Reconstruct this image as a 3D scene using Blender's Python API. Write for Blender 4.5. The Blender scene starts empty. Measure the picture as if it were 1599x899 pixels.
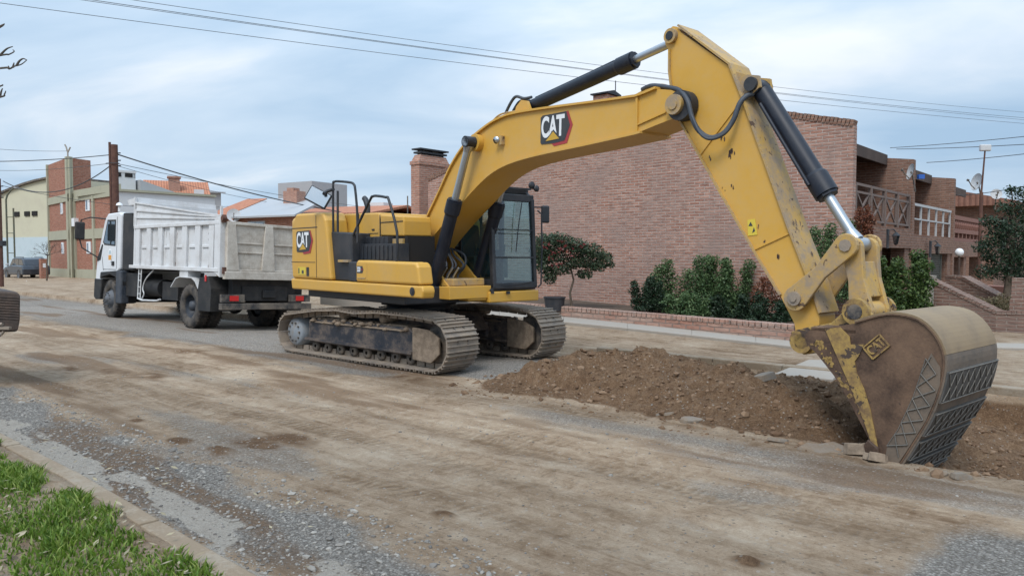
import bpy, math, random
import numpy as np
from mathutils import Vector, Matrix, noise as mnoise
R = math.radians
random.seed(7); rng = np.random.default_rng(7)
scn = bpy.context.scene; COL = scn.collection

# ------------------------------------------------------------------ camera, light, exposure
FPX, CXP, CYP, HOR, EYE = 1165.0, 799.5, 449.5, 398.0, 1.8
PITCH = math.atan((CYP-HOR)/FPX)
cd = bpy.data.cameras.new('camera'); cam = bpy.data.objects.new('camera', cd); COL.objects.link(cam)
cam.location = (0, 0, EYE); cam.rotation_euler = (R(90)-PITCH, 0, 0)
cd.sensor_width = 36; cd.lens = 36*FPX/1599; cd.clip_end = 3000; cd.clip_start = .05
scn.camera = cam
SUN_EL, SUN_AZ = 52, 200          # overcast: soft light from high behind the left shoulder
w = bpy.data.worlds.new('World'); scn.world = w; w.use_nodes = True
nt = w.node_tree; N = nt.nodes; Lk = nt.links; N.clear()
def wn(t, **k):
    n = N.new(t)
    for a, b in k.items(): setattr(n, a, b)
    return n
out = wn('ShaderNodeOutputWorld'); bg = wn('ShaderNodeBackground')
sky = wn('ShaderNodeTexSky', sky_type='NISHITA', sun_disc=False, sun_elevation=R(SUN_EL), sun_rotation=R(SUN_AZ), altitude=0, air_density=1.0, dust_density=1.5, ozone_density=1.2)
tc = wn('ShaderNodeTexCoord'); sep = wn('ShaderNodeSeparateXYZ'); Lk.new(tc.outputs['Generated'], sep.inputs[0])
zc = wn('ShaderNodeMath', operation='MAXIMUM'); Lk.new(sep.outputs[2], zc.inputs[0]); zc.inputs[1].default_value = 0.0
za = wn('ShaderNodeMath', operation='ADD'); Lk.new(zc.outputs[0], za.inputs[0]); za.inputs[1].default_value = .22
dx = wn('ShaderNodeMath', operation='DIVIDE'); Lk.new(sep.outputs[0], dx.inputs[0]); Lk.new(za.outputs[0], dx.inputs[1])
dy = wn('ShaderNodeMath', operation='DIVIDE'); Lk.new(sep.outputs[1], dy.inputs[0]); Lk.new(za.outputs[0], dy.inputs[1])
cmb = wn('ShaderNodeCombineXYZ'); Lk.new(dx.outputs[0], cmb.inputs[0]); Lk.new(dy.outputs[0], cmb.inputs[1])
mp = wn('ShaderNodeMapping'); Lk.new(cmb.outputs[0], mp.inputs[0]); mp.inputs['Rotation'].default_value = (0, 0, R(15)); mp.inputs['Scale'].default_value = (.55, .9, 1); mp.inputs['Location'].default_value = (1.3, .4, 0)
n1 = wn('ShaderNodeTexNoise'); n1.inputs['Scale'].default_value = 1.35; n1.inputs['Detail'].default_value = 7; n1.inputs['Roughness'].default_value = .52; n1.inputs['Distortion'].default_value = .5
Lk.new(mp.outputs[0], n1.inputs['Vector'])
n2 = wn('ShaderNodeTexNoise'); n2.inputs['Scale'].default_value = .55; n2.inputs['Detail'].default_value = 3; Lk.new(mp.outputs[0], n2.inputs['Vector'])
cr = wn('ShaderNodeValToRGB'); e = cr.color_ramp.elements
e[0].position = .35; e[0].color = (4.4, 6.1, 8.0, 1); e[1].position = .66; e[1].color = (9.2, 9.7, 10.3, 1)
m_ = cr.color_ramp.elements.new(.52); m_.color = (6.3, 7.7, 9.2, 1)
Lk.new(n1.outputs[0], cr.inputs[0])
cr2 = wn('ShaderNodeValToRGB'); e = cr2.color_ramp.elements
e[0].position = .3; e[0].color = (.82, .86, .9, 1); e[1].position = .68; e[1].color = (1.05, 1.04, 1.03, 1); Lk.new(n2.outputs[0], cr2.inputs[0])
mul = wn('ShaderNodeMixRGB', blend_type='MULTIPLY'); mul.inputs[0].default_value = 1; Lk.new(cr.outputs[0], mul.inputs[1]); Lk.new(cr2.outputs[0], mul.inputs[2])
mx = wn('ShaderNodeMixRGB'); mx.inputs[0].default_value = .93; Lk.new(sky.outputs[0], mx.inputs[1]); Lk.new(mul.outputs[0], mx.inputs[2])
zz = wn('ShaderNodeMath', operation='MULTIPLY'); Lk.new(zc.outputs[0], zz.inputs[0]); Lk.new(zc.outputs[0], zz.inputs[1])
zs = wn('ShaderNodeMath', operation='MULTIPLY_ADD'); Lk.new(zz.outputs[0], zs.inputs[0]); zs.inputs[1].default_value = .12; zs.inputs[2].default_value = .066     # overcast: zenith brighter than horizon
Lk.new(zs.outputs[0], bg.inputs[1]); Lk.new(mx.outputs[0], bg.inputs[0]); Lk.new(bg.outputs[0], out.inputs[0])
sd_ = bpy.data.lights.new('sun', 'SUN'); sd_.energy = 1.5; sd_.angle = R(22); sd_.color = (1, .965, .92)
sun = bpy.data.objects.new('sun', sd_); COL.objects.link(sun)
_az = R(SUN_AZ)
_d = Vector((math.sin(_az)*math.cos(R(SUN_EL)), math.cos(_az)*math.cos(R(SUN_EL)), math.sin(R(SUN_EL))))
sun.rotation_euler = _d.to_track_quat('Z', 'Y').to_euler()
vs = scn.view_settings; vs.view_transform = 'Standard'; vs.look = 'None'; vs.exposure = .62; vs.gamma = 1; vs.use_curve_mapping = False
scn.render.engine = 'CYCLES'; scn.cycles.use_denoising = True; scn.cycles.max_bounces = 6; scn.cycles.transparent_max_bounces = 12

# ------------------------------------------------------------------ survey helpers: camera rays onto real planes (1599 px photo grid)
_fw = np.array([0, math.cos(PITCH), -math.sin(PITCH)]); _up = np.array([0, math.sin(PITCH), math.cos(PITCH)]); _rt = np.array([1., 0, 0]); _cm = np.array([0, 0, EYE])
def ray(x, y): return _fw+_rt*(x-CXP)/FPX+_up*(CYP-y)/FPX
def at(x, y, d):
    v = ray(x, y); return Vector(_cm+v*(d/v[1]))
def gnd(x, y, z=0.):
    v = ray(x, y); return Vector(_cm+v*((z-EYE)/v[2]))
ST = R(-41); U = Vector((math.cos(ST), math.sin(ST), 0)); LL = Vector((-U.y, U.x, 0))     # street direction and its left normal
def S(s, t, z=0.): return U*s+LL*t+Vector((0, 0, z))
def toST(p): return p.x*U.x+p.y*U.y, p.x*LL.x+p.y*LL.y

# ------------------------------------------------------------------ materials
MT = {}
def newmat(name):
    m = bpy.data.materials.new(name); m.use_nodes = True; m.node_tree.nodes.clear(); return m, m.node_tree.nodes, m.node_tree.links
def nd(NN, t, ins=None, **k):
    n = NN.new(t)
    for a, b in k.items(): setattr(n, a, b)
    for a, b in (ins or {}).items(): n.inputs[a].default_value = b
    return n
def ramp(NN, stops):
    n = NN.new('ShaderNodeValToRGB'); el = n.color_ramp.elements
    while len(el) < len(stops): el.new(.5)
    for e_, (p, c) in zip(el, stops): e_.position = p; e_.color = (*c, 1) if len(c) == 3 else c
    return n
def c3(c): return (c[0], c[1], c[2], 1)
def paint(name, col, rough=.5, metal=0., dirt=(.16, .12, .09), dirt_amt=.35, dscale=2.5, var=.12, bump=.15, spec=.5, grime_hi=.62, coat=0., wear=None, wear_col=(.12, .07, .05), fine=40):
    m, NN, K = newmat(name)
    o = nd(NN, 'ShaderNodeOutputMaterial'); b = nd(NN, 'ShaderNodeBsdfPrincipled', {'Roughness': rough, 'Metallic': metal, 'Specular IOR Level': spec, 'Coat Weight': coat}); K.new(b.outputs[0], o.inputs[0])
    t = nd(NN, 'ShaderNodeTexCoord')
    a = nd(NN, 'ShaderNodeTexNoise', {'Scale': dscale, 'Detail': 8, 'Roughness': .65}); K.new(t.outputs['Object'], a.inputs['Vector'])
    f = nd(NN, 'ShaderNodeTexNoise', {'Scale': fine, 'Detail': 5, 'Roughness': .6}); K.new(t.outputs['Object'], f.inputs['Vector'])
    r1 = ramp(NN, [(.3, tuple(x*(1-var) for x in col)), (.7, tuple(min(1, x*(1+var)) for x in col))]); K.new(a.outputs[0], r1.inputs[0])
    # dirt film mask
    dm = nd(NN, 'ShaderNodeMath', operation='MULTIPLY_ADD'); K.new(f.outputs[0], dm.inputs[0]); dm.inputs[1].default_value = .35; K.new(a.outputs[0], dm.inputs[2])
    r2 = ramp(NN, [(grime_hi, (0, 0, 0)), (grime_hi+.3, (dirt_amt,)*3)]); K.new(dm.outputs[0], r2.inputs[0])
    mxx = nd(NN, 'ShaderNodeMixRGB'); K.new(r2.outputs[0], mxx.inputs[0]); K.new(r1.outputs[0], mxx.inputs[1]); mxx.inputs[2].default_value = c3(dirt)
    last = mxx.outputs[0]
    if wear:
        wv = nd(NN, 'ShaderNodeTexNoise', {'Scale': wear[0], 'Detail': 6, 'Roughness': .55, 'Distortion': .8}); K.new(t.outputs['Object'], wv.inputs['Vector'])
        r3 = ramp(NN, [(wear[1], (0, 0, 0)), (wear[1]+.02, (1, 1, 1))]); K.new(wv.outputs[0], r3.inputs[0])
        m2 = nd(NN, 'ShaderNodeMixRGB'); K.new(r3.outputs[0], m2.inputs[0]); K.new(last, m2.inputs[1]); m2.inputs[2].default_value = c3(wear_col); last = m2.outputs[0]
    K.new(last, b.inputs['Base Color'])
    rr = nd(NN, 'ShaderNodeMapRange', {'To Min': max(0, rough-.08), 'To Max': min(1, rough+.2)}); K.new(dm.outputs[0], rr.inputs[0]); K.new(rr.outputs[0], b.inputs['Roughness'])
    if bump:
        bm_ = nd(NN, 'ShaderNodeBump', {'Strength': bump, 'Distance': .01}); K.new(f.outputs[0], bm_.inputs['Height']); K.new(bm_.outputs[0], b.inputs['Normal'])
    MT[name] = m; return m
def brick(name, c1, c2, mortar, bw=.25, rh=.072, ms=.009, stain=.5, bump=.6, tint=(.5, .45, .4)):
    m, NN, K = newmat(name)
    o = nd(NN, 'ShaderNodeOutputMaterial'); b = nd(NN, 'ShaderNodeBsdfPrincipled', {'Roughness': .9, 'Specular IOR Level': .2}); K.new(b.outputs[0], o.inputs[0])
    t = nd(NN, 'ShaderNodeTexCoord')
    wob = nd(NN, 'ShaderNodeTexNoise', {'Scale': 3.0, 'Detail': 3}); K.new(t.outputs['UV'], wob.inputs['Vector'])
    wa = nd(NN, 'ShaderNodeVectorMath', operation='MULTIPLY_ADD'); K.new(wob.outputs['Color'], wa.inputs[0]); wa.inputs[1].default_value = (.02, .016, 0); K.new(t.outputs['UV'], wa.inputs[2])
    bt = nd(NN, 'ShaderNodeTexBrick', {'Scale': 1, 'Brick Width': bw, 'Row Height': rh, 'Mortar Size': ms, 'Mortar Smooth': .3, 'Bias': 0.0, 'Color1': c3(c1), 'Color2': c3(c2), 'Mortar': c3(mortar)}); K.new(wa.outputs[0], bt.inputs['Vector'])
    # second brick lookup with shifted rows gives extra per-brick variation
    a = nd(NN, 'ShaderNodeTexNoise', {'Scale': .7, 'Detail': 6, 'Roughness': .6}); K.new(t.outputs['UV'], a.inputs['Vector'])
    st = nd(NN, 'ShaderNodeMapping'); st.inputs['Scale'].default_value = (4.2, 13.5, 1); K.new(t.outputs['UV'], st.inputs[0])
    f = nd(NN, 'ShaderNodeTexNoise', {'Scale': 1.2, 'Detail': 3, 'Roughness': .7}); K.new(st.outputs[0], f.inputs['Vector'])
    r1 = ramp(NN, [(.28, (.50, .46, .44)), (.5, (1, 1, 1)), (.72, (1.35, 1.28, 1.22))]); K.new(f.outputs[0], r1.inputs[0])
    m1 = nd(NN, 'ShaderNodeMixRGB', {0: .85}, blend_type='MULTIPLY'); K.new(bt.outputs[0], m1.inputs[1]); K.new(r1.outputs[0], m1.inputs[2])
    r2 = ramp(NN, [(.4, (0, 0, 0)), (.7, (stain,)*3)]); K.new(a.outputs[0], r2.inputs[0])
    m2 = nd(NN, 'ShaderNodeMixRGB'); K.new(r2.outputs[0], m2.inputs[0]); K.new(m1.outputs[0], m2.inputs[1]); m2.inputs[2].default_value = c3(tint)
    K.new(m2.outputs[0], b.inputs['Base Color'])
    bb = nd(NN, 'ShaderNodeMath', operation='MULTIPLY_ADD'); K.new(bt.outputs['Fac'], bb.inputs[0]); bb.inputs[1].default_value = -1; K.new(f.outputs[0], bb.inputs[2])
    bm_ = nd(NN, 'ShaderNodeBump', {'Strength': bump, 'Distance': .012}); K.new(bb.outputs[0], bm_.inputs['Height']); K.new(bm_.outputs[0], b.inputs['Normal'])
    MT[name] = m; return m
def glass(name, tint=(.75, .9, .92), refl=.08, opac=.25, dark=(.05, .09, .1), bl=.35):
    m, NN, K = newmat(name)
    o = nd(NN, 'ShaderNodeOutputMaterial')
    tr = nd(NN, 'ShaderNodeBsdfTransparent', {'Color': c3(tint)}); df = nd(NN, 'ShaderNodeBsdfDiffuse', {'Color': c3(dark)}); gl = nd(NN, 'ShaderNodeBsdfGlossy', {'Roughness': .03, 'Color': (.9, .95, 1, 1)})
    a = nd(NN, 'ShaderNodeMixShader', {0: opac}); K.new(tr.outputs[0], a.inputs[1]); K.new(df.outputs[0], a.inputs[2])
    fr = nd(NN, 'ShaderNodeLayerWeight', {'Blend': bl}); ad = nd(NN, 'ShaderNodeMath', operation='ADD'); K.new(fr.outputs['Fresnel'], ad.inputs[0]); ad.inputs[1].default_value = refl; ad.use_clamp = True
    b = nd(NN, 'ShaderNodeMixShader'); K.new(ad.outputs[0], b.inputs[0]); K.new(a.outputs[0], b.inputs[1]); K.new(gl.outputs[0], b.inputs[2]); K.new(b.outputs[0], o.inputs[0])
    MT[name] = m; return m
def leafmat(name, cA, cB, cC, rough=.5, trans=.25):
    m, NN, K = newmat(name)
    o = nd(NN, 'ShaderNodeOutputMaterial'); b = nd(NN, 'ShaderNodeBsdfPrincipled', {'Roughness': rough, 'Specular IOR Level': .3})
    g = nd(NN, 'ShaderNodeNewGeometry'); r = ramp(NN, [(0, cA), (.55, cB), (1, cC)]); K.new(g.outputs['Random Per Island'], r.inputs[0]); K.new(r.outputs[0], b.inputs['Base Color'])
    tl = nd(NN, 'ShaderNodeBsdfTranslucent'); K.new(r.outputs[0], tl.inputs[0]); x = nd(NN, 'ShaderNodeMixShader', {0: trans}); K.new(b.outputs[0], x.inputs[1]); K.new(tl.outputs[0], x.inputs[2]); K.new(x.outputs[0], o.inputs[0])
    MT[name] = m; return m
def tiles(name, c1, c2, sx=.22):
    m, NN, K = newmat(name)
    o = nd(NN, 'ShaderNodeOutputMaterial'); b = nd(NN, 'ShaderNodeBsdfPrincipled', {'Roughness': .85}); K.new(b.outputs[0], o.inputs[0])
    t = nd(NN, 'ShaderNodeTexCoord')
    wv = nd(NN, 'ShaderNodeTexWave', {'Scale': .32/sx, 'Distortion': .3, 'Detail': 1}); K.new(t.outputs['UV'], wv.inputs['Vector'])
    wr = nd(NN, 'ShaderNodeTexWave', {'Scale': .9, 'Distortion': .4}, bands_direction='Y', wave_profile='SAW'); K.new(t.outputs['UV'], wr.inputs['Vector'])
    n = nd(NN, 'ShaderNodeTexNoise', {'Scale': 3, 'Detail': 6, 'Roughness': .7}); K.new(t.outputs['UV'], n.inputs['Vector'])
    r = ramp(NN, [(.3, c1), (.7, c2)]); K.new(n.outputs[0], r.inputs[0])
    d = ramp(NN, [(.0, (.55, .5, .5)), (.35, (1, 1, 1))]); K.new(wv.outputs[0], d.inputs[0])
    m1 = nd(NN, 'ShaderNodeMixRGB', {0: .8}, blend_type='MULTIPLY'); K.new(r.outputs[0], m1.inputs[1]); K.new(d.outputs[0], m1.inputs[2]); K.new(m1.outputs[0], b.inputs['Base Color'])
    ad = nd(NN, 'ShaderNodeMath', operation='ADD'); K.new(wv.outputs[0], ad.inputs[0]); K.new(wr.outputs[0], ad.inputs[1])
    bm_ = nd(NN, 'ShaderNodeBump', {'Strength': .8, 'Distance': .05}); K.new(ad.outputs[0], bm_.inputs['Height']); K.new(bm_.outputs[0], b.inputs['Normal'])
    MT[name] = m; return m

YEL = (.565, .312, .040)
paint('yellow', YEL, .38, dirt=(.36, .26, .14), dirt_amt=.35, dscale=1.4, var=.06, bump=.03, grime_hi=.55, fine=18)
paint('yellow_arm', YEL, .38, dirt=(.42, .31, .17), dirt_amt=.38, dscale=1.2, var=.07, bump=.04, grime_hi=.55, wear=(3.4, .745), wear_col=(.09, .04, .025), fine=18)
paint('yellow_worn', (.50, .30, .055), .6, dirt=(.27, .21, .15), dirt_amt=.95, dscale=4, var=.12, bump=.2, grime_hi=.5, wear=(9, .64), wear_col=(.09, .055, .035), fine=25)
paint('black_machine', (.013, .017, .024), .48, dirt=(.12, .10, .085), dirt_amt=.3, dscale=2, var=.2, bump=.05)
paint('black_cyl', (.008, .012, .022), .36, dirt=(.10, .085, .07), dirt_amt=.12, dscale=3, var=.2, bump=.02, spec=.35)
paint('black_dusty', (.03, .032, .037), .7, dirt=(.21, .17, .13), dirt_amt=.9, dscale=3.5, var=.25, bump=.3, grime_hi=.52)
paint('frame_paint', (.018, .022, .032), .45, dirt=(.2, .15, .11), dirt_amt=.9, dscale=3.0, var=.25, bump=.2, grime_hi=.6)
paint('track_steel', (.24, .205, .175), .6, metal=.3, dirt=(.31, .25, .19), dirt_amt=.9, dscale=6, var=.25, bump=.35, grime_hi=.5)
paint('caked_mud', (.19, .145, .105), .95, dirt=(.27, .21, .155), dirt_amt=.9, dscale=9, var=.3, bump=.9, fine=30)
paint('hub_grey', (.22, .25, .28), .6, dirt=(.22, .18, .14), dirt_amt=.8, dscale=6, bump=.2)
paint('chrome', (.40, .43, .46), .25, metal=.85, dirt=(.3, .27, .24), dirt_amt=.3, var=.05, bump=0)
paint('rust_bucket', (.080, .048, .033), .5, metal=.25, dirt=(.21, .13, .08), dirt_amt=.75, dscale=2.2, var=.4, bump=.2, grime_hi=.56, wear=(5, .66), wear_col=(.05, .035, .03))
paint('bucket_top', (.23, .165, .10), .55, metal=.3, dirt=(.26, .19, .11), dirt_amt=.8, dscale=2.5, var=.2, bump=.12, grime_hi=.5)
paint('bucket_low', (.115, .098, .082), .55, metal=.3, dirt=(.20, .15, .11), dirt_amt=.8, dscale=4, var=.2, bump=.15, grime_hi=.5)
paint('bucket_wear', (.092, .090, .086), .5, metal=.45, dirt=(.14, .12, .10), dirt_amt=.6, dscale=5, var=.2, bump=.15)
paint('weld', (.165, .155, .14), .6, metal=.4, dirt=(.2, .17, .14), dirt_amt=.4, var=.2, bump=.3)
paint('hose', (.035, .045, .06), .5, dirt=(.1, .09, .08), dirt_amt=.4, bump=.1)
paint('yellow_scraped', (.38, .25, .07), .65, dirt=(.10, .06, .04), dirt_amt=.9, dscale=7, var=.25, bump=.25, grime_hi=.55, wear=(9, .565), wear_col=(.06, .04, .03))
paint('cw_white', (.62, .64, .66), .5, dirt=(.30, .27, .24), dirt_amt=.35, dscale=3, var=.06, bump=.08)
paint('bed_white', (.60, .61, .62), .55, dirt=(.27, .24, .21), dirt_amt=.55, dscale=2.2, var=.08, bump=.12, grime_hi=.58, wear=(6, .73), wear_col=(.20, .15, .11))
paint('tail_white', (.58, .54, .475), .65, dirt=(.24, .20, .16), dirt_amt=.7, dscale=3.5, var=.12, bump=.2, grime_hi=.52, wear=(8, .70), wear_col=(.19, .14, .10))
paint('truck_black', (.011, .012, .014), .6, dirt=(.10, .085, .07), dirt_amt=.35, dscale=3, var=.2, bump=.1)
paint('truck_blue', (.018, .027, .042), .5, dirt=(.13, .12, .11), dirt_amt=.5, var=.15, bump=.1)
paint('tyre', (.022, .022, .024), .8, dirt=(.14, .115, .09), dirt_amt=.7, dscale=4, var=.2, bump=.4, grime_hi=.55)
paint('rim_grey', (.09, .10, .115), .6, dirt=(.16, .14, .12), dirt_amt=.6, dscale=6, bump=.2)
paint('red_lens', (.55, .02, .02), .25, dirt_amt=.1, bump=0, var=.05)
paint('mirror', (.55, .58, .60), .05, metal=1, dirt_amt=.1, bump=0, var=.02)
paint('decal_black', (.03, .035, .04), .4, dirt_amt=.1, bump=0, var=.05)
paint('decal_white', (.70, .72, .74), .45, dirt_amt=.1, bump=0, var=.02)
paint('decal_red', (.33, .03, .035), .4, dirt_amt=.1, bump=0, var=.05)
paint('decal_yellow', (.60, .46, .05), .45, dirt_amt=.1, bump=0, var=.03)
paint('decal_orange', (.60, .27, .04), .5, dirt_amt=.1, bump=0, var=.03)
paint('decal_gold', (.50, .30, .03), .4, dirt_amt=.1, bump=0, var=.03)
paint('seat_dark', (.02, .022, .026), .8, dirt_amt=.1)
paint('concrete', (.31, .285, .25), .9, dirt=(.25, .21, .17), dirt_amt=.7, dscale=2.5, var=.14, bump=.5, grime_hi=.52)
paint('kerb_conc', (.33, .285, .225), .92, dirt=(.20, .15, .10), dirt_amt=.95, dscale=3.0, var=.25, bump=1.0, grime_hi=.42)
paint('render_olive', (.36, .35, .26), .9, dirt=(.2, .19, .15), dirt_amt=.6, dscale=1.2, bump=.3)
paint('render_white', (.56, .57, .58), .9, dirt=(.4, .38, .35), dirt_amt=.5, dscale=.8, bump=.2, var=.05)
paint('render_cream', (.50, .48, .36), .9, dirt=(.34, .31, .25), dirt_amt=.6, dscale=.5, bump=.2, var=.08)
paint('render_blue', (.44, .52, .56), .9, dirt=(.28, .36, .38), dirt_amt=.8, dscale=.9, bump=.2, var=.08, grime_hi=.66)
paint('block_grey', (.36, .36, .37), .9, dirt=(.28, .26, .25), dirt_amt=.6, dscale=1.5, bump=.3)
paint('metal_roof', (.36, .37, .385), .5, metal=.2, dirt=(.35, .33, .31), dirt_amt=.5, dscale=.7, var=.05, bump=.1)
paint('timber', (.055, .035, .028), .8, dirt=(.12, .09, .07), dirt_amt=.5, bump=.3)
paint('timber_grey', (.17, .12, .10), .85, dirt=(.1, .07, .06), dirt_amt=.6, bump=.3)
paint('rusty_pole', (.085, .038, .028), .8, dirt=(.16, .09, .06), dirt_amt=.6, dscale=6, bump=.3)
paint('pole_green', (.085, .10, .075), .7, dirt=(.16, .10, .05), dirt_amt=.6)
paint('rail_brown', (.16, .12, .105), .7, dirt=(.09, .06, .05), dirt_amt=.5)
paint('rail_white', (.42, .43, .44), .5, dirt_amt=.2)
paint('terracotta', (.22, .105, .08), .85, dirt=(.15, .08, .07), dirt_amt=.6, bump=.3)
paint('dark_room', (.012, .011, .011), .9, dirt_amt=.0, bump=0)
paint('door_blue', (.20, .27, .31), .6, dirt_amt=.2)
paint('shutter', (.07, .075, .065), .7, dirt_amt=.3)
paint('dish', (.50, .51, .52), .6, dirt_amt=.4, var=.04)
paint('cable', (.07, .075, .08), .7, dirt_amt=0, bump=0)
paint('car_grey', (.035, .045, .06), .3, metal=.4, dirt=(.12, .1, .09), dirt_amt=.2, bump=0, coat=.6)
paint('bark', (.10, .075, .055), .9, dirt=(.16, .13, .1), dirt_amt=.7, dscale=8, bump=.8)
paint('twig', (.07, .06, .05), .9, dirt_amt=.2, bump=.2)
paint('blue_bit', (.02, .10, .40), .5, dirt_amt=.1)
paint('soil_bed', (.07, .05, .035), .95, dirt=(.12, .085, .06), dirt_amt=.8, bump=1)
paint('stone', (.20, .18, .155), .9, dirt=(.17, .125, .085), dirt_amt=.9, grime_hi=.48, dscale=5, var=.25, bump=.7)
paint('old_blade', (.055, .042, .036), .6, metal=.3, dirt=(.12, .08, .06), dirt_amt=.8, dscale=5, bump=.35)
brick('brick_gable', (.285, .140, .100), (.375, .225, .175), (.40, .325, .29), bw=.27, rh=.073, ms=.012, stain=.75, tint=(.27, .20, .175), bump=1.0)
brick('brick_house', (.17, .088, .062), (.23, .13, .092), (.23, .175, .145), bw=.27, rh=.072, ms=.010, stain=.4, tint=(.20, .14, .115))
brick('brick_stair', (.17, .10, .08), (.23, .145, .115), (.25, .20, .17), bw=.26, rh=.078, ms=.014, stain=.5, tint=(.21, .16, .14), bump=1.0)
brick('brick_low', (.33, .17, .125), (.38, .26, .21), (.22, .17, .145), bw=.24, rh=.095, ms=.012, stain=.75, tint=(.35, .27, .23), bump=1.0)
brick('brick_red', (.28, .11, .07), (.36, .165, .115), (.30, .21, .165), bw=.3, rh=.11, ms=.014, stain=.3, tint=(.27, .15, .11))
brick('brick_chim', (.34, .155, .105), (.39, .21, .15), (.36, .28, .24), bw=.25, rh=.072, ms=.012, stain=.3, tint=(.32, .2, .16))
tiles('roof_tile', (.36, .13, .07), (.48, .22, .125)); tiles('roof_tile_old', (.20, .09, .06), (.28, .14, .10))
glass('cab_glass', tint=(.55, .76, .78), refl=.10, opac=.07, dark=(.05, .11, .12), bl=.14); glass('truck_glass', tint=(.45, .55, .58), refl=.16, opac=.35, dark=(.06, .08, .09)); glass('house_glass', tint=(.2, .22, .24), refl=.2, opac=.6, dark=(.03, .035, .04))
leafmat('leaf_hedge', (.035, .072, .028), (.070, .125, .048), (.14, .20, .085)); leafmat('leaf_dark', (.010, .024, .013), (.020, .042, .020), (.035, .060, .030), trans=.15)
leafmat('leaf_bush', (.025, .050, .015), (.055, .095, .025), (.11, .16, .045)); leafmat('leaf_tree', (.018, .034, .018), (.035, .058, .030), (.07, .095, .05), trans=.15)
leafmat('leaf_red', (.10, .012, .016), (.16, .03, .03), (.20, .06, .04)); leafmat('leaf_dry', (.10, .03, .018), (.16, .055, .03), (.22, .10, .05)); leafmat('leaf_straw', (.16, .12, .07), (.25, .2, .12), (.10, .11, .05))
leafmat('grass_mat', (.050, .10, .012), (.12, .21, .022), (.26, .31, .08), trans=.35); leafmat('litter', (.22, .19, .12), (.34, .29, .19), (.16, .11, .06), trans=.1)
leafmat('pebble_mat', (.11, .10, .09), (.205, .19, .17), (.29, .27, .24), rough=.85, trans=0); leafmat('clod_mat', (.095, .055, .032), (.155, .097, .058), (.22, .148, .095), rough=.95, trans=0)

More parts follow.
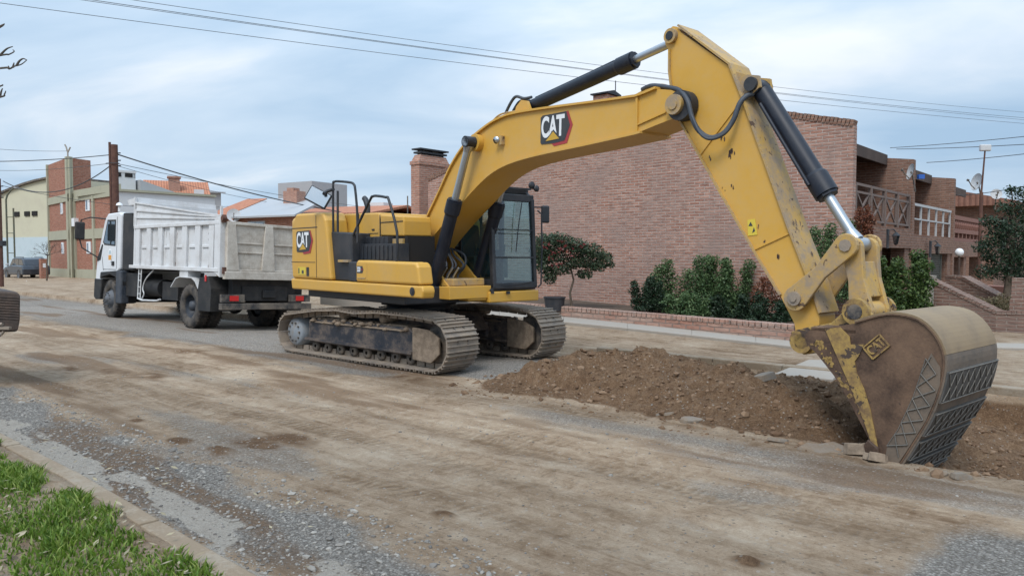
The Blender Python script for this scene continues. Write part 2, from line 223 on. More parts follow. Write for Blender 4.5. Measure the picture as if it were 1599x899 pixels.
# ------------------------------------------------------------------ mesh builder
class MB:
    def __init__(s, M=None): s.v = []; s.f = []; s.mi = []; s.sm = []; s.M = M
    def add(s, vs_, fs, mi=0, smooth=False):
        o = len(s.v); s.v += [tuple(p) for p in vs_]
        for f in fs: s.f.append(tuple(i+o for i in f)); s.mi.append(mi); s.sm.append(smooth)
        return s
    def box(s, x0, x1, y0, y1, z0, z1, mi=0):
        v = [(x, y, z) for z in (z0, z1) for (x, y) in ((x0, y0), (x1, y0), (x1, y1), (x0, y1))]
        return s.add(v, [(3, 2, 1, 0), (4, 5, 6, 7), (0, 1, 5, 4), (1, 2, 6, 5), (2, 3, 7, 6), (3, 0, 4, 7)], mi)
    def obox(s, c, sz, M=None, mi=0):
        M = M or Matrix(); h = [q/2 for q in sz]; v = []
        for z in (-1, 1):
            for (x, y) in ((-1, -1), (1, -1), (1, 1), (-1, 1)): v.append(Vector(c)+M.to_3x3() @ Vector((x*h[0], y*h[1], z*h[2])))
        return s.add(v, [(3, 2, 1, 0), (4, 5, 6, 7), (0, 1, 5, 4), (1, 2, 6, 5), (2, 3, 7, 6), (3, 0, 4, 7)], mi)
    def bar(s, p0, p1, w_, h_, mi=0, upv=(0, 0, 1)):
        p0, p1 = Vector(p0), Vector(p1); d = (p1-p0); L_ = d.length; d.normalize(); upv = Vector(upv)
        if abs(d.dot(upv)) > .98: upv = Vector((0, 1, 0))
        sd = d.cross(upv).normalized(); uu = sd.cross(d).normalized(); M = Matrix((d, sd, uu)).transposed()
        return s.obox((p0+p1)/2, (L_, w_, h_), M, mi)
    def prism(s, poly, a0, a1, axis='y', mi=0, mats=None):
        """poly of 2D points; axis y: (x,z) extruded in y; x: (y,z) extruded in x; z: (x,y) extruded in z"""
        def P(p, a): return {'y': (p[0], a, p[1]), 'x': (a, p[0], p[1]), 'z': (p[0], p[1], a)}[axis]
        ar = sum(poly[i][0]*poly[(i+1) % len(poly)][1]-poly[(i+1) % len(poly)][0]*poly[i][1] for i in range(len(poly)))
        pl = list(poly) if ar > 0 else list(poly)[::-1]
        if axis == 'y': pl = pl[::-1]
        if a0 > a1: a0, a1 = a1, a0
        n = len(pl); v = [P(p, a0) for p in pl]+[P(p, a1) for p in pl]
        return s.add(v, [tuple(range(n-1, -1, -1)), tuple(range(n, 2*n))]+[(i, (i+1) % n, n+(i+1) % n, n+i) for i in range(n)], mi)
    def cyl(s, p0, p1, r0, r1=None, n=16, mi=0, caps=True, smooth=True):
        r1 = r0 if r1 is None else r1
        p0, p1 = Vector(p0), Vector(p1); d = (p1-p0).normalized(); a = Vector((0, 0, 1)) if abs(d.z) < .9 else Vector((1, 0, 0))
        e1 = d.cross(a).normalized(); e2 = d.cross(e1); v = []
        for p, r in ((p0, r0), (p1, r1)):
            for k in range(n): q = 2*math.pi*k/n; v.append(p+e1*math.cos(q)*r+e2*math.sin(q)*r)
        s.add(v, [(k, (k+1) % n, n+(k+1) % n, n+k) for k in range(n)], mi, smooth)
        if caps: s.add(v, [tuple(range(n-1, -1, -1)), tuple(range(n, 2*n))], mi)
        return s
    def tube(s, pts, r, n=8, mi=0):
        pts = [Vector(p) for p in pts]; rs = r if isinstance(r, (list, tuple)) else [r]*len(pts); v = []; prev = None
        for i, p in enumerate(pts):
            d = (pts[min(i+1, len(pts)-1)]-pts[max(i-1, 0)]).normalized()
            if prev is None: a = Vector((0, 0, 1)) if abs(d.z) < .9 else Vector((1, 0, 0)); e1 = d.cross(a).normalized()
            else: e1 = (prev-d*prev.dot(d)).normalized()
            prev = e1; e2 = d.cross(e1)
            for k in range(n): q = 2*math.pi*k/n; v.append(p+e1*math.cos(q)*rs[i]+e2*math.sin(q)*rs[i])
        m = len(pts)
        s.add(v, [(i*n+k, i*n+(k+1) % n, (i+1)*n+(k+1) % n, (i+1)*n+k) for i in range(m-1) for k in range(n)], mi, True)
        s.add([v[k] for k in range(n)], [tuple(range(n-1, -1, -1))], mi); s.add([v[(m-1)*n+k] for k in range(n)], [tuple(range(n))], mi)
        return s
    def lathe(s, c, axis, prof, n=28, mi=0):
        """prof list of (offset along axis, radius)"""
        c = Vector(c); d = Vector(axis).normalized(); a = Vector((0, 0, 1)) if abs(d.z) < .9 else Vector((1, 0, 0)); e1 = d.cross(a).normalized(); e2 = d.cross(e1); v = []
        for (o, r) in prof:
            for k in range(n): q = 2*math.pi*k/n; v.append(c+d*o+e1*math.cos(q)*r+e2*math.sin(q)*r)
        return s.add(v, [(i*n+k, i*n+(k+1) % n, (i+1)*n+(k+1) % n, (i+1)*n+k) for i in range(len(prof)-1) for k in range(n)], mi, True)
    def build(s, name, mats, parent=None, bevel=0., seg=2, **tags):
        me = bpy.data.meshes.new(name); vv = s.v
        if s.M is not None: vv = [tuple(s.M @ Vector(p)) for p in vv]
        me.from_pydata(vv, [], s.f); me.update()
        if not isinstance(mats, (list, tuple)): mats = [mats]
        for m in mats: me.materials.append(MT[m] if isinstance(m, str) else m)
        me.polygons.foreach_set('material_index', s.mi); me.polygons.foreach_set('use_smooth', s.sm)
        boxuv(me)
        o = bpy.data.objects.new(name, me); COL.objects.link(o)
        if parent is not None: o.parent = parent
        if bevel:
            b = o.modifiers.new('bevel', 'BEVEL'); b.width = bevel; b.segments = seg; b.limit_method = 'ANGLE'; b.angle_limit = R(35)
        for k, v in tags.items(): o[k] = v
        return o
def boxuv(me):
    nl = len(me.loops)
    if nl == 0: return
    co = np.empty(len(me.vertices)*3); me.vertices.foreach_get('co', co); co = co.reshape(-1, 3)
    li = np.empty(nl, dtype=np.int64); me.loops.foreach_get('vertex_index', li)
    nm = np.empty(len(me.polygons)*3); me.polygons.foreach_get('normal', nm); nm = np.abs(nm.reshape(-1, 3))
    tot = np.empty(len(me.polygons), dtype=np.int64); me.polygons.foreach_get('loop_total', tot)
    ax = np.repeat(np.argmax(nm*np.array([1, 1.001, .98]), axis=1), tot); P = co[li]
    uv = np.where((ax == 0)[:, None], P[:, [1, 2]], np.where((ax == 1)[:, None], P[:, [0, 2]], P[:, [0, 1]]))
    l = me.uv_layers.new(name='UVMap'); l.data.foreach_set('uv', uv.ravel())
def root(name, loc, rot=(0, 0, 0), **tags):
    o = bpy.data.objects.new(name, None); COL.objects.link(o); o.location = loc; o.rotation_euler = rot; o.empty_display_size = .2
    for k, v in tags.items(): o[k] = v
    return o
def smoothpath(pts, k=5):
    P = [Vector(p) for p in pts]; out_ = []
    for i in range(len(P)-1):
        a, b, c, d = P[max(i-1, 0)], P[i], P[i+1], P[min(i+2, len(P)-1)]
        for j in range(k):
            t = j/k; out_.append(.5*((2*b)+(c-a)*t+(2*a-5*b+4*c-d)*t*t+(3*b-a-3*c+d)*t**3))
    out_.append(P[-1]); return out_
def textmesh(txt, size=1., off=.0, extr=.004, sx=1.):
    cu = bpy.data.curves.new('t', 'FONT'); cu.body = txt; cu.size = size; cu.offset = off; cu.extrude = extr; cu.align_x = 'CENTER'; cu.align_y = 'CENTER'; cu.space_character = .92
    ob = bpy.data.objects.new('t', cu); COL.objects.link(ob); bpy.context.view_layer.update()
    me = ob.evaluated_get(bpy.context.evaluated_depsgraph_get()).to_mesh()
    v = [(p.co.x*sx, p.co.y, p.co.z) for p in me.vertices]; f = [tuple(p.vertices) for p in me.polygons]
    ob.to_mesh_clear(); bpy.data.objects.remove(ob); bpy.data.curves.remove(cu); return v, f
def place_text(mb, txt, org, xd, yd, size, off=0., extr=.003, sx=1., mi=0):
    v, f = textmesh(txt, size, off, extr, sx); org, xd, yd = Vector(org), Vector(xd).normalized(), Vector(yd).normalized(); nn = xd.cross(yd)
    mb.add([org+xd*a+yd*b+nn*c for a, b, c in v], f, mi)
def flatpoly(mb, pts2, org, xd, yd, h, th=.004, lift=0., mi=0):
    org, xd, yd = Vector(org), Vector(xd).normalized(), Vector(yd).normalized(); nn = xd.cross(yd); n = len(pts2)
    ar = sum(pts2[i][0]*pts2[(i+1) % n][1]-pts2[(i+1) % n][0]*pts2[i][1] for i in range(n)); pl = pts2 if ar > 0 else pts2[::-1]
    v = [org+xd*a*h+yd*b*h+nn*lift for a, b in pl]+[org+xd*a*h+yd*b*h+nn*(lift+th) for a, b in pl]
    mb.add(v, [tuple(range(n-1, -1, -1)), tuple(range(n, 2*n))]+[(i, (i+1) % n, n+(i+1) % n, n+i) for i in range(n)], mi)

# ------------------------------------------------------------------ terrain
def fbm(x, y, z=0., o=4, sc=1.): return mnoise.fractal(Vector((x*sc, y*sc, z)), 1.0, 2.0, o)
def sst(a, b, x): x = min(1, max(0, (x-a)/(b-a))); return x*x*(3-2*x)
KR = 11.05        # right kerb line (t)
def trench(s, t):
    """signed amount 0..1 inside the excavated strip"""
    e0 = 7.15+.16*fbm(s, 3.3, 1, 3, 1.1)+.04*fbm(s*7, 3.3, 1, 2)
    return sst(-2.6+.2*fbm(t, 0, 5, 2, .8), -1.4, s)*sst(e0-.02, e0+.32, t)*(1-sst(KR-.12, KR-.02, t))
def pile(s, t):
    along = sst(-7.5, -5.9, s)*(1-.22*sst(-5.6, -4.2, s))*(1-sst(-2.4, -1.2, s))
    tc_ = 8.65+.12*math.sin(s*2.1)-.22*sst(-4, -2, s)
    hw = 1.45 if t < tc_ else 1.9
    c = max(0, 1-(abs(t-tc_)/hw)**1.5)
    return along*c*(.43+.11*fbm(s, t, 2, 3, 1.1))
def verge_h(s):
    x = max(0, -5-s); x = min(x, 19)
    return .0012*x*x+.018*x
def zg(s, t, det=True):
    z = 0.
    if s < -12: z += -.0437*max(0, min(t, KR)-8.6)*sst(-12, -15, s)
    if t > KR: z = (.10+.02*(t-KR)*.3) if t < 14 else .12
    if t > 12: z += verge_h(s)*sst(12, 14.2, t)*(1-sst(-26, -33, s))
    if t < 2.0: z = .10
    if t > 2.0 and t < 3: z -= .03*(1-sst(2.1, 3.0, t))
    if not det: return z
    if 2.1 < t < KR and s > -45:
        z += .022*fbm(s*.6, t*.9, 0, 3, .8)+.007*fbm(s, t, 4, 3, 4.)
        # shallow wheel ruts along the street with tread ripple
        for c_, wd in ((3.9, .16), (4.6, .14), (5.35, .18), (6.3, .2), (7.3, .17)):
            c2 = c_+.16*math.sin(s*.35+c_)+.05*fbm(s, c_, 9, 2, .8); k = math.exp(-((t-c2)/wd)**2)
            z -= .020*k; z += .013*k*math.sin((s+.25*abs(t-c2)*4)*21)*max(0, fbm(s*.5, c_, 3, 2, .7)+.35)
        p = pile(s, t)
        if p > 0.003: z += p+.12*min(1, p*5)*fbm(s, t, 7, 4, 2.6)+.065*min(1, p*6)*(abs(fbm(s, t, 8, 3, 6))-.25)+.05*min(1, p*6)*fbm(s, t, 18, 3, 11)
        # small dark clods/scrapes from the photo
        for (cs, ct, rr, hh) in CLODS:
            dd = ((s-cs)/(rr*2.0))**2+((t-ct)/rr)**2
            if dd < 4: z += hh*math.exp(-dd*1.5)*(1+.8*fbm(s, t, 3, 3, 9))
        k = trench(s, t)
        if k > 0: z += -k*(.34+.12*fbm(s, t, 11, 3, 1.6))+k*.045*fbm(s, t, 12, 4, 5)
    elif t > KR and s > -40:
        z += .012*fbm(s, t, 2, 4, 2.5)
    if t < 2.0: z += .02*fbm(s, t, 2, 3, 2)
    return z
CLODS = []
for (px, py, rr, hh) in ((345, 706, .10, .045), (280, 690, .09, .02), (450, 684, .16, .02), (400, 692, .16, -.015), (695, 803, .05, .03), (1170, 877, .06, .03), (235, 588, .28, .02), (110, 574, .32, -.02), (170, 580, .3, .02), (290, 548, .35, .02), (640, 590, .25, .015), (215, 657, .06, .02)):
    g_ = gnd(px, py); a_, b_ = toST(g_); CLODS.append((a_, b_, rr, hh))
def lines(segs):
    out_ = []
    for a, b, st in segs:
        n = max(1, int(round((b-a)/st))); out_ += [a+(b-a)*i/n for i in range(n)]
    out_.append(segs[-1][1]); return out_
def gmask(s, t):
    """zone weights: r = grey gravel, g = dark fresh soil, b = pale concrete / bare gutter"""
    n = fbm(s, t, 20, 4, .9)
    r = 0.
    r = max(r, (.70+.5*fbm(s*.8, t, 33, 3, 1.2))*sst(2.15, 2.4, t)*(1-sst(2.7+.25*n, 3.25+.3*n, t)))                        # gravel strip beside the left kerb
    r = max(r, .80*sst(-1.5+.4*n, -.5+.4*n, s-.15*abs(t-4.6))*(1-sst(5.4+.4*n, 6.4+.4*n, t)))      # bottom right patch
    r = max(r, .50*sst(-8.2, -9.5, s+1.0*n)*sst(6.6+.4*n, 7.3+.4*n, t)*(1-sst(12, 12.5, t)))  # below and ahead of the truck
    r = max(r, .75*sst(7.6, 8.0, t+.2*n)*(1-sst(9.8, 10.4, t))*sst(-9.6, -8.8, s)*(1-sst(-7.0, -6.4, s)))
    r = max(r, .42*sst(.1, .6, fbm(s*.30, t*1.1, 31, 4, .8)))
    r = max(r, .45*math.exp(-((t-6.55-.1*n)/.35)**2)*sst(-7, -5, s))
    g = 0.
    p = pile(s, t); g = max(g, sst(.01, .06, p)); g = max(g, sst(.02, .2, trench(s, t)))
    for (cs, ct, rr, hh) in CLODS:
        dd = ((s-cs)/(rr*2.2))**2+((t-ct)/(rr*1.2))**2
        g = max(g, math.exp(-dd)*(.85 if rr < .2 else .5)*(.95+.8*fbm(s, t, 71, 4, 5)))
    g = max(g, .45*sst(.12, .5, fbm(s*.22, t*1.3, 55, 4, .8)))
    b = 0.
    if 2.05 < t < 2.75:
        b = sst(-.12, .12, fbm(s*.7, t*2, 41, 3, 1.2)+.10)*(1-sst(2.42, 2.7, t+.1*n))
    if t > KR: r *= .0; g *= .35
    return r, g, b
def tread(s, t):
    v = 0.
    for c_, wd, a_, b_ in ((3.75, .13, -14, 1), (4.35, .15, -12, -3), (5.25, .14, -14, 1), (5.75, .13, -9, 1), (6.9, .2, -13, -4), (7.75, .3, -14, -8.5), (9.9, .3, -14, -8)):
        c2 = c_+.22*math.sin(s*.3+c_*2)+.05*fbm(s, c_, 9, 2, .8)
        v = max(v, math.exp(-((t-c2)/wd)**4)*sst(a_, a_+1, s)*(1-sst(b_-1, b_, s))*sst(-.25, .35, fbm(s*.45, c_, 3, 3, .8)))
    return v
def make_ground():
    TD = []
    sl = lines([(-900, -120, 60), (-120, -45, 5), (-45, -25, .5), (-25, -14, .18), (-14, -8, .07), (-8, 1.5, .04), (1.5, 6, .3), (6, 60, 6), (60, 600, 60)])
    tl = lines([(-300, -20, 40), (-20, -1, 2), (-1, 1.98, .1), (1.98, 2.14, .08), (2.14, 8, .045), (8, 10.9, .06), (10.9, 11.12, .04), (11.12, 16, .12), (16, 26, 1), (26, 80, 6), (80, 900, 80)])
    ns, ntt = len(sl), len(tl); V = []; Cc = []
    for t in tl:
        for s in sl:
            V.append((s, t, zg(s, t))); m = gmask(s, t); wob = .12*fbm(s*.3, t, 91, 3, 1.); Cc += [m[0], m[1], m[2], (.80+.30*math.exp(-((t-6.1-.25*math.sin(s*.3)-wob)/.6)**2)+.14*math.exp(-((t-4.75-wob)/.3)**2)+.2*sst(7.2, 7.6, t)) if t < KR and s > -30 else .86]; TD.append(tread(s, t))
    F = [(j*ns+i, j*ns+i+1, (j+1)*ns+i+1, (j+1)*ns+i) for j in range(ntt-1) for i in range(ns-1)]
    me = bpy.data.meshes.new('road'); me.from_pydata(V, [], F); me.update()
    ca = me.color_attributes.new('zone', 'FLOAT_COLOR', 'POINT'); ca.data.foreach_set('color', Cc)
    ta = me.attributes.new('tread', 'FLOAT', 'POINT'); ta.data.foreach_set('value', TD)
    me.polygons.foreach_set('use_smooth', [True]*len(F))
    m, NN, K = newmat('ground_mat')
    o = nd(NN, 'ShaderNodeOutputMaterial'); b = nd(NN, 'ShaderNodeBsdfPrincipled', {'Roughness': .95, 'Specular IOR Level': .15}); K.new(b.outputs[0], o.inputs[0])
    tcn = nd(NN, 'ShaderNodeTexCoord'); at_ = nd(NN, 'ShaderNodeVertexColor', layer_name='zone'); sp = nd(NN, 'ShaderNodeSeparateColor'); K.new(at_.outputs[0], sp.inputs[0])
    def noise(sc, det=6, ro=.6, vec=None, dist=0.):
        n = nd(NN, 'ShaderNodeTexNoise', {'Scale': sc, 'Detail': det, 'Roughness': ro, 'Distortion': dist}); K.new(vec or tcn.outputs['Object'], n.inputs['Vector']); return n.outputs[0]
    mp1 = nd(NN, 'ShaderNodeMapping'); mp1.inputs['Scale'].default_value = (.30, 4.2, 1); mp1.inputs['Rotation'].default_value = (0, 0, R(-3)); K.new(tcn.outputs['Object'], mp1.inputs[0])
    big = noise(.8, 9, .68); streak = noise(1.5, 10, .7, mp1.outputs[0], .9); mid = noise(7, 8, .75, None, .6); fine = noise(48, 6, .8); grit = noise(150, 3, .8)
    # dirt colour
    a1 = nd(NN, 'ShaderNodeMath', operation='MULTIPLY_ADD'); K.new(streak, a1.inputs[0]); a1.inputs[1].default_value = .32; a2 = nd(NN, 'ShaderNodeMath', operation='MULTIPLY'); K.new(big, a2.inputs[0]); a2.inputs[1].default_value = .46; K.new(a2.outputs[0], a1.inputs[2])
    a3 = nd(NN, 'ShaderNodeMath', operation='MULTIPLY_ADD'); K.new(mid, a3.inputs[0]); a3.inputs[1].default_value = .36; a4 = nd(NN, 'ShaderNodeMath', operation='SUBTRACT'); K.new(a1.outputs[0], a4.inputs[0]); a4.inputs[1].default_value = .07; K.new(a4.outputs[0], a3.inputs[2])
    dirt = ramp(NN, [(.36, (.165, .103, .060)), (.44, (.275, .194, .127)), (.52, (.385, .292, .205)), (.62, (.50, .41, .31))]); K.new(a3.outputs[0], dirt.inputs[0])
    # gravel: voronoi stones
    vo = nd(NN, 'ShaderNodeTexVoronoi', {'Scale': 62, 'Randomness': 1}); K.new(tcn.outputs['Object'], vo.inputs['Vector'])
    vc = nd(NN, 'ShaderNodeSeparateColor'); K.new(vo.outputs['Color'], vc.inputs[0])
    gr = ramp(NN, [(0, (.20, .185, .165)), (.5, (.31, .29, .262)), (.85, (.39, .37, .335)), (1, (.50, .475, .435))]); K.new(vc.outputs[0], gr.inputs[0])
    gd = ramp(NN, [(.25, (1, 1, 1)), (.62, (.6, .57, .55))]); K.new(vo.outputs['Distance'], gd.inputs[0])
    gm = nd(NN, 'ShaderNodeMixRGB', {0: .8}, blend_type='MULTIPLY'); K.new(gr.outputs[0], gm.inputs[1]); K.new(gd.outputs[0], gm.inputs[2])
    def maskmix(ch, thr, sharp, src):
        q = nd(NN, 'ShaderNodeMath', operation='MULTIPLY_ADD'); K.new(src, q.inputs[0]); q.inputs[1].default_value = .9; K.new(ch, q.inputs[2])
        r = ramp(NN, [(thr, (0, 0, 0)), (thr+sharp, (1, 1, 1))]); K.new(q.outputs[0], r.inputs[0]); return r.outputs[0]
    nmix = nd(NN, 'ShaderNodeMath', operation='ADD'); h1 = nd(NN, 'ShaderNodeMath', operation='MULTIPLY'); K.new(mid, h1.inputs[0]); h1.inputs[1].default_value = .5; h2 = nd(NN, 'ShaderNodeMath', operation='MULTIPLY'); K.new(fine, h2.inputs[0]); h2.inputs[1].default_value = .5; K.new(h1.outputs[0], nmix.inputs[0]); K.new(h2.outputs[0], nmix.inputs[1])
    m1 = nd(NN, 'ShaderNodeMixRGB'); K.new(maskmix(sp.outputs[0], .68, .62, nmix.outputs[0]), m1.inputs[0]); K.new(dirt.outputs[0], m1.inputs[1]); K.new(gm.outputs[0], m1.inputs[2])
    soil = ramp(NN, [(.34, (.078, .043, .024)), (.5, (.160, .098, .057)), (.66, (.27, .18, .112))]); K.new(nmix.outputs[0], soil.inputs[0])
    m2 = nd(NN, 'ShaderNodeMixRGB'); K.new(maskmix(sp.outputs[1], .66, .5, nmix.outputs[0]), m2.inputs[0]); K.new(m1.outputs[0], m2.inputs[1]); K.new(soil.outputs[0], m2.inputs[2])
    pale = ramp(NN, [(.3, (.36, .32, .27)), (.7, (.47, .43, .375))]); K.new(nmix.outputs[0], pale.inputs[0])
    m3 = nd(NN, 'ShaderNodeMixRGB'); K.new(maskmix(sp.outputs[2], .8, .25, nmix.outputs[0]), m3.inputs[0]); K.new(m2.outputs[0], m3.inputs[1]); K.new(pale.outputs[0], m3.inputs[2])
    fg = nd(NN, 'ShaderNodeMath', operation='ADD'); fh = nd(NN, 'ShaderNodeMath', operation='MULTIPLY'); K.new(fine, fh.inputs[0]); fh.inputs[1].default_value = .55; fk = nd(NN, 'ShaderNodeMath', operation='MULTIPLY'); K.new(grit, fk.inputs[0]); fk.inputs[1].default_value = .45; K.new(fh.outputs[0], fg.inputs[0]); K.new(fk.outputs[0], fg.inputs[1])
    gv = ramp(NN, [(.36, (.62, .60, .58)), (.47, (.95, .94, .93)), (.53, (1.04, 1.04, 1.04)), (.64, (1.32, 1.30, 1.28))]); K.new(fg.outputs[0], gv.inputs[0])
    vp = nd(NN, 'ShaderNodeTexVoronoi', {'Scale': 24, 'Randomness': 1}); K.new(tcn.outputs['Object'], vp.inputs['Vector']); vps = nd(NN, 'ShaderNodeSeparateColor'); K.new(vp.outputs['Color'], vps.inputs[0])
    vq = nd(NN, 'ShaderNodeMath', operation='MULTIPLY_ADD'); K.new(vps.outputs[1], vq.inputs[0]); vq.inputs[1].default_value = -.30; K.new(vp.outputs['Distance'], vq.inputs[2])
    vr = ramp(NN, [(.0, (1, 1, 1)), (.03, (0, 0, 0))]); K.new(vq.outputs[0], vr.inputs[0]); vcol = ramp(NN, [(0, (.11, .09, .075)), (.5, (.24, .21, .175)), (1, (.45, .41, .36))]); K.new(vps.outputs[2], vcol.inputs[0])
    m4 = nd(NN, 'ShaderNodeMixRGB', {0: .75}, blend_type='MULTIPLY'); K.new(m3.outputs[0], m4.inputs[1]); K.new(gv.outputs[0], m4.inputs[2])
    m5 = nd(NN, 'ShaderNodeMixRGB'); vm = nd(NN, 'ShaderNodeMath', operation='MULTIPLY'); K.new(vr.outputs[0], vm.inputs[0]); vm.inputs[1].default_value = .6; K.new(vm.outputs[0], m5.inputs[0]); K.new(m4.outputs[0], m5.inputs[1]); K.new(vcol.outputs[0], m5.inputs[2])
    tat = nd(NN, 'ShaderNodeAttribute', attribute_name='tread'); wv = nd(NN, 'ShaderNodeTexWave', {'Scale': 3.1, 'Distortion': 9.0, 'Detail': 4, 'Detail Scale': 1.3}); K.new(tcn.outputs['Object'], wv.inputs['Vector'])
    wm = nd(NN, 'ShaderNodeMath', operation='MULTIPLY'); K.new(wv.outputs['Fac'], wm.inputs[0]); K.new(tat.outputs['Fac'], wm.inputs[1])
    tr_ = ramp(NN, [(0, (1, 1, 1)), (1, (.80, .77, .73))]); K.new(wm.outputs[0], tr_.inputs[0]); m55 = nd(NN, 'ShaderNodeMixRGB', {0: 1.0}, blend_type='MULTIPLY'); K.new(m5.outputs[0], m55.inputs[1]); K.new(tr_.outputs[0], m55.inputs[2])
    m6 = nd(NN, 'ShaderNodeMixRGB', {0: 1.0}, blend_type='MULTIPLY'); K.new(m55.outputs[0], m6.inputs[1]); K.new(at_.outputs[1], m6.inputs[2]); K.new(m6.outputs[0], b.inputs['Base Color'])
    hh = nd(NN, 'ShaderNodeMath', operation='ADD'); K.new(fine, hh.inputs[0]); K.new(grit, hh.inputs[1])
    hv = nd(NN, 'ShaderNodeMath', operation='MULTIPLY'); K.new(vo.outputs['Distance'], hv.inputs[0]); K.new(sp.outputs[0], hv.inputs[1])
    h3 = nd(NN, 'ShaderNodeMath', operation='SUBTRACT'); K.new(hh.outputs[0], h3.inputs[0]); K.new(hv.outputs[0], h3.inputs[1])
    h4 = nd(NN, 'ShaderNodeMath', operation='MULTIPLY_ADD'); K.new(mid, h4.inputs[0]); h4.inputs[1].default_value = 2.; K.new(h3.outputs[0], h4.inputs[2])
    h5 = nd(NN, 'ShaderNodeMath', operation='MULTIPLY_ADD'); K.new(wm.outputs[0], h5.inputs[0]); h5.inputs[1].default_value = -1.5; K.new(h4.outputs[0], h5.inputs[2]); h4 = h5
    bp = nd(NN, 'ShaderNodeBump', {'Strength': .8, 'Distance': .022}); K.new(h4.outputs[0], bp.inputs['Height']); K.new(bp.outputs[0], b.inputs['Normal'])
    me.materials.append(m); ob = bpy.data.objects.new('road', me); COL.objects.link(ob); ob.rotation_euler = (0, 0, ST); ob['kind'] = 'structure'
make_ground()

def kerb(name, pts, width, z0, z1, mat='kerb_conc', **tags):
    """pts list of (s,t) on the road-side edge, laid as short kerb stones with joints"""
    mb = MB(); rr = random.Random(3)
    for (a, b) in zip(pts[:-1], pts[1:]):
        L_ = math.hypot(b[0]-a[0], b[1]-a[1]); n = max(1, int(L_/1.0))
        for i in range(n):
            f0, f1 = i/n, (i+1)/n-.012/L_*1.0
            p0 = S(a[0]+(b[0]-a[0])*f0, a[1]+(b[1]-a[1])*f0); p1 = S(a[0]+(b[0]-a[0])*f1, a[1]+(b[1]-a[1])*f1)
            d = (p1-p0).normalized(); nn = Vector((-d.y, d.x, 0))*width; dz = rr.uniform(-.006, .006)
            q = [p0, p1, p1+nn, p0+nn]
            mb.add([(*p.xy, z0) for p in q]+[(*p.xy, z1+dz) for p in q], [(3, 2, 1, 0), (4, 5, 6, 7), (0, 1, 5, 4), (1, 2, 6, 5), (2, 3, 7, 6), (3, 0, 4, 7)])
    return mb.build(name, mat, bevel=.015, kind='structure', **tags)
kerb('kerb', [(-40, 2.0), (-9, 2.12), (-6.4, 2.13), (-4.8, 2.08), (-2, 2.02), (4, 1.98)], -.13, -.2, .105)
kerb('kerb', [(-7.6, KR), (-2, KR), (4, KR)], .18, -.35, .15)

# sidewalk slab beside the low wall (surveyed line), ground rises gently away from the camera
def strip(name, near, far, mat, th=.12, **tags):
    mb = MB()
    for i in range(len(near)-1):
        q = [Vector(near[i]), Vector(near[i+1]), Vector(far[i+1]), Vector(far[i])]
        mb.add([p-Vector((0, 0, th)) for p in q]+q, [(0, 1, 2, 3), (7, 6, 5, 4), (4, 5, 1, 0), (5, 6, 2, 1), (6, 7, 3, 2), (7, 4, 0, 3)])
    o = mb.build(name, mat, bevel=.012, **tags)
    o.data.update(); return o
def side_z(s): return .16+verge_h(s)
def pxz(px, py):       # point on the rising verge
    z = .15
    for _ in range(12):
        g = gnd(px, py, z); s_, t_ = toST(g); z = side_z(s_)
    return g
e1 = [pxz(*p) for p in ((1262, 543), (1180, 534), (1080, 523), (980, 512), (880, 502), (780, 491.5), (700, 483), (600, 472.5), (500, 463))]
e2 = [pxz(*p) for p in ((1262, 533), (1180, 525), (1080, 514), (980, 504), (880, 494), (780, 484), (700, 476.5), (600, 467), (500, 458))]
strip('sidewalk', e1[::-1], e2[::-1], 'concrete', th=.22, kind='structure')
strip('driveway', [gnd(1208, 583, .125), gnd(1300, 592, .125)], [gnd(1262, 561, .14), gnd(1330, 562, .14)], 'concrete', th=.1, kind='structure')
strip('sidewalk', [gnd(1490, 560, .1), gnd(1700, 566, .1)], [gnd(1490, 550, .1), gnd(1700, 556, .1)], 'concrete', th=.15, kind='structure')
strip('sidewalk', [gnd(1490, 541, .16), gnd(1700, 545, .16)], [gnd(1490, 534, .16), gnd(1700, 537, .16)], 'concrete', th=.15, kind='structure')

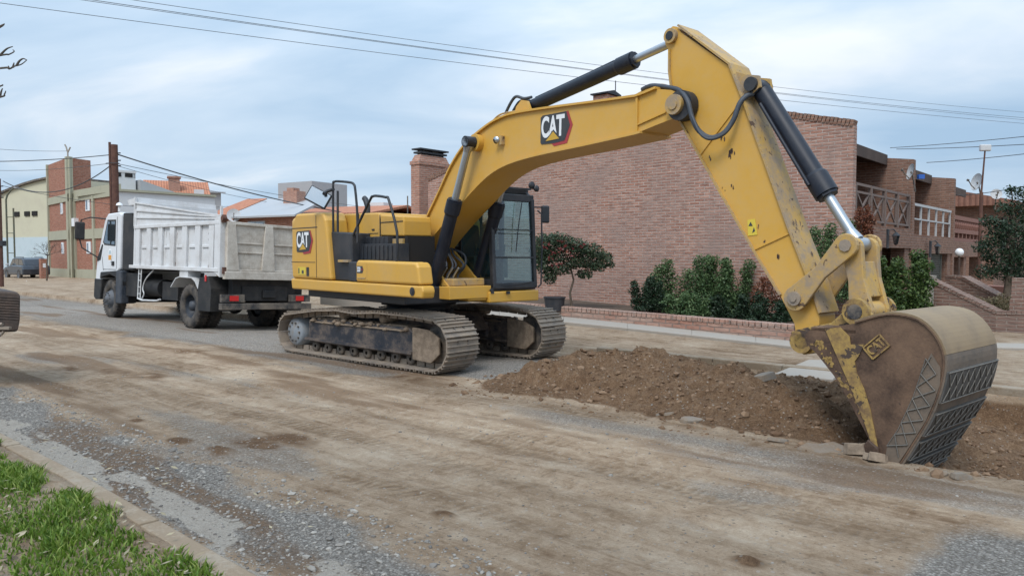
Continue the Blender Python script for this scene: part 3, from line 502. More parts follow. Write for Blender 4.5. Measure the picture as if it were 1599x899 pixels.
# ------------------------------------------------------------------ row houses (local: x along the facade, y into the plot, z up)
HC = S(-5.12, 17.22); HR = (0, 0, math.atan2(LL.y, LL.x))
def hroot(x, label, **k): return root('brick_house', HC+LL*x, HR, label=label, category='house', group='attached brick houses with recessed balconies', **k)
GRP = 'attached brick houses with recessed balconies'
def unit(x0, x1, dz, label, rail, idx):
    r = hroot(x0, label); W_ = x1-x0; H = 4.84+dz
    if idx == 0:
        # long gable side wall with sloping parapet: profile in y (depth) and z
        prof = [(0, -.1), (0, 4.62), (1.86, 5.08), (5.0, 5.80), (8.0, 5.6), (12.5, 4.6), (13.6, 4.3), (13.6, -.1)]
        mb = MB(); mb.prism(prof, 0, .22, 'x'); mb.build('gable_wall', 'brick_gable', r, label='long weathered brick side wall with a sloping parapet')
        cap = MB(); rr = random.Random(5)
        top = prof[1:7]
        for a, b in zip(top[:-1], top[1:]):
            L_ = math.hypot(b[0]-a[0], b[1]-a[1]); n = int(L_/.085)
            for i in range(n):
                p = Vector((.11, a[0]+(b[0]-a[0])*(i+.5)/n, a[1]+(b[1]-a[1])*(i+.5)/n)); h_ = .14+rr.uniform(-.01, .015)
                ang = math.atan2(b[1]-a[1], b[0]-a[0]); cap.obox(p+Vector((0, 0, .04)), (.26+rr.uniform(0, .02), .068, h_), Matrix.Rotation(ang, 3, 'X'))
        cap.build('coping', 'brick_house', r)
    else:
        mb = MB(); mb.prism([(0, -.4), (0, H-.32), (1.2, H-.16), (4, H+.5), (4, -.4)], 0, .25, 'x'); mb.build('party_wall', 'brick_house', r)
    # back wall of the balcony recess, upper front band, floor slab
    b = MB(); b.box(.25, W_, 2.5, 2.7, -.4, 5.0+dz); b.box(.25, W_, .0+.004, .22, 1.98+dz, 2.5+dz); b.box(.25, W_, .22, 2.5, 2.2+dz, 2.42+dz); b.build('wall', 'brick_house', r)
    for bx in ((.25, 1.5, .5, .75, -.4, 1.98+dz), (2.15, 2.55, .05, .35, -.4, 1.98+dz), (W_-.5, W_, .05, .4, -.4, 1.98+dz)): b = MB(); b.box(*bx); b.build('pier', 'brick_house', r)
    # roof: tiled slope rising away from the street with timber fascia and rafters
    b = MB(); y0, z0, y1, z1 = .7, 4.43+dz, 7.0, 5.6+dz
    b.add([(.3, y0, z0), (W_+.0, y0, z0), (W_, y1, z1), (.3, y1, z1), (.3, y0, z0+.1), (W_, y0, z0+.1), (W_, y1, z1+.1), (.3, y1, z1+.1)], [(3, 2, 1, 0), (4, 5, 6, 7), (0, 1, 5, 4), (1, 2, 6, 5), (2, 3, 7, 6), (3, 0, 4, 7)]); rf = b.build('roof', 'roof_tile_old', r)
    b = MB(); b.box(.3, W_, y0-.05, y0, z0-.16, z0+.12)
    b.box(.3, W_, 1.9, 2.1, z0-.0, z0+.17)
    for k in range(9):
        xx = .4+k*(W_-.5)/8; b.add([(xx, y0+.02, z0-.12), (xx+.07, y0+.02, z0-.12), (xx+.07, 2.5, z0+.15), (xx, 2.5, z0+.15), (xx, y0+.02, z0-.01), (xx+.07, y0+.02, z0-.01), (xx+.07, 2.5, z0+.26), (xx, 2.5, z0+.26)], [(3, 2, 1, 0), (4, 5, 6, 7), (0, 1, 5, 4), (1, 2, 6, 5), (2, 3, 7, 6), (3, 0, 4, 7)])
    b.build('eave_timber', 'timber', rf)
    # door in recess + ground floor opening + dark glass
    f = MB(); f.box(.9, 2.6, 2.46, 2.5, 2.45+dz, 4.1+dz); f.build('balcony_door', 'timber', r)
    g = MB(); g.box(1.0, 1.7, 2.44, 2.46, 2.6+dz, 4.0+dz); g.box(1.8, 2.5, 2.44, 2.46, 2.6+dz, 4.0+dz); g.build('pane', 'house_glass', r)
    g = MB()
    if rail == 'cross':
        for z_, h_ in ((3.42, .06), (3.24, .05), (2.62, .05)): g.box(.3, W_-.02, .05, .10, z_+dz-h_, z_+dz)
        n = 4; seg_ = (W_-.5)/n
        for k in range(n+1): g.box(.36+k*seg_, .43+k*seg_, .03, .12, 2.5+dz, 3.40+dz)
        for k in range(n):
            xa, xb = .40+k*seg_, .40+(k+1)*seg_; xm = (xa+xb)/2
            for q in (-1, 1):
                g.bar((xm+q*.38*seg_, .075, 2.6+dz), (xm-q*.38*seg_, .075, 3.2+dz), .03, .05)
                g.bar((xm+q*.42*seg_, .075, 2.6+dz), (xm+q*.42*seg_, .075, 3.2+dz), .03, .03)
        g.build('balustrade', 'rail_brown', r)
    elif rail == 'white':
        g.box(.3, W_-.1, .04, .12, 3.30+dz, 3.37+dz); g.box(.3, W_-.1, .05, .1, 2.92+dz, 2.96+dz)
        for k in range(6): g.box(.3+k*(W_-.5)/5, .345+k*(W_-.5)/5, .05, .10, 2.5+dz, 3.3+dz)
        g.build('balustrade', 'rail_white', r)
    else:
        g.box(.3, W_, .02, .16, 3.22+dz, 3.36+dz); g.box(.3, W_, .02, .16, 2.78+dz, 2.92+dz); g.box(.3, W_, .05, .14, 2.5+dz, 2.62+dz)
        for k in range(16):
            xx = .45+k*(W_-.6)/15; g.cyl((xx, .09, 2.92+dz), (xx, .09, 3.07+dz), .05, .09, 6); g.cyl((xx, .09, 3.07+dz), (xx, .09, 3.22+dz), .09, .04, 6)
            if k % 2 == 0: g.box(xx-.05, xx+.05, .05, .14, 2.6+dz, 2.8+dz)
        g.build('balustrade', 'terracotta', r)
    if idx == 0:
        g = MB(); g.box(2.6, 4.4, 1.3, 1.36, -.3, 1.95); g.build('window', 'dark_room', r)
    if idx == 1:
        g = MB()
        for k in range(24): g.obox((3.0, .10, .35+k*.068), (2.0, .02, .06), Matrix.Rotation(R(28), 3, 'X'))
        g.box(1.96, 2.0, .06, .14, .3, 1.98); g.box(4.0, 4.04, .06, .14, .3, 1.98); g.build('shutter', 'shutter', r, bevel=0)
        g = MB(); g.box(.3, 1.96, 1.2, 1.3, -.3, 1.98+dz); g.build('window', 'dark_room', r)
    if idx == 2:
        g = MB(); g.box(1.6, 2.9, 1.62, 1.68, -.3, 1.8+dz); g.build('door', 'door_blue', r)
        g = MB(); g.box(.4, 1.4, 1.62, 1.68, .1, 1.5+dz); g.build('window', 'house_glass', r)
    return r
unit(0, 5.2, 0, 'nearest brick house of the row, long side wall and brown balcony rail with crosses', 'cross', 0)
unit(5.2, 10.5, -.14, 'middle brick house of the row with a white tubular balcony rail', 'white', 1)
unit(10.5, 16.2, -.25, 'brick house of the row with a terracotta balcony balustrade, beside the tall antenna pole', 'balus', 2)
# further house beyond, partly hidden by the dark tree
r = root('brick_house', at(1560, 430, 34), (0, 0, HR[2]), label='farther house with orange tiled roof seen over the dark conifer at the right edge', category='house')
r.location.z = 0
b = MB(); b.box(-1.5, 9, 0, 8, -.4, 4.2); b.build('wall', 'brick_house', r)
b = MB(); b.prism([(-.9, 4.1), (4.0, 5.3), (8.8, 4.1), (8.8, 3.95), (-.9, 3.95)], -2.2, 10, 'x'); b.build('roof', 'roof_tile_old', r)
b = MB(); b.box(.2, 1.7, -.05, 0, 2.0, 3.5); b.build('window', 'dark_room', r); b = MB(); b.box(3.2, 4.7, -.05, 0, 2.0, 3.5); b.build('window', 'dark_room', r)

def poly_building(r, pts, z0, z1, mat, name='wall'):
    """pts: world XY footprint; prism built in root-local coordinates"""
    Mi = Matrix.Translation(r.location) @ r.rotation_euler.to_matrix().to_4x4(); Mi.invert()
    q = [Mi @ Vector((p[0], p[1], 0)) for p in pts]
    b = MB(); b.prism([(p.x, p.y) for p in q], z0, z1, 'z'); return b.build(name, mat, r)

# chimney of the house behind the excavator (face parallel to the facades)
cp = S(-19.25, 17.3)
r = root('brick_chimney', (cp.x, cp.y, 0), HR, label='tall brick chimney with flat black cap behind the excavator hood', category='chimney')
b = MB(); b.box(0, 1.45, 0, .42, -.1, 5.0); b.add([(-.0, -.0, 5.0), (1.45, 0, 5.0), (1.45, .42, 5.0), (0, .42, 5.0), (.12, .06, 5.25), (1.33, .06, 5.25), (1.33, .36, 5.25), (.12, .36, 5.25)], [(0, 1, 5, 4), (1, 2, 6, 5), (2, 3, 7, 6), (3, 0, 4, 7), (4, 5, 6, 7)]); b.box(-.03, 1.48, -.03, .45, 4.9, 5.02); b.build('stack', 'brick_chim', r)
b = MB(); b.box(.1, 1.35, .02, .40, 5.3, 5.36); b.box(.05, 1.4, -.02, .44, 5.42, 5.47)
for xx in (.2, .7, 1.2): b.box(xx, xx+.05, .1, .3, 5.25, 5.45)
b.build('cap', 'black_machine', r)
# small chimney and aerial on the ridge above the boom
p = at(946, 150, 22.5)
r = root('brick_chimney', (p.x, p.y, 5.4), HR, label='small brick chimney with a tin hood peeping over the boom', category='chimney')
b = MB(); b.box(-.3, .3, -.25, .25, -.6, p.z-5.4-.02); b.build('stack', 'brick_chim', r)
b = MB(); b.prism([(-.38, p.z-5.4+.04), (0, p.z-5.4+.13), (.38, p.z-5.4+.04), (.38, p.z-5.4+.0), (-.38, p.z-5.4+.0)], -.3, .3); b.build('cap', 'black_machine', r)
p1 = at(961, 160, 23); b = MB(); b.cyl((p1.x, p1.y, 5.2), (p1.x, p1.y, p1.z+.65), .015); b.build('aerial', 'black_machine', label='thin upright aerial just right of the small ridge chimney', category='aerial')
# lean-to tiled roof against the gable wall, right of the cab
r = root('tiled_canopy', HC-U*11.2, HR, label='small orange tiled canopy on the brick wall right of the excavator cab', category='canopy')
b = MB(); b.add([(-1.15, -.9, 2.55), (-1.15, 3.2, 2.55), (0, 3.2, 3.05), (0, -.9, 3.05), (-1.15, -.9, 2.63), (-1.15, 3.2, 2.63), (0, 3.2, 3.13), (0, -.9, 3.13)], [(3, 2, 1, 0), (4, 5, 6, 7), (0, 1, 5, 4), (1, 2, 6, 5), (2, 3, 7, 6), (3, 0, 4, 7)]); b.build('roof', 'roof_tile', r)
b = MB(); b.box(-1.1, 0, -.9, -.8, 2.35, 2.55); b.box(-1.1, -1.0, -.8, 3.2, 2.4, 2.54); b.build('beam', 'timber', r)
b = MB(); b.box(-1.1, -.98, -.85, -.73, .4, 2.36); b.box(-1.1, -.98, 3.0, 3.12, .4, 2.36); b.build('post', 'timber', r)

# low garden wall (surveyed), with header course on top
lw_b = [pxz(*p) for p in ((1262, 534.5), (1150, 522.5), (1040, 510.7), (930, 499), (835, 489), (760, 481.5))]
lw_top = [(1262, 509.2), (1150, 500.4), (1040, 491.6), (930, 482.7), (835, 475.1), (760, 469)]
mb = MB(); mc = MB(); rr = random.Random(2)
for i in range(len(lw_b)-1):
    p0, p1 = lw_b[i], lw_b[i+1]; h0 = at(*lw_top[i], p0.y).z; h1 = at(*lw_top[i+1], p1.y).z
    d = (p1-p0).xy.normalized(); nn = Vector((d.y, -d.x, 0))*.24
    if nn.dot(Vector((0, 1, 0))) < 0: nn = -nn
    q = [p0, p1, p1+nn, p0+nn]; hz = [h0-.1, h1-.1, h1-.1, h0-.1]
    mb.add([(a.x, a.y, a.z-.3) for a in q]+[(a.x, a.y, z) for a, z in zip(q, hz)], [(0, 1, 2, 3), (7, 6, 5, 4), (4, 5, 1, 0), (5, 6, 2, 1), (6, 7, 3, 2), (7, 4, 0, 3)])
    L_ = (p1-p0).length; n = int(L_/.125)
    for k in range(n):
        f = (k+.5)/n; c = p0.lerp(p1, f)+nn/2; z = h0+(h1-h0)*f
        M = Matrix((Vector((d.x, d.y, 0)), nn.normalized(), Vector((0, 0, 1)))).transposed()
        mc.obox((c.x, c.y, z-.05), (.113, .26+rr.uniform(-.01, .01), .10+rr.uniform(0, .008)), M)
r = root('garden_wall', lw_b[2], label='low brick garden wall with header course along the sidewalk', category='wall')
mb.M = Matrix.Translation(-r.location); mc.M = mb.M
mb.build('wall', 'brick_low', r); mc.build('coping', 'brick_low', r, bevel=.008)
# UV of this wall follows its own run: handled by box mapping (dominant axis)
# garden bed
gb = MB(); pts = [p+Vector((.2, .25, .16)) for p in lw_b]; back = [S(s_, 17.6, .30+verge_h(s_)) for s_ in (-4.2, -5.6, -7.5, -9.6, -11.6, -13.6)]
for i in range(len(pts)-1): gb.add([pts[i], pts[i+1], back[i+1], back[i]], [(0, 3, 2, 1)])
gb.build('garden_soil', 'soil_bed', kind='structure')

# stair walls in front of the middle house
def slopewall(name, pl, th, mat, capm, **tags):
    """pl: list of (px, py_top, depth)"""
    P = [at(px, py, d) for px, py, d in pl]; o = P[0].copy(); o.z = 0; r = root(name, o, **tags); mb = MB(); mc = MB()
    for a, b in zip(P[:-1], P[1:]):
        d = (b-a); d.z = 0; d.normalize(); nn = Vector((-d.y, d.x, 0))*th
        q = [a-o, b-o, b-o+nn, a-o+nn]
        mb.add([(v.x, v.y, -.5) for v in q]+[(v.x, v.y, v.z-.06) for v in (q[0], q[1], q[1]+nn, q[0]+nn)], [(0, 1, 2, 3), (7, 6, 5, 4), (4, 5, 1, 0), (5, 6, 2, 1), (6, 7, 3, 2), (7, 4, 0, 3)][0:0]+[(3, 2, 1, 0), (4, 5, 6, 7), (0, 1, 5, 4), (1, 2, 6, 5), (2, 3, 7, 6), (3, 0, 4, 7)])
        L_ = (b-a).length; n = max(1, int(L_/.09)); dd = (b-a).normalized(); sd = Vector((-d.y, d.x, 0)); uu = dd.cross(sd); M = Matrix((dd, sd, uu)).transposed()
        for k in range(n): mc.obox(a-o+(b-a)*(k+.5)/n+sd*th/2-Vector((0, 0, .03)), (.088, th+.03, .08), M)
    mb.build('wall', mat, r); mc.build('coping', capm, r); return r
slopewall('stair_wall', [(1451, 435, 17.6), (1500, 459, 17.0), (1556, 486, 16.3), (1680, 487, 15.3)], .26, 'brick_stair', 'brick_stair', label='sloping brick stair wall nearest the road, behind the bucket', category='wall')
slopewall('stair_wall', [(1476, 430, 20.0), (1501, 431, 19.6), (1532, 448, 19.0), (1566, 466, 18.4)], .26, 'brick_stair', 'brick_stair', label='second sloping brick stair wall, behind the first one', category='wall')
p = at(1447, 430, 17.2); r = root('gate_pillar', (p.x, p.y, 0), HR, label='pale plastered gate pillar at the top of the nearer stair wall', category='pillar')
b = MB(); b.box(-.13, .13, -.13, .13, -.3, p.z-.06); b.build('shaft', 'concrete', r); b = MB(); b.box(-.17, .17, -.17, .17, p.z-.06, p.z); b.build('cap', 'concrete', r)
p = at(1600, 434, 16.4); r = root('brick_pillar', (p.x, p.y, 0), HR, label='brick pillar at the right edge above the stair walls', category='pillar')
b = MB(); b.box(-.28, .28, -.2, .2, -.3, p.z); b.box(-.5, .28, -.22, .2, -.3, p.z-.45); b.build('shaft', 'brick_stair', r)
p = at(1535, 447, 20.5); q = at(1592, 451, 19.2); b = MB(); b.bar((p.x, p.y, p.z-.06), (q.x, q.y, q.z-.06), .35, .2); b.bar((p.x, p.y, .3), (q.x, q.y, .3), .3, .7)
b.build('planter_beam', 'terracotta', label='reddish planter rail between the stair walls and brick pillar', category='planter')

# satellite dishes, lanterns, antenna pole
def dish(px, py, d, rad, face, label):
    c = at(px, py, d); r = root('satellite_dish', c, label=label, category='satellite dish')
    n = Vector(face).normalized(); b = MB(); prof = [(-.25*rad+.25*rad*(k/8)**2, rad*k/8+.001) for k in range(9)]; b.lathe((0, 0, 0), n, prof, 28); b.lathe((0, 0, 0), n, [(p_[0]-.012, p_[1]) for p_ in prof][::-1], 28); b.build('reflector', 'dish', r)
    b = MB(); b.tube([(0, 0, -rad*.9), n*rad*.55+Vector((0, 0, -rad*.5)), n*rad*.9], .015, 6); b.cyl(n*rad*.85, n*rad*1.05, .035); b.tube([-n*.1*rad, -n*.35*rad-Vector((0, 0, .1)), -n*.7*rad-Vector((0, 0, .5))], .02, 6); b.build('arm', 'black_dusty', r)
    return r
dish(1421, 268, 19.7, .21, (-.97, .12, .2), 'white satellite dish on the divider between nearest and middle house')
dish(1524, 284, 23.4, .27, (-.97, .0, .2), 'larger white satellite dish under the antenna pole')
dish(1556, 303, 26.0, .18, (-.3, -.9, .2), 'small satellite dish right of the antenna pole')
dish(365, 336, 43, .38, (.35, -.9, .2), 'satellite dish on the brick house behind the dump truck')
p = at(1535, 300, 23.0)
r = root('antenna_pole', (p.x, p.y, 0), label='tall thin pole with a flat rectangular panel on top beside the balcony', category='antenna pole')
b = MB(); zt = at(1538, 232, 23).z; b.cyl((-.05, 0, -.2), (-.05, 0, at(1534, 300, 23).z), .055, .05); b.cyl((-.05, 0, at(1534, 300, 23).z), (.03, 0, zt), .028, .022); b.build('mast', 'rusty_pole', r)
b = MB(); b.obox((.03, 0, zt+.02), (.33, .12, .20)); b.build('panel', 'dish', r, bevel=.03)
def lantern(px, py, d, label, globe=False):
    c = at(px, py, d); r = root('wall_lantern', c, HR, label=label, category='lantern')
    if globe:
        b = MB(); b.lathe((0, 0, 0), (0, 0, 1), [(-.12*math.cos(math.pi*k/8), .001+.12*math.sin(math.pi*k/8)) for k in range(9)], 16); b.build('globe', 'decal_white', r); b = MB(); b.cyl((0, 0, -1.4), (0, 0, -.11), .03); b.build('post', 'timber', r); return
    b = MB(); b.cyl((0, 0, -.13), (0, 0, .06), .05, .085, 6, smooth=False); b.build('glass', 'house_glass', r)
    b = MB(); b.cyl((0, 0, .06), (0, 0, .15), .11, .02, 6, smooth=False); b.cyl((0, 0, -.17), (0, 0, -.13), .02, .055, 6, smooth=False); b.tube([(0, 0, .15), (-.04, .05, .22), (-.15, .12, .2), (-.17, .15, -.05)], .014, 6); b.box(-.24, -.1, .13, .17, -.25, .22); b.build('bracket', 'black_machine', r)
lantern(1399, 372, 18.5, 'black wall lantern below the cross pattern balcony rail'); lantern(1464, 388, 21.5, 'small dark lantern above the louvred shutter'); lantern(1498, 394, 22, 'white globe lamp by the blue door', True)
p = at(1438, 276, 20.6); b = MB(); b.box(-.08, .08, -.05, .05, -.06, .06); b.M = Matrix.Translation(p); b.build('blue_floodlight', 'blue_bit', label='bright blue floodlight beside the dish on the middle house', category='floodlight')

# ------------------------------------------------------------------ background to the left
# corner apartment building with tower
A, B_, Cc_, E_ = at(78, 400, 60), at(110, 400, 55.2), at(145, 400, 57.0), at(184, 400, 50)
F_ = E_+LL*6.8
r = root('apartment_building', (B_.x, B_.y, 0), label='brick apartment block with olive concrete bands and a square corner tower', category='building')
D_ = Cc_+(A-B_)
bk = -U*22
poly_building(r, [(v.x, v.y) for v in (A, B_, Cc_, D_)], -.2, 8.95, 'brick_red', 'tower')
B2 = B_+LL*.25; B2 = at(118, 400, 55.6)
poly_building(r, [(v.x, v.y) for v in (B2, E_, F_, B2+LL*6.8)], -.2, 5.95, 'brick_red', 'wall')
Mi = -Vector((B_.x, B_.y, 0))
def bband(name, a, b, z0, z1, out_=.12, th=.3, mat='render_olive', parent=r):
    d = (b-a); d.z = 0; d.normalize(); nn = Vector((d.y, -d.x, 0)); 
    if nn.dot(-a) < 0: nn = -nn
    mb = MB(); p = [a+nn*out_, b+nn*out_, b-nn*th, a-nn*th]; p = [v+Mi for v in p]
    ar = sum(p[i].x*p[(i+1) % 4].y-p[(i+1) % 4].x*p[i].y for i in range(4)); p = p if ar > 0 else p[::-1]
    mb.add([(v.x, v.y, z0) for v in p]+[(v.x, v.y, z1) for v in p], [(3, 2, 1, 0), (4, 5, 6, 7), (0, 1, 5, 4), (1, 2, 6, 5), (2, 3, 7, 6), (3, 0, 4, 7)]); return mb.build(name, mat, parent)
for (z0, z1) in ((-.2, .75), (2.95, 3.65), (5.75, 6.3)):
    bband('concrete_band', A, B_, z0, z1, .10); bband('concrete_band', B2, E_, z0, z1+(.25 if z1 > 6 else 0), .09)
def lp(a, b, f): return a+(b-a)*f
bband('concrete_column', A, lp(A, B_, .04), -.2, 8.97, .13); bband('concrete_column', lp(A, B_, .93), B_, -.2, 9.02, .12); bband('concrete_column', B_, lp(B_, Cc_, .07), -.2, 9.02, .12)
for f in (.0, .47): bband('concrete_column', lp(B2, E_, f), lp(B2, E_, f+.04), -.2, 6.0, .12)
bband('concrete_column', E_-U*.3, E_, -.2, 6.2, .13)
for (a, b, f, z) in ((A, B_, .62, 1.9), (A, B_, .62, 4.9), (B2, E_, .30, 1.9), (B2, E_, .30, 4.95)):
    q = bband('window', lp(a, b, f), lp(a, b, f+.10), z, z+.85, .05, mat='decal_white'); bband('pane', lp(a, b, f+.02), lp(a, b, f+.05), z+.1, z+.75, .07, mat='house_glass', parent=q)
bband('air_conditioner', lp(B2, E_, .03), lp(B2, E_, .10), 3.9, 4.5, .3, mat='decal_white')
b = MB(); o = B_+Mi; b.tube([(o.x, o.y, 8.9), (o.x, o.y, 9.3), (o.x-.1, o.y, 9.7), (o.x-.2, o.y, 9.9)], .05, 6); b.tube([(o.x, o.y, 9.3), (o.x+.2, o.y, 9.7)], .05, 6); b.build('rod', 'concrete', r)
# white block with olive parapet behind the truck body
r2 = root('white_house', (E_.x, E_.y, 0), HR, label='white rendered house with flat olive parapet and boxy white chimney behind the truck', category='house')
b = MB(); b.box(.12, 6.84, -.04, .35, -.2, 6.02); b.build('wall', 'render_white', r2)
b = MB(); b.box(-.05, 6.9, -.16, 7.1, 6.04, 6.2); b.build('parapet', 'render_olive', r2)
b = MB(); cx0 = .5; b.box(cx0, cx0+1.25, 1.2, 2.2, 6.2, 7.1); b.box(cx0, cx0+1.25, 1.2, 1.3, 7.1, 7.45); b.box(cx0, cx0+.18, 1.2, 2.2, 7.1, 7.45); b.box(cx0+1.1, cx0+1.25, 1.2, 2.2, 7.1, 7.45); b.box(cx0-.04, cx0+1.3, 1.16, 2.25, 7.45, 7.6); b.build('chimney', 'render_white', r2)
b = MB(); b.box(cx0+.55, cx0+1.05, 1.17, 1.2, 7.15, 7.42); b.build('vent', 'dark_room', r2); b = MB(); b.box(cx0+.02, cx0+.3, 1.17, 1.2, 7.15, 7.42); b.build('vent', 'dark_room', r2)
b = MB(); b.prism([(1.9, 6.2), (4.6, 6.2), (1.9, 7.0)], .8, 5, 'y'); b.build('roof', 'metal_roof', r2)
def px_house(name, pxa, pxb, ytop_a, ytop_b, d1, d2, zb, mat, depth=8, roofmat=None, roof_h=1.2, over=.4, ridge_px=None, label='', cat='house'):
    """house whose seen front runs between two photo columns at given depths; pitched roof optional"""
    a, b2 = at(pxa, ytop_a, d1), at(pxb, ytop_b, d2); o = Vector((a.x, a.y, 0)); ang = math.atan2(b2.y-a.y, b2.x-a.x); W_ = (b2-a).xy.length; h = (a.z+b2.z)/2
    r = root(name, o, (0, 0, ang), label=label, category=cat); m = MB(); m.box(0, W_, 0, depth, zb, h); m.build('wall', mat, r)
    if roofmat:
        m = MB(); m.prism([(-over, h-.05), (depth/2, h+roof_h), (depth+over, h-.05), (depth+over, h-.2), (depth/2, h+roof_h-.15), (-over, h-.2)], -over, W_+over, 'x'); m.build('roof', roofmat, r)
    return r, W_, h
# grey curved long roof far behind
r, W_, h = px_house('shed', 205, 345, 288, 303, 80, 86, -.2, 'block_grey', 10, 'metal_roof', .6, label='long grey industrial roof behind the white house', cat='shed')
r, W_, h = px_house('tiled_house', 232, 322, 304, 312, 64, 66, -.2, 'brick_red', 7, 'roof_tile', 1.7, label='orange tiled roof with a brick chimney above the dump bed', cat='house')
b = MB(); b.box(1.6, 2.5, 1.0, 2.0, h, h+1.75); b.box(1.5, 2.6, .9, 2.1, h+1.75, h+1.9); b.build('chimney', 'brick_chim', r)
b = MB(); b.box(3.6, 4.4, .2, .4, h+.0, h+.75); b.build('dormer', 'render_white', r)
# brick house with white metal roof
r, W_, h = px_house('brick_house', 338, 462, 331, 341, 44, 42, -.2, 'brick_red', 7, None, label='red brick house with pale metal roof seen over the tailgate', cat='house')
b = MB(); b.add([(1.0, -.5, h-.1), (W_+.3, -.5, h-.05), (W_-1.2, 5, h+1.35), (-.4, 5, h+1.35), (1.0, -.5, h-.2), (W_+.3, -.5, h-.15), (W_-1.2, 5, h+1.2), (-.4, 5, h+1.2)], [(0, 1, 2, 3), (7, 6, 5, 4), (4, 5, 1, 0), (5, 6, 2, 1), (6, 7, 3, 2), (7, 4, 0, 3)]); b.build('roof', 'metal_roof', r)
b = MB(); b.add([(-.6, -.5, h-.05), (1.05, -.52, h-.08), (-.4, 5, h+1.40), (-2.0, 5, h+1.4), (-.6, -.5, h-.2), (1.05, -.52, h-.2), (-.4, 5, h+1.25), (-2.0, 5, h+1.25)], [(0, 1, 2, 3), (7, 6, 5, 4), (4, 5, 1, 0), (5, 6, 2, 1), (6, 7, 3, 2), (7, 4, 0, 3)]); b.build('roof_tiles', 'roof_tile', r)
b = MB(); b.box(1.35, 1.65, -.5, -.2, -.2, h-.18); b.build('column', 'brick_chim', r)
f = MB(); f.box(2.3, 3.5, -.06, 0, h-1.35, h-.35); fo = f.build('window', 'rail_white', r); f = MB(); f.box(2.36, 2.85, -.08, -.06, h-1.3, h-.4); f.box(2.9, 3.44, -.08, -.06, h-1.3, h-.4); f.build('pane', 'house_glass', fo)
b = MB(); b.box(2.2, 3.2, 3.3, 4.2, h+.9, h+1.65); b.box(2.4, 2.9, 3.4, 4.0, h+1.65, h+1.85); b.build('chimney', 'brick_chim', r)
r, W_, h = px_house('water_tank_block', 434, 487, 281, 288, 62, 60, -.2, 'block_grey', 4, None, label='plain grey concrete tank block rising above the red roofs', cat='building')
r, W_, h = px_house('tiled_house', 448, 575, 331, 334, 48, 46, -.2, 'brick_red', 9, 'roof_tile', .7, label='low orange tiled roof directly behind the excavator mirror', cat='house')
r, W_, h = px_house('tiled_house', 545, 650, 338, 339, 52, 50, -.2, 'render_white', 9, 'roof_tile', .75, label='orange tiled house between the handrails and the tall brick chimney', cat='house')
b = MB(); b.box(1.4, 2.6, .3, 1.5, h, h+1.0); b.build('gable', 'render_white', r)
# cream warehouse
a, b2 = at(-40, 318, 84), at(92, 285, 78); o = Vector((a.x, a.y, 0)); ang = math.atan2(b2.y-a.y, b2.x-a.x); W_ = (b2-a).xy.length
r = root('warehouse', o, (0, 0, ang), label='cream warehouse with curved roof and pale blue painted lower wall at far left', category='building')
prof = [(0, 3.7), (0, 7.1)]+[(W_*k/8, 7.1+2.7*math.sin(k/8*1.5)) for k in range(1, 9)]+[(W_, 3.7)]
m = MB(); m.prism(prof, 0, 20, 'y'); m.build('wall', 'render_cream', r)
m = MB(); m.box(-.05, W_, -.04, 20, -.2, 3.7); m.build('lower_wall', 'render_blue', r)
m = MB(); t_ = prof[1:-1]; m.prism([(x, z+.02) for x, z in t_]+[(x, z+.22) for x, z in t_[::-1]], -.3, 20, 'y'); m.build('roof', 'black_dusty', r)
for px in (22, 49, 68):
    q = at(px, 334, 81); xx = (Vector((q.x, q.y, 0))-o).length; m = MB(); m.box(xx, xx+.85, -.1, -.0, 5.95, 6.45); m.build('window', 'dark_room', r)
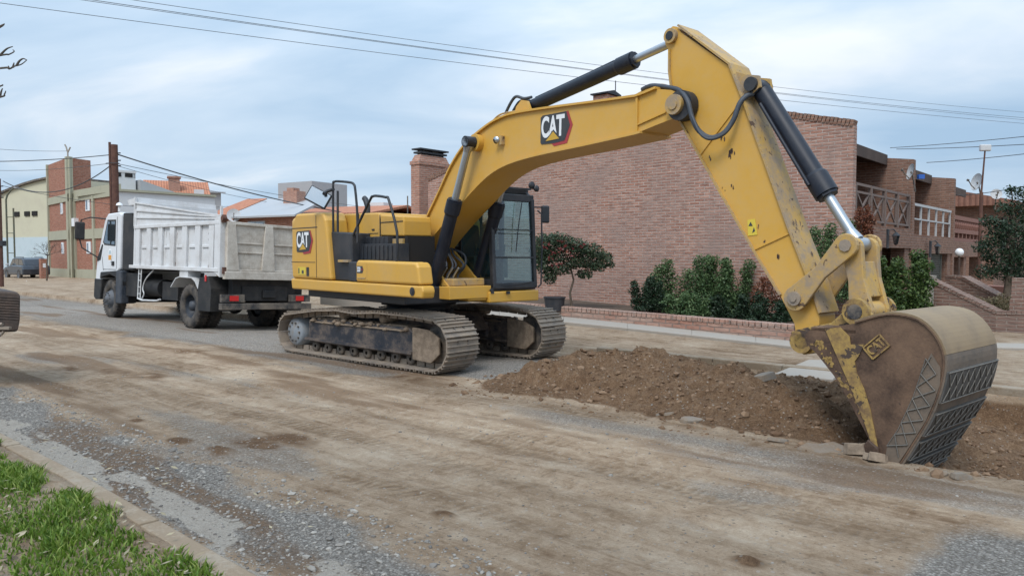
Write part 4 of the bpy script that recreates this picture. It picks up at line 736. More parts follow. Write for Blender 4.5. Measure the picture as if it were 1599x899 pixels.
# parked SUV
cc = S(-64.1, 18.3); 
def make_car(loc, yaw):
    r = root('parked_car', loc, (0, 0, yaw), label='dark grey SUV parked in front of the pale blue warehouse wall', category='car')
    m = MB(); body = [(-2.3, .35), (-2.32, .75), (-2.2, 1.02), (-.9, 1.05), (.9, 1.02), (1.9, .88), (2.28, .68), (2.32, .4), (2.2, .3)]
    m.prism(body, -.9, .9, 'y'); m.build('body', 'car_grey', r, bevel=.08, seg=3)
    m = MB(); cab_ = [(-2.15, 1.0), (-1.9, 1.48), (-1.5, 1.6), (.2, 1.6), (.55, 1.5), (1.25, 1.0)]; m.prism(cab_, -.74, .74, 'y'); m.build('cabin', 'car_grey', r, bevel=.06, seg=3)
    for sy in (-1, 1):
        m = MB(); m.prism([(-1.95, 1.06), (-1.75, 1.42), (-1.0, 1.5), (-1.0, 1.06)], sy*.735, sy*.752); m.prism([(-.93, 1.06), (-.93, 1.5), (-.1, 1.5), (-.1, 1.06)], sy*.735, sy*.752); m.prism([(-.03, 1.06), (-.03, 1.5), (.25, 1.48), (.98, 1.06)], sy*.735, sy*.752); m.build('side_window', 'house_glass', r)
        m = MB(); m.obox((.85, sy*.98, 1.1), (.2, .2, .14)); m.build('mirror', 'rail_white', r, bevel=.03)
        m = MB(); m.obox((2.18, sy*.68, .72), (.28, .35, .18)); m.build('headlight', 'decal_white', r, bevel=.04)
        for x in (-1.45, 1.4):
            m = MB(); m.lathe((x, sy*.74, .37), (0, sy, 0), [(0, .2), (0, .36), (.03, .375), (.17, .375), (.19, .35), (.19, .25)], 24); wo = m.build('wheel', 'tyre', r)
            m = MB(); m.lathe((x, sy*.74, .37), (0, sy, 0), [(.12, .001), (.17, .08), (.15, .2), (.19, .25)], 24); m.build('rim', 'rim_grey', wo)
    m = MB(); m.add([(.56, -.68, 1.5), (.56, .68, 1.5), (1.26, .7, 1.04), (1.26, -.7, 1.04)], [(0, 3, 2, 1)]); m.v = [(x+.015, y, z+.015) for x, y, z in m.v]; m.build('windscreen', 'house_glass', r)
    m = MB(); m.bar((-1.6, .6, 1.64), (.1, .6, 1.64), .04, .04); m.bar((-1.6, -.6, 1.64), (.1, -.6, 1.64), .04, .04); m.build('roof_rail', 'black_machine', r)
make_car((cc.x, cc.y, 0), ST+math.pi)
# brick pillar, lamp mast, poles
p = gnd(68.5, 437); r = root('brick_pillar', (p.x, p.y, 0), HR, label='short brick pillar between parked car and apartment block', category='pillar'); b = MB(); b.box(-.22, .22, -.2, .2, 0, at(68, 404, p.y).z); b.build('shaft', 'brick_red', r); b = MB(); b.box(-.1, .08, -.215, -.2, .9, 1.2); b.build('plate', 'decal_white', r)
p = at(12, 400, 66); r = root('street_lamp', (p.x, p.y, 0), label='tall street lamp with curved arm and ladder cross bars at far left', category='street lamp')
z = lambda y, d: at(0, y, d).z
b = MB(); b.tube([(0, 0, 0), (0, 0, z(312, 66)), (.12, 0, z(305, 66)), (.45, 0, z(297, 66)), (.8, 0, z(293, 66))], .075, 8); x2 = at(23, 400, 66).x-p.x; b.cyl((x2, 0, 0), (x2, 0, z(325, 66)), .07)
for yy in (339, 364, 395): b.bar((0, 0, z(yy, 66)), (x2, 0, z(yy, 66)), .06, .06)
b.build('mast', 'pole_green', r); b = MB(); b.obox((.95, 0, z(293, 66)), (.35, .2, .1)); b.build('lamp_head', 'block_grey', r)
def pole(px, ytop, d, w_, label, extra=True):
    p = at(px, 400, d); r = root('utility_pole', (p.x, p.y, 0), label=label, category='utility pole'); zt = at(px, ytop, d).z
    b = MB(); b.cyl((0, 0, -.2), (0, 0, zt), w_, w_*.93, 14)
    if extra: b.box(-w_-.10, -w_-.01, -.04, .04, -.2, zt+.12); b.box(-w_-.1, .1, -.03, .03, zt-1.0, zt-.94)
    b.build('shaft', 'rusty_pole', r)
    b = MB(); b.tube([(-w_-.2, -.1, zt-.9), (0, -w_-.05, zt-.9), (w_+.12, -.1, zt-.9)], .02, 5)
    for k in (-.4, -.75, -1.0): b.cyl((w_, 0, zt+k), (w_+.12, 0, zt+k), .03)
    b.build('bracket', 'black_machine', r); return r, zt
PO, zpo = pole(182.5, 226, 36, .165, 'rust brown steel utility pole behind the truck cab')
b = MB(); q = at(186, 321, 36)-PO.location; b.lathe(q, (0, 0, 1), [(0, .16), (.1, .13), (.16, .001)], 14); b.cyl(q-Vector((0, 0, .3)), q, .07); b.build('lamp_dome', 'decal_white', PO)
r, zt = pole(1, 279, 40, .12, 'dark wooden utility pole cut by the left edge of the picture', False)
b = MB(); q = at(1, 380, 40)-r.location; b.obox(q, (.4, .3, .28)); b.build('meter_box', 'black_machine', r)
p = at(637, 400, 47); b = MB(); b.cyl((p.x, p.y, 0), (p.x, p.y, at(637, 306, 47).z), .04); b.build('thin_pole', 'black_dusty', label='thin grey pole just left of the tall brick chimney', category='pole')

# overhead cables: 3D spans with sag, endpoints at poles outside or inside the frame
def cable(a, b, sag, r_, label, grp=None):
    A_, B2_ = Vector(a), Vector(b); n = 40
    pts = [A_.lerp(B2_, k/n)-Vector((0, 0, 4*sag*(k/n)*(1-k/n))) for k in range(n+1)]
    m = MB(); m.tube(pts, r_, 5); t = dict(label=label, category='cable')
    if grp: t['group'] = grp
    return m.build('overhead_cable', 'cable', **t)
G1 = 'overhead cables crossing the sky'
cable(at(-60, -3, 16), at(1700, 201, 34), .25, .007, 'lowest long cable of the span crossing the whole sky', G1)
cable(at(60, -12, 15), at(1700, 192, 34), .28, .007, 'second long cable of the span, just above the lowest one', G1)
cable(at(60, -9.5, 15.2), at(1700, 196, 34.2), .24, .006, 'thinner long cable running just below the second one', G1)
cable(at(110, -14, 15), at(1700, 183, 34), .28, .006, 'uppermost long cable of the span crossing the sky', G1)
G2 = 'cables over the row houses'
cable(at(1390, 231, 30), at(1700, 202, 22), .05, .012, 'upper cable rising to the right over the row houses', G2)
cable(at(1400, 233, 30), at(1700, 219, 22), .05, .012, 'cable just under the upper one over the row houses', G2)
cable(at(1447, 254, 28), at(1700, 228, 22), .05, .012, 'cable starting at the middle house roof, rising right', G2)
cable(at(1480, 306, 25), at(1700, 264, 20), .15, .012, 'cable from the antenna pole to the right edge below the others', G2)
G3 = 'cables on the rusty utility pole'
pt = lambda dz: PO.location+Vector((.1, 0, zpo-dz))
cable(pt(.45), at(640, 345, 52), .5, .035, 'thick black cable from the rusty pole towards the brick chimney', G3)
cable(pt(.9), at(640, 330, 60), .3, .014, 'thin cable below the thick one on the right of the rusty pole', G3)
cable(pt(1.0), at(450, 320, 50), .2, .012, 'short thin cable dropping from the rusty pole to the tank block', G3)
cable(pt(.45), at(-60, 252, 38), .12, .022, 'cable from the top of the rusty pole leftwards out of frame', G3)
cable(pt(.85), at(-60, 262, 60), .3, .014, 'thin cable under the top one going left from the rusty pole', G3)
cable(pt(.75), at(5, 283, 40), 1.0, .026, 'sagging cable from the rusty pole to the wooden pole at left', G3)
cable(at(3, 290, 40), at(420, 313, 60), .9, .014, 'slack cable sweeping from the wooden pole across the brick tower', G3)
cable(at(-60, 228, 40), at(105, 236, 54), .1, .012, 'thin cable reaching the tower from the left edge', G3)

# ------------------------------------------------------------------ vegetation
def leaves(mb, cs, n, size, rnd, flat=.0, aspect=1.9, mi=0):
    """cs: list of (center, (rx,ry,rz), weight) ellipsoid clumps"""
    ws = [c[2] for c in cs]; tot = sum(ws)
    for c, rad, w_ in cs:
        for _ in range(int(n*w_/tot)):
            d = Vector((rnd.gauss(0, 1), rnd.gauss(0, 1), rnd.gauss(0, 1))).normalized(); q = rnd.random()**.45
            p = Vector(c)+Vector((d.x*rad[0]*q, d.y*rad[1]*q, d.z*rad[2]*q))
            a = Vector((rnd.gauss(0, 1), rnd.gauss(0, 1), rnd.gauss(0, .6))).normalized(); nn = (Vector((rnd.gauss(0, 1), rnd.gauss(0, 1), rnd.gauss(0, 1)))+d*.8+Vector((0, 0, flat))).normalized()
            e2 = nn.cross(a); 
            if e2.length < .1: continue
            e2.normalize(); e1 = e2.cross(nn); L_ = size*rnd.uniform(.6, 1.3); w2 = L_/aspect/2
            mb.add([p-e1*L_/2, p-e1*L_*.1+e2*w2, p+e1*L_/2, p-e1*L_*.1-e2*w2], [(0, 1, 2, 3)], mi)
def clumps(base, spread, n, rad, rnd):
    return [(Vector(base)+Vector((rnd.uniform(-1, 1)*spread[0], rnd.uniform(-1, 1)*spread[1], rnd.uniform(-1, 1)*spread[2])), tuple(rad*rnd.uniform(.6, 1.3) for _ in range(3)), 1.) for _ in range(n)]
def shrub(name, px0, px1, ytop, ybase, d, mat, label, cat='shrub', n=2500, size=.07, seed=1, spikes=5, group=None, depth=.5, aspect=1.9):
    rnd = random.Random(seed); a = at(px0, ybase, d); b = at(px1, ybase, d); t = at((px0+px1)/2, ytop, d); W_ = b.x-a.x; H = t.z-a.z
    o = Vector(((a.x+b.x)/2, d, a.z)); tg = dict(label=label, category=cat)
    if group: tg['group'] = group
    r = root(name, o, **tg); cs = []
    st = MB()
    for k in range(spikes):
        x = -W_/2+W_*(k+.5)/spikes+rnd.uniform(-.08, .08)*W_; y = rnd.uniform(-.4, .4)*depth; top = H*(rnd.uniform(.68, 1.0) if spikes > 2 else 1)
        lean = rnd.uniform(-.15, .15)*H; m = 7
        st.tube([(x*.6, y, -.1), (x*.9+lean*.3, y, top*.5), (x+lean, y, top*.95)], [.025, .018, .006], 5)
        for j in range(m):
            f = (j+.6)/m; rr_ = (W_/spikes*1.12)*(1-.60*f**1.8)*rnd.uniform(.7, 1.25); cs.append((Vector((x*(.85+.15*f)+lean*f+rnd.uniform(-.05, .05), y, top*f)), (rr_, max(.18, rr_*.9), top/m*.85), (1-.5*f)))
    st.build('stem', 'bark', r); mb = MB(); leaves(mb, cs, int(n*2.3), size*.9, rnd, aspect=aspect); mb.build('foliage', mat, r); return r
GH = 'shrubs along the brick side wall'
shrub('hedge_shrub', 1018, 1104, 398, 487, 18.3, 'leaf_hedge', 'tall leafy shrub at the left of the hedge, one spike leaning left', n=3400, seed=3, spikes=4, group=GH)
shrub('hedge_shrub', 1082, 1128, 402, 490, 17.9, 'leaf_hedge', 'narrow upright shrub in the middle of the hedge', n=2300, seed=4, spikes=2, group=GH)
shrub('hedge_shrub', 1115, 1172, 400, 494, 17.5, 'leaf_hedge', 'broad upright shrub right of the middle of the hedge', n=3000, seed=5, spikes=3, group=GH)
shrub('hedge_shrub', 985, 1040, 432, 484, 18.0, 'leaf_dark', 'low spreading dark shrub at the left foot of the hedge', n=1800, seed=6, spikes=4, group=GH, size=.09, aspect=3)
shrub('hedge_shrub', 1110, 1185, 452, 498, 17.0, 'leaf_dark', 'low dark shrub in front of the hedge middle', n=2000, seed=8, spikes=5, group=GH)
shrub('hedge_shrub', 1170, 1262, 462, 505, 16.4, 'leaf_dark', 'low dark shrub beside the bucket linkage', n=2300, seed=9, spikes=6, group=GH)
shrub('hedge_shrub', 1040, 1120, 455, 494, 17.4, 'leaf_hedge', 'low green shrub at the foot of the hedge, left of centre', n=2000, seed=10, spikes=5, group=GH)
shrub('dry_shrub', 1176, 1196, 434, 480, 16.9, 'leaf_dry', 'reddish dry plant against the brick wall right of the hedge', n=500, seed=11, spikes=2, size=.06)
shrub('dry_shrub', 1200, 1222, 430, 480, 16.7, 'leaf_dry', 'reddish dry plant touching the stick, right of the other dry one', n=500, seed=12, spikes=2, size=.06)
shrub('upright_bush', 1252, 1338, 346, 470, 16.0, 'leaf_hedge', 'tall green bush behind the excavator linkage', n=3400, seed=13, spikes=3)
shrub('upright_bush', 1358, 1456, 392, 498, 15.2, 'leaf_bush', 'rounded bright green bush beside the pale gate pillar', n=4200, seed=14, spikes=5, size=.085, depth=.8)
shrub('dry_vine', 1332, 1356, 322, 372, 15.9, 'leaf_dry', 'brown dried climbing plant under the cross pattern balcony', n=900, seed=15, spikes=3, size=.06)
shrub('dry_shrub', 1520, 1592, 458, 486, 17.2, 'leaf_straw', 'straw coloured scraggy plant on top of the nearer stair wall', n=700, seed=16, spikes=6, size=.1, aspect=5)
def crown_tree(name, base, trunk_pts, cl, n, size, mat, label, cat='tree', seed=1, mat2=None, cl2=None, n2=0, tr=.06, group=None, aspect=1.9):
    rnd = random.Random(seed); r = root(name, base, label=label, category=cat); b = MB()
    b.tube(trunk_pts, [tr*(1-.6*i/len(trunk_pts)) for i in range(len(trunk_pts))], 7)
    top = Vector(trunk_pts[-1])
    for c in cl[::2]: mid_ = (top+Vector(c[0]))/2+Vector((0, 0, .05)); b.tube([top, mid_, Vector(c[0])], [tr*.4, tr*.25, tr*.1], 5)
    b.build('trunk', 'bark', r); m = MB(); leaves(m, cl, n, size, rnd, aspect=aspect); m.build('crown', mat, r)
    if mat2: m = MB(); leaves(m, cl2, n2, size, rnd, aspect=1.3); m.build('flowers', mat2, r)
    return r
rnd = random.Random(21)
# flowering small tree against the wall, right of the cab
d = 18.6; o = at(893, 476, d); cl = []
for (px, py, rx, rz) in ((852, 380, .35, .28), (872, 376, .4, .22), (895, 384, .4, .22), (918, 392, .42, .22), (940, 402, .3, .16), (865, 400, .42, .22), (900, 408, .42, .2), (930, 415, .34, .16), (952, 412, .14, .1), (848, 412, .28, .26), (876, 420, .34, .16), (858, 432, .2, .2), (912, 428, .22, .12), (845, 395, .3, .3)):
    cl.append((at(px, py, d)-o, (rx, .45, rz), rx*rz))
clr = [(at(px, py, d-.4)-o, (.18, .15, .12), 1) for px, py in ((878, 378), (885, 390), (868, 393), (892, 398), (862, 400), (850, 382), (905, 384), (872, 412))]
crown_tree('flowering_tree', o, [(0, 0, -.1), (-.05, 0, .3), (.04, 0, .62), (-.03, 0, .92)], cl, 8000, .075, 'leaf_tree', 'small dark leaved tree with red flowers on the brick wall beside the cab', seed=22, mat2='leaf_red', cl2=clr, n2=90, tr=.035)
# dark conifer-like tree right edge
d = 17.5; o = at(1570, 470, d); cl = []
for (px, py, r_) in ((1580, 298, .2), (1600, 306, .35), (1572, 325, .3), (1545, 345, .22), (1535, 385, .25), (1540, 425, .3), (1600, 330, .4), (1560, 355, .38), (1590, 360, .5), (1550, 375, .3), (1615, 380, .6), (1570, 395, .5), (1545, 400, .22), (1600, 410, .5), (1560, 420, .35), (1590, 432, .4)): cl.append((at(px, py, d)-o, (r_, r_*.9, r_*.7), r_*r_))
crown_tree('dark_tree', o, [(0, 0, -.4), (.05, 0, .4), (.1, 0, 1.0), (.15, 0, 1.7)], cl, 7500, .085, 'leaf_dark', 'dark dense evergreen tree at the right edge in front of the last house', seed=23, tr=.09, aspect=2.6)
# bare street tree at left
def bare(name, base, h, lean, n, seed, label, r0=.05, ext=None):
    rnd = random.Random(seed); r = root(name, base, label=label, category='tree'); b = MB(); b.tube([(0, 0, -.1), (lean*.3, 0, h*.5), (lean, 0, h)], [r0, r0*.8, r0*.5], 7); b.build('trunk', 'bark', r); m = MB()
    def grow(p, d, L_, rr_, lev):
        q = p+d*L_; mid_ = (p+q)/2+Vector((rnd.uniform(-.1, .1), rnd.uniform(-.1, .1), rnd.uniform(-.05, .1)))*L_; m.tube([p, mid_, q], [rr_, rr_*.8, rr_*.6], 4)
        if lev:
            for _ in range(3): dd = (d+Vector((rnd.gauss(0, .6), rnd.gauss(0, .6), rnd.gauss(.1, .5)))).normalized(); grow(q, dd, L_*rnd.uniform(.55, .85), rr_*.6, lev-1)
    for _ in range(n): grow(Vector((lean, 0, h)), Vector((rnd.uniform(-.5, 1)+lean*.2, rnd.uniform(-.6, .6), rnd.uniform(.2, 1))).normalized(), h*.25, r0*.35, 3)
    m.build('crown', 'twig', r); return r
p = gnd(73, 441); bare('street_tree', (p.x, p.y, 0), 1.75, .1, 6, 4, 'small leafless street tree on the pavement before the brick block', .06)
# bare tree standing left outside the frame, twigs reach in
r = root('bare_tree', (-8.6, 9.5, .1), label='leafless twigs of a tree reaching in at the upper left edge', category='tree')
b = MB(); b.tube([(0, 0, -.1), (.1, 0, 2), (0, 0, 4)], [.14, .11, .07], 8); b.build('trunk', 'bark', r)
m = MB(); o = Vector(r.location)
def twig(pp, d, r0):
    P = [at(x, y, d)-o for x, y in pp]; m.tube(smoothpath(P, 4), [r0*(1-.7*i/(4*(len(P)-1))) for i in range(4*(len(P)-1)+1)], 5)
for pp in ([(-260, 140), (-120, 110), (0, 87), (12, 86), (22, 81), (20, 78)], [(0, 87), (10, 77), (20, 73)], [(-120, 125), (0, 107), (14, 108), (22, 104), (33, 101), (42, 94)], [(26, 103), (30, 96), (36, 92), (42, 94)], [(14, 108), (13, 103)], [(20, 106), (22, 98)], [(0, 42), (6, 38)], [(-40, 60), (0, 43), (7, 37)], [(-60, 160), (0, 152), (7, 147), (9, 142)], [(0, 150), (2, 143), (4, 138)], [(-40, 145), (0, 135), (4, 132)]): twig(pp, 9.2, .016)
m.build('branch', 'twig', r)

# ------------------------------------------------------------------ grass verge, pebbles, clods
def grass():
    rnd = random.Random(31); mb = MB(); n = 0
    for _ in range(85000):
        s = rnd.uniform(-12.5, -3.4); t = rnd.uniform(-.2, 2.06) if s > -7 else rnd.uniform(.8, 2.06); f = fbm(s, t, 61, 3, 1.3)
        edge = 1.84+.22*fbm(s, 0, 2, 3, 2.2)
        if t > edge+.05: continue
        bare_ = t < 1.15+.5*f and s > -6.9
        if rnd.random() > (.12 if bare_ else .82)+.5*f: continue
        p = S(s, t); 
        if p.y < 3.2 or p.y > 11: continue
        z = .09; h_ = rnd.uniform(.02, .065)*(1.1+1.1*f)*(.5 if bare_ else 1)*(1+.5*sst(-6.2, -7.2, s)); wd = rnd.uniform(.004, .009)
        a = rnd.uniform(0, 6.28); sx, sy = math.cos(a)*wd, math.sin(a)*wd; la = rnd.uniform(0, 6.28); ln = h_*rnd.uniform(.2, 1.1); lx, ly = math.cos(la)*ln, math.sin(la)*ln
        mb.add([(p.x-sx, p.y-sy, z), (p.x+sx, p.y+sy, z), (p.x+sx*.7+lx*.4, p.y+sy*.7+ly*.4, z+h_*.65), (p.x-sx*.7+lx*.4, p.y-sy*.7+ly*.4, z+h_*.65), (p.x+lx, p.y+ly, z+h_)], [(0, 1, 2, 3), (3, 2, 4)])
    mb.build('grass', 'grass_mat', kind='stuff')
    mb = MB()
    for _ in range(420):
        s = rnd.uniform(-9, -3.6); t = rnd.uniform(.2, 2.0) if rnd.random() < .8 else rnd.uniform(2.2, 3.2); p = S(s, t); z = .13+rnd.uniform(0, .04) if t < 2.05 else .03; L_ = rnd.uniform(.03, .08); a = rnd.uniform(0, 6.28); e1_ = Vector((math.cos(a), math.sin(a), rnd.uniform(-.3, .4))).normalized(); e2_ = e1_.cross(Vector((rnd.uniform(-.4, .4), rnd.uniform(-.4, .4), 1))).normalized(); c = Vector((p.x, p.y, z))
        mb.add([c-e1_*L_/2, c+e2_*L_*.17, c+e1_*L_/2, c-e2_*L_*.17], [(0, 1, 2, 3)])
    mb.build('leaf_litter', 'litter', kind='stuff')
grass()
# soil sheet under the grass
m = MB(); pts = [(-40, 1.84), (-9, 1.96), (-6.4, 1.97), (-4.8, 1.92), (-2, 1.86), (4, 1.82)]
for a, b in zip(pts[:-1], pts[1:]): m.add([S(a[0], -12, .085), S(b[0], -12, .085), S(b[0], b[1]+.01, .085), S(a[0], a[1]+.01, .085)], [(0, 1, 2, 3)])
m.build('verge_soil', 'soil_bed', kind='structure')
ICO = None
def stone_shape(rnd):
    t = (1+5**.5)/2; v = [Vector(q).normalized() for q in ((-1, t, 0), (1, t, 0), (-1, -t, 0), (1, -t, 0), (0, -1, t), (0, 1, t), (0, -1, -t), (0, 1, -t), (t, 0, -1), (t, 0, 1), (-t, 0, -1), (-t, 0, 1))]
    return [q*rnd.uniform(.75, 1.2) for q in v]
IF = [(0, 11, 5), (0, 5, 1), (0, 1, 7), (0, 7, 10), (0, 10, 11), (1, 5, 9), (5, 11, 4), (11, 10, 2), (10, 7, 6), (7, 1, 8), (3, 9, 4), (3, 4, 2), (3, 2, 6), (3, 6, 8), (3, 8, 9), (4, 9, 5), (2, 4, 11), (6, 2, 10), (8, 6, 7), (9, 8, 1)]
def stone(mb, p, sz, rnd, flat=.55, smooth=True):
    M = Matrix.Rotation(rnd.uniform(0, 6.28), 3, 'Z') @ Matrix.Rotation(rnd.uniform(-.4, .4), 3, 'X'); sx, sy, sz2 = sz*rnd.uniform(.8, 1.4), sz*rnd.uniform(.6, 1), sz*flat*rnd.uniform(.7, 1.2)
    mb.add([Vector(p)+M @ Vector((q.x*sx, q.y*sy, q.z*sz2)) for q in stone_shape(rnd)], IF, 0, smooth)
def pebbles():
    rnd = random.Random(41); mb = MB()
    for _ in range(70000):
        s = -12+13.5*rnd.random(); t = 2.15+6.0*rnd.random()**2.2 if rnd.random() < .7 else rnd.uniform(2.2, 7.5)
        if s > 1.5: continue
        r_, g_, b_ = gmask(s, t); pr = .9*max(0, r_-.25)+.07
        if 2.15 < t < 3.2: pr = max(pr, .5)-.42*b_
        if s > -2.0 and t > 3.4: pr *= .25
        if rnd.random() > pr: continue
        p = S(s, t)
        if p.y < 3.4 or p.y > 12.5 or abs(p.x/p.y) > .75: continue
        sz = min(.030, .0035+.0038*rnd.expovariate(1.)) * (1.2 if t < 3.3 else .8)
        p.z = zg(s, t)+sz*.12; stone(mb, p, sz, rnd, .6, False)
    mb.build('gravel', 'pebble_mat', kind='stuff')
    mb = MB()
    for _ in range(9000):      # clods on and around the excavated heap and in the hole
        s = rnd.uniform(-8.2, .8); t = rnd.uniform(6.6, 10.9); pl = pile(s, t); tr_ = trench(s, t); near = pile(s, t+.35) > .02 or pile(s, t+.15) > .0 or trench(s, t+.25) > .1
        if pl < .02 and tr_ < .1 and not (near and rnd.random() < .5): continue
        if rnd.random() > .8: continue
        sz = min(.075, .005+.0105*rnd.expovariate(1.)); p = S(s, t, zg(s, t)+sz*.05); stone(mb, p, sz, rnd, .7, False)
    mb.build('soil_clods', 'clod_mat', kind='stuff')
pebbles()
def slab(name, px, py, zz, sz, label, mat='stone', flat=.35, seed=1):
    rnd = random.Random(seed); g = gnd(px, py, zz); r_ = MB(); v = []; n = 9
    pr = [sz*rnd.uniform(.65, 1.15) for _ in range(n)]; a0 = rnd.uniform(0, 6)
    low = [(math.cos(a0+6.283*k/n)*pr[k]*1.3, math.sin(a0+6.283*k/n)*pr[k]*.8, 0) for k in range(n)]; hi = [(x*.9, y*.9, sz*flat*rnd.uniform(.75, 1.15)) for x, y, _ in low]
    r_.add(low+hi, [tuple(range(n-1, -1, -1)), tuple(range(n, 2*n))]+[(i, (i+1) % n, n+(i+1) % n, n+i) for i in range(n)]); r_.M = Matrix.Translation((g.x, g.y, zz-.02)) @ Matrix.Rotation(rnd.uniform(-.3, .3), 4, 'X') @ Matrix.Rotation(rnd.uniform(-.2, .2), 4, 'Y')
    return r_.build(name, mat, bevel=sz*.06, label=label, category='stone')
slab('stone_block', 1195, 592, .34, .11, 'largest grey rock on top of the earth heap', seed=2, flat=.8)
slab('stone_slab', 1080, 656, .03, .12, 'pale flat stone at the foot of the heap, right one of two', seed=3)
slab('stone_slab', 1038, 646, .04, .10, 'pale flat stone at the foot of the heap, left one of two', seed=4)
slab('stone_slab', 1290, 702, .0, .20, 'broken slab of road crust left of the bucket teeth', seed=5, flat=.25)
slab('earth_block', 1340, 706, .02, .105, 'soil coated broken block just left of the bucket tip', mat='caked_mud', seed=14, flat=.95)
slab('earth_block', 1366, 716, .02, .08, 'smaller soil coated block touching the bucket tip', mat='caked_mud', seed=15, flat=.9)
slab('stone_slab', 1215, 686, .02, .09, 'small broken crust piece at the edge of the heap', seed=6)
slab('stone_slab', 1500, 745, .0, .09, 'rounded stone right of the bucket at the hole edge', seed=7, flat=.6)
slab('stone_slab', 1468, 740, .0, .07, 'small stone just below the bucket tip', seed=8, flat=.6)
slab('stone_block', 695, 805, .0, .04, 'lone small rock on the bare road in the foreground', seed=9, flat=.7)

# ------------------------------------------------------------------ excavator
EC = Vector((-1.65, 13.2, 0)); EA = R(-49.5); eu = np.array([math.cos(EA), math.sin(EA), 0]); el = np.array([-eu[1], eu[0], 0])
def sdl(px, py, y):
    """photo point -> machine-local (x, y, z) on the lengthwise plane at lateral offset y"""
    v = ray(px, py); P0 = np.array(EC)+el*y; t = ((P0-_cm) @ el)/(v @ el); P = _cm+v*t-np.array(EC); return (float(P @ eu), y, float(P[2]))
X_ = root('crawler_excavator', EC, (0, 0, EA), label='large yellow crawler excavator digging with its bucket in the road', category='excavator')
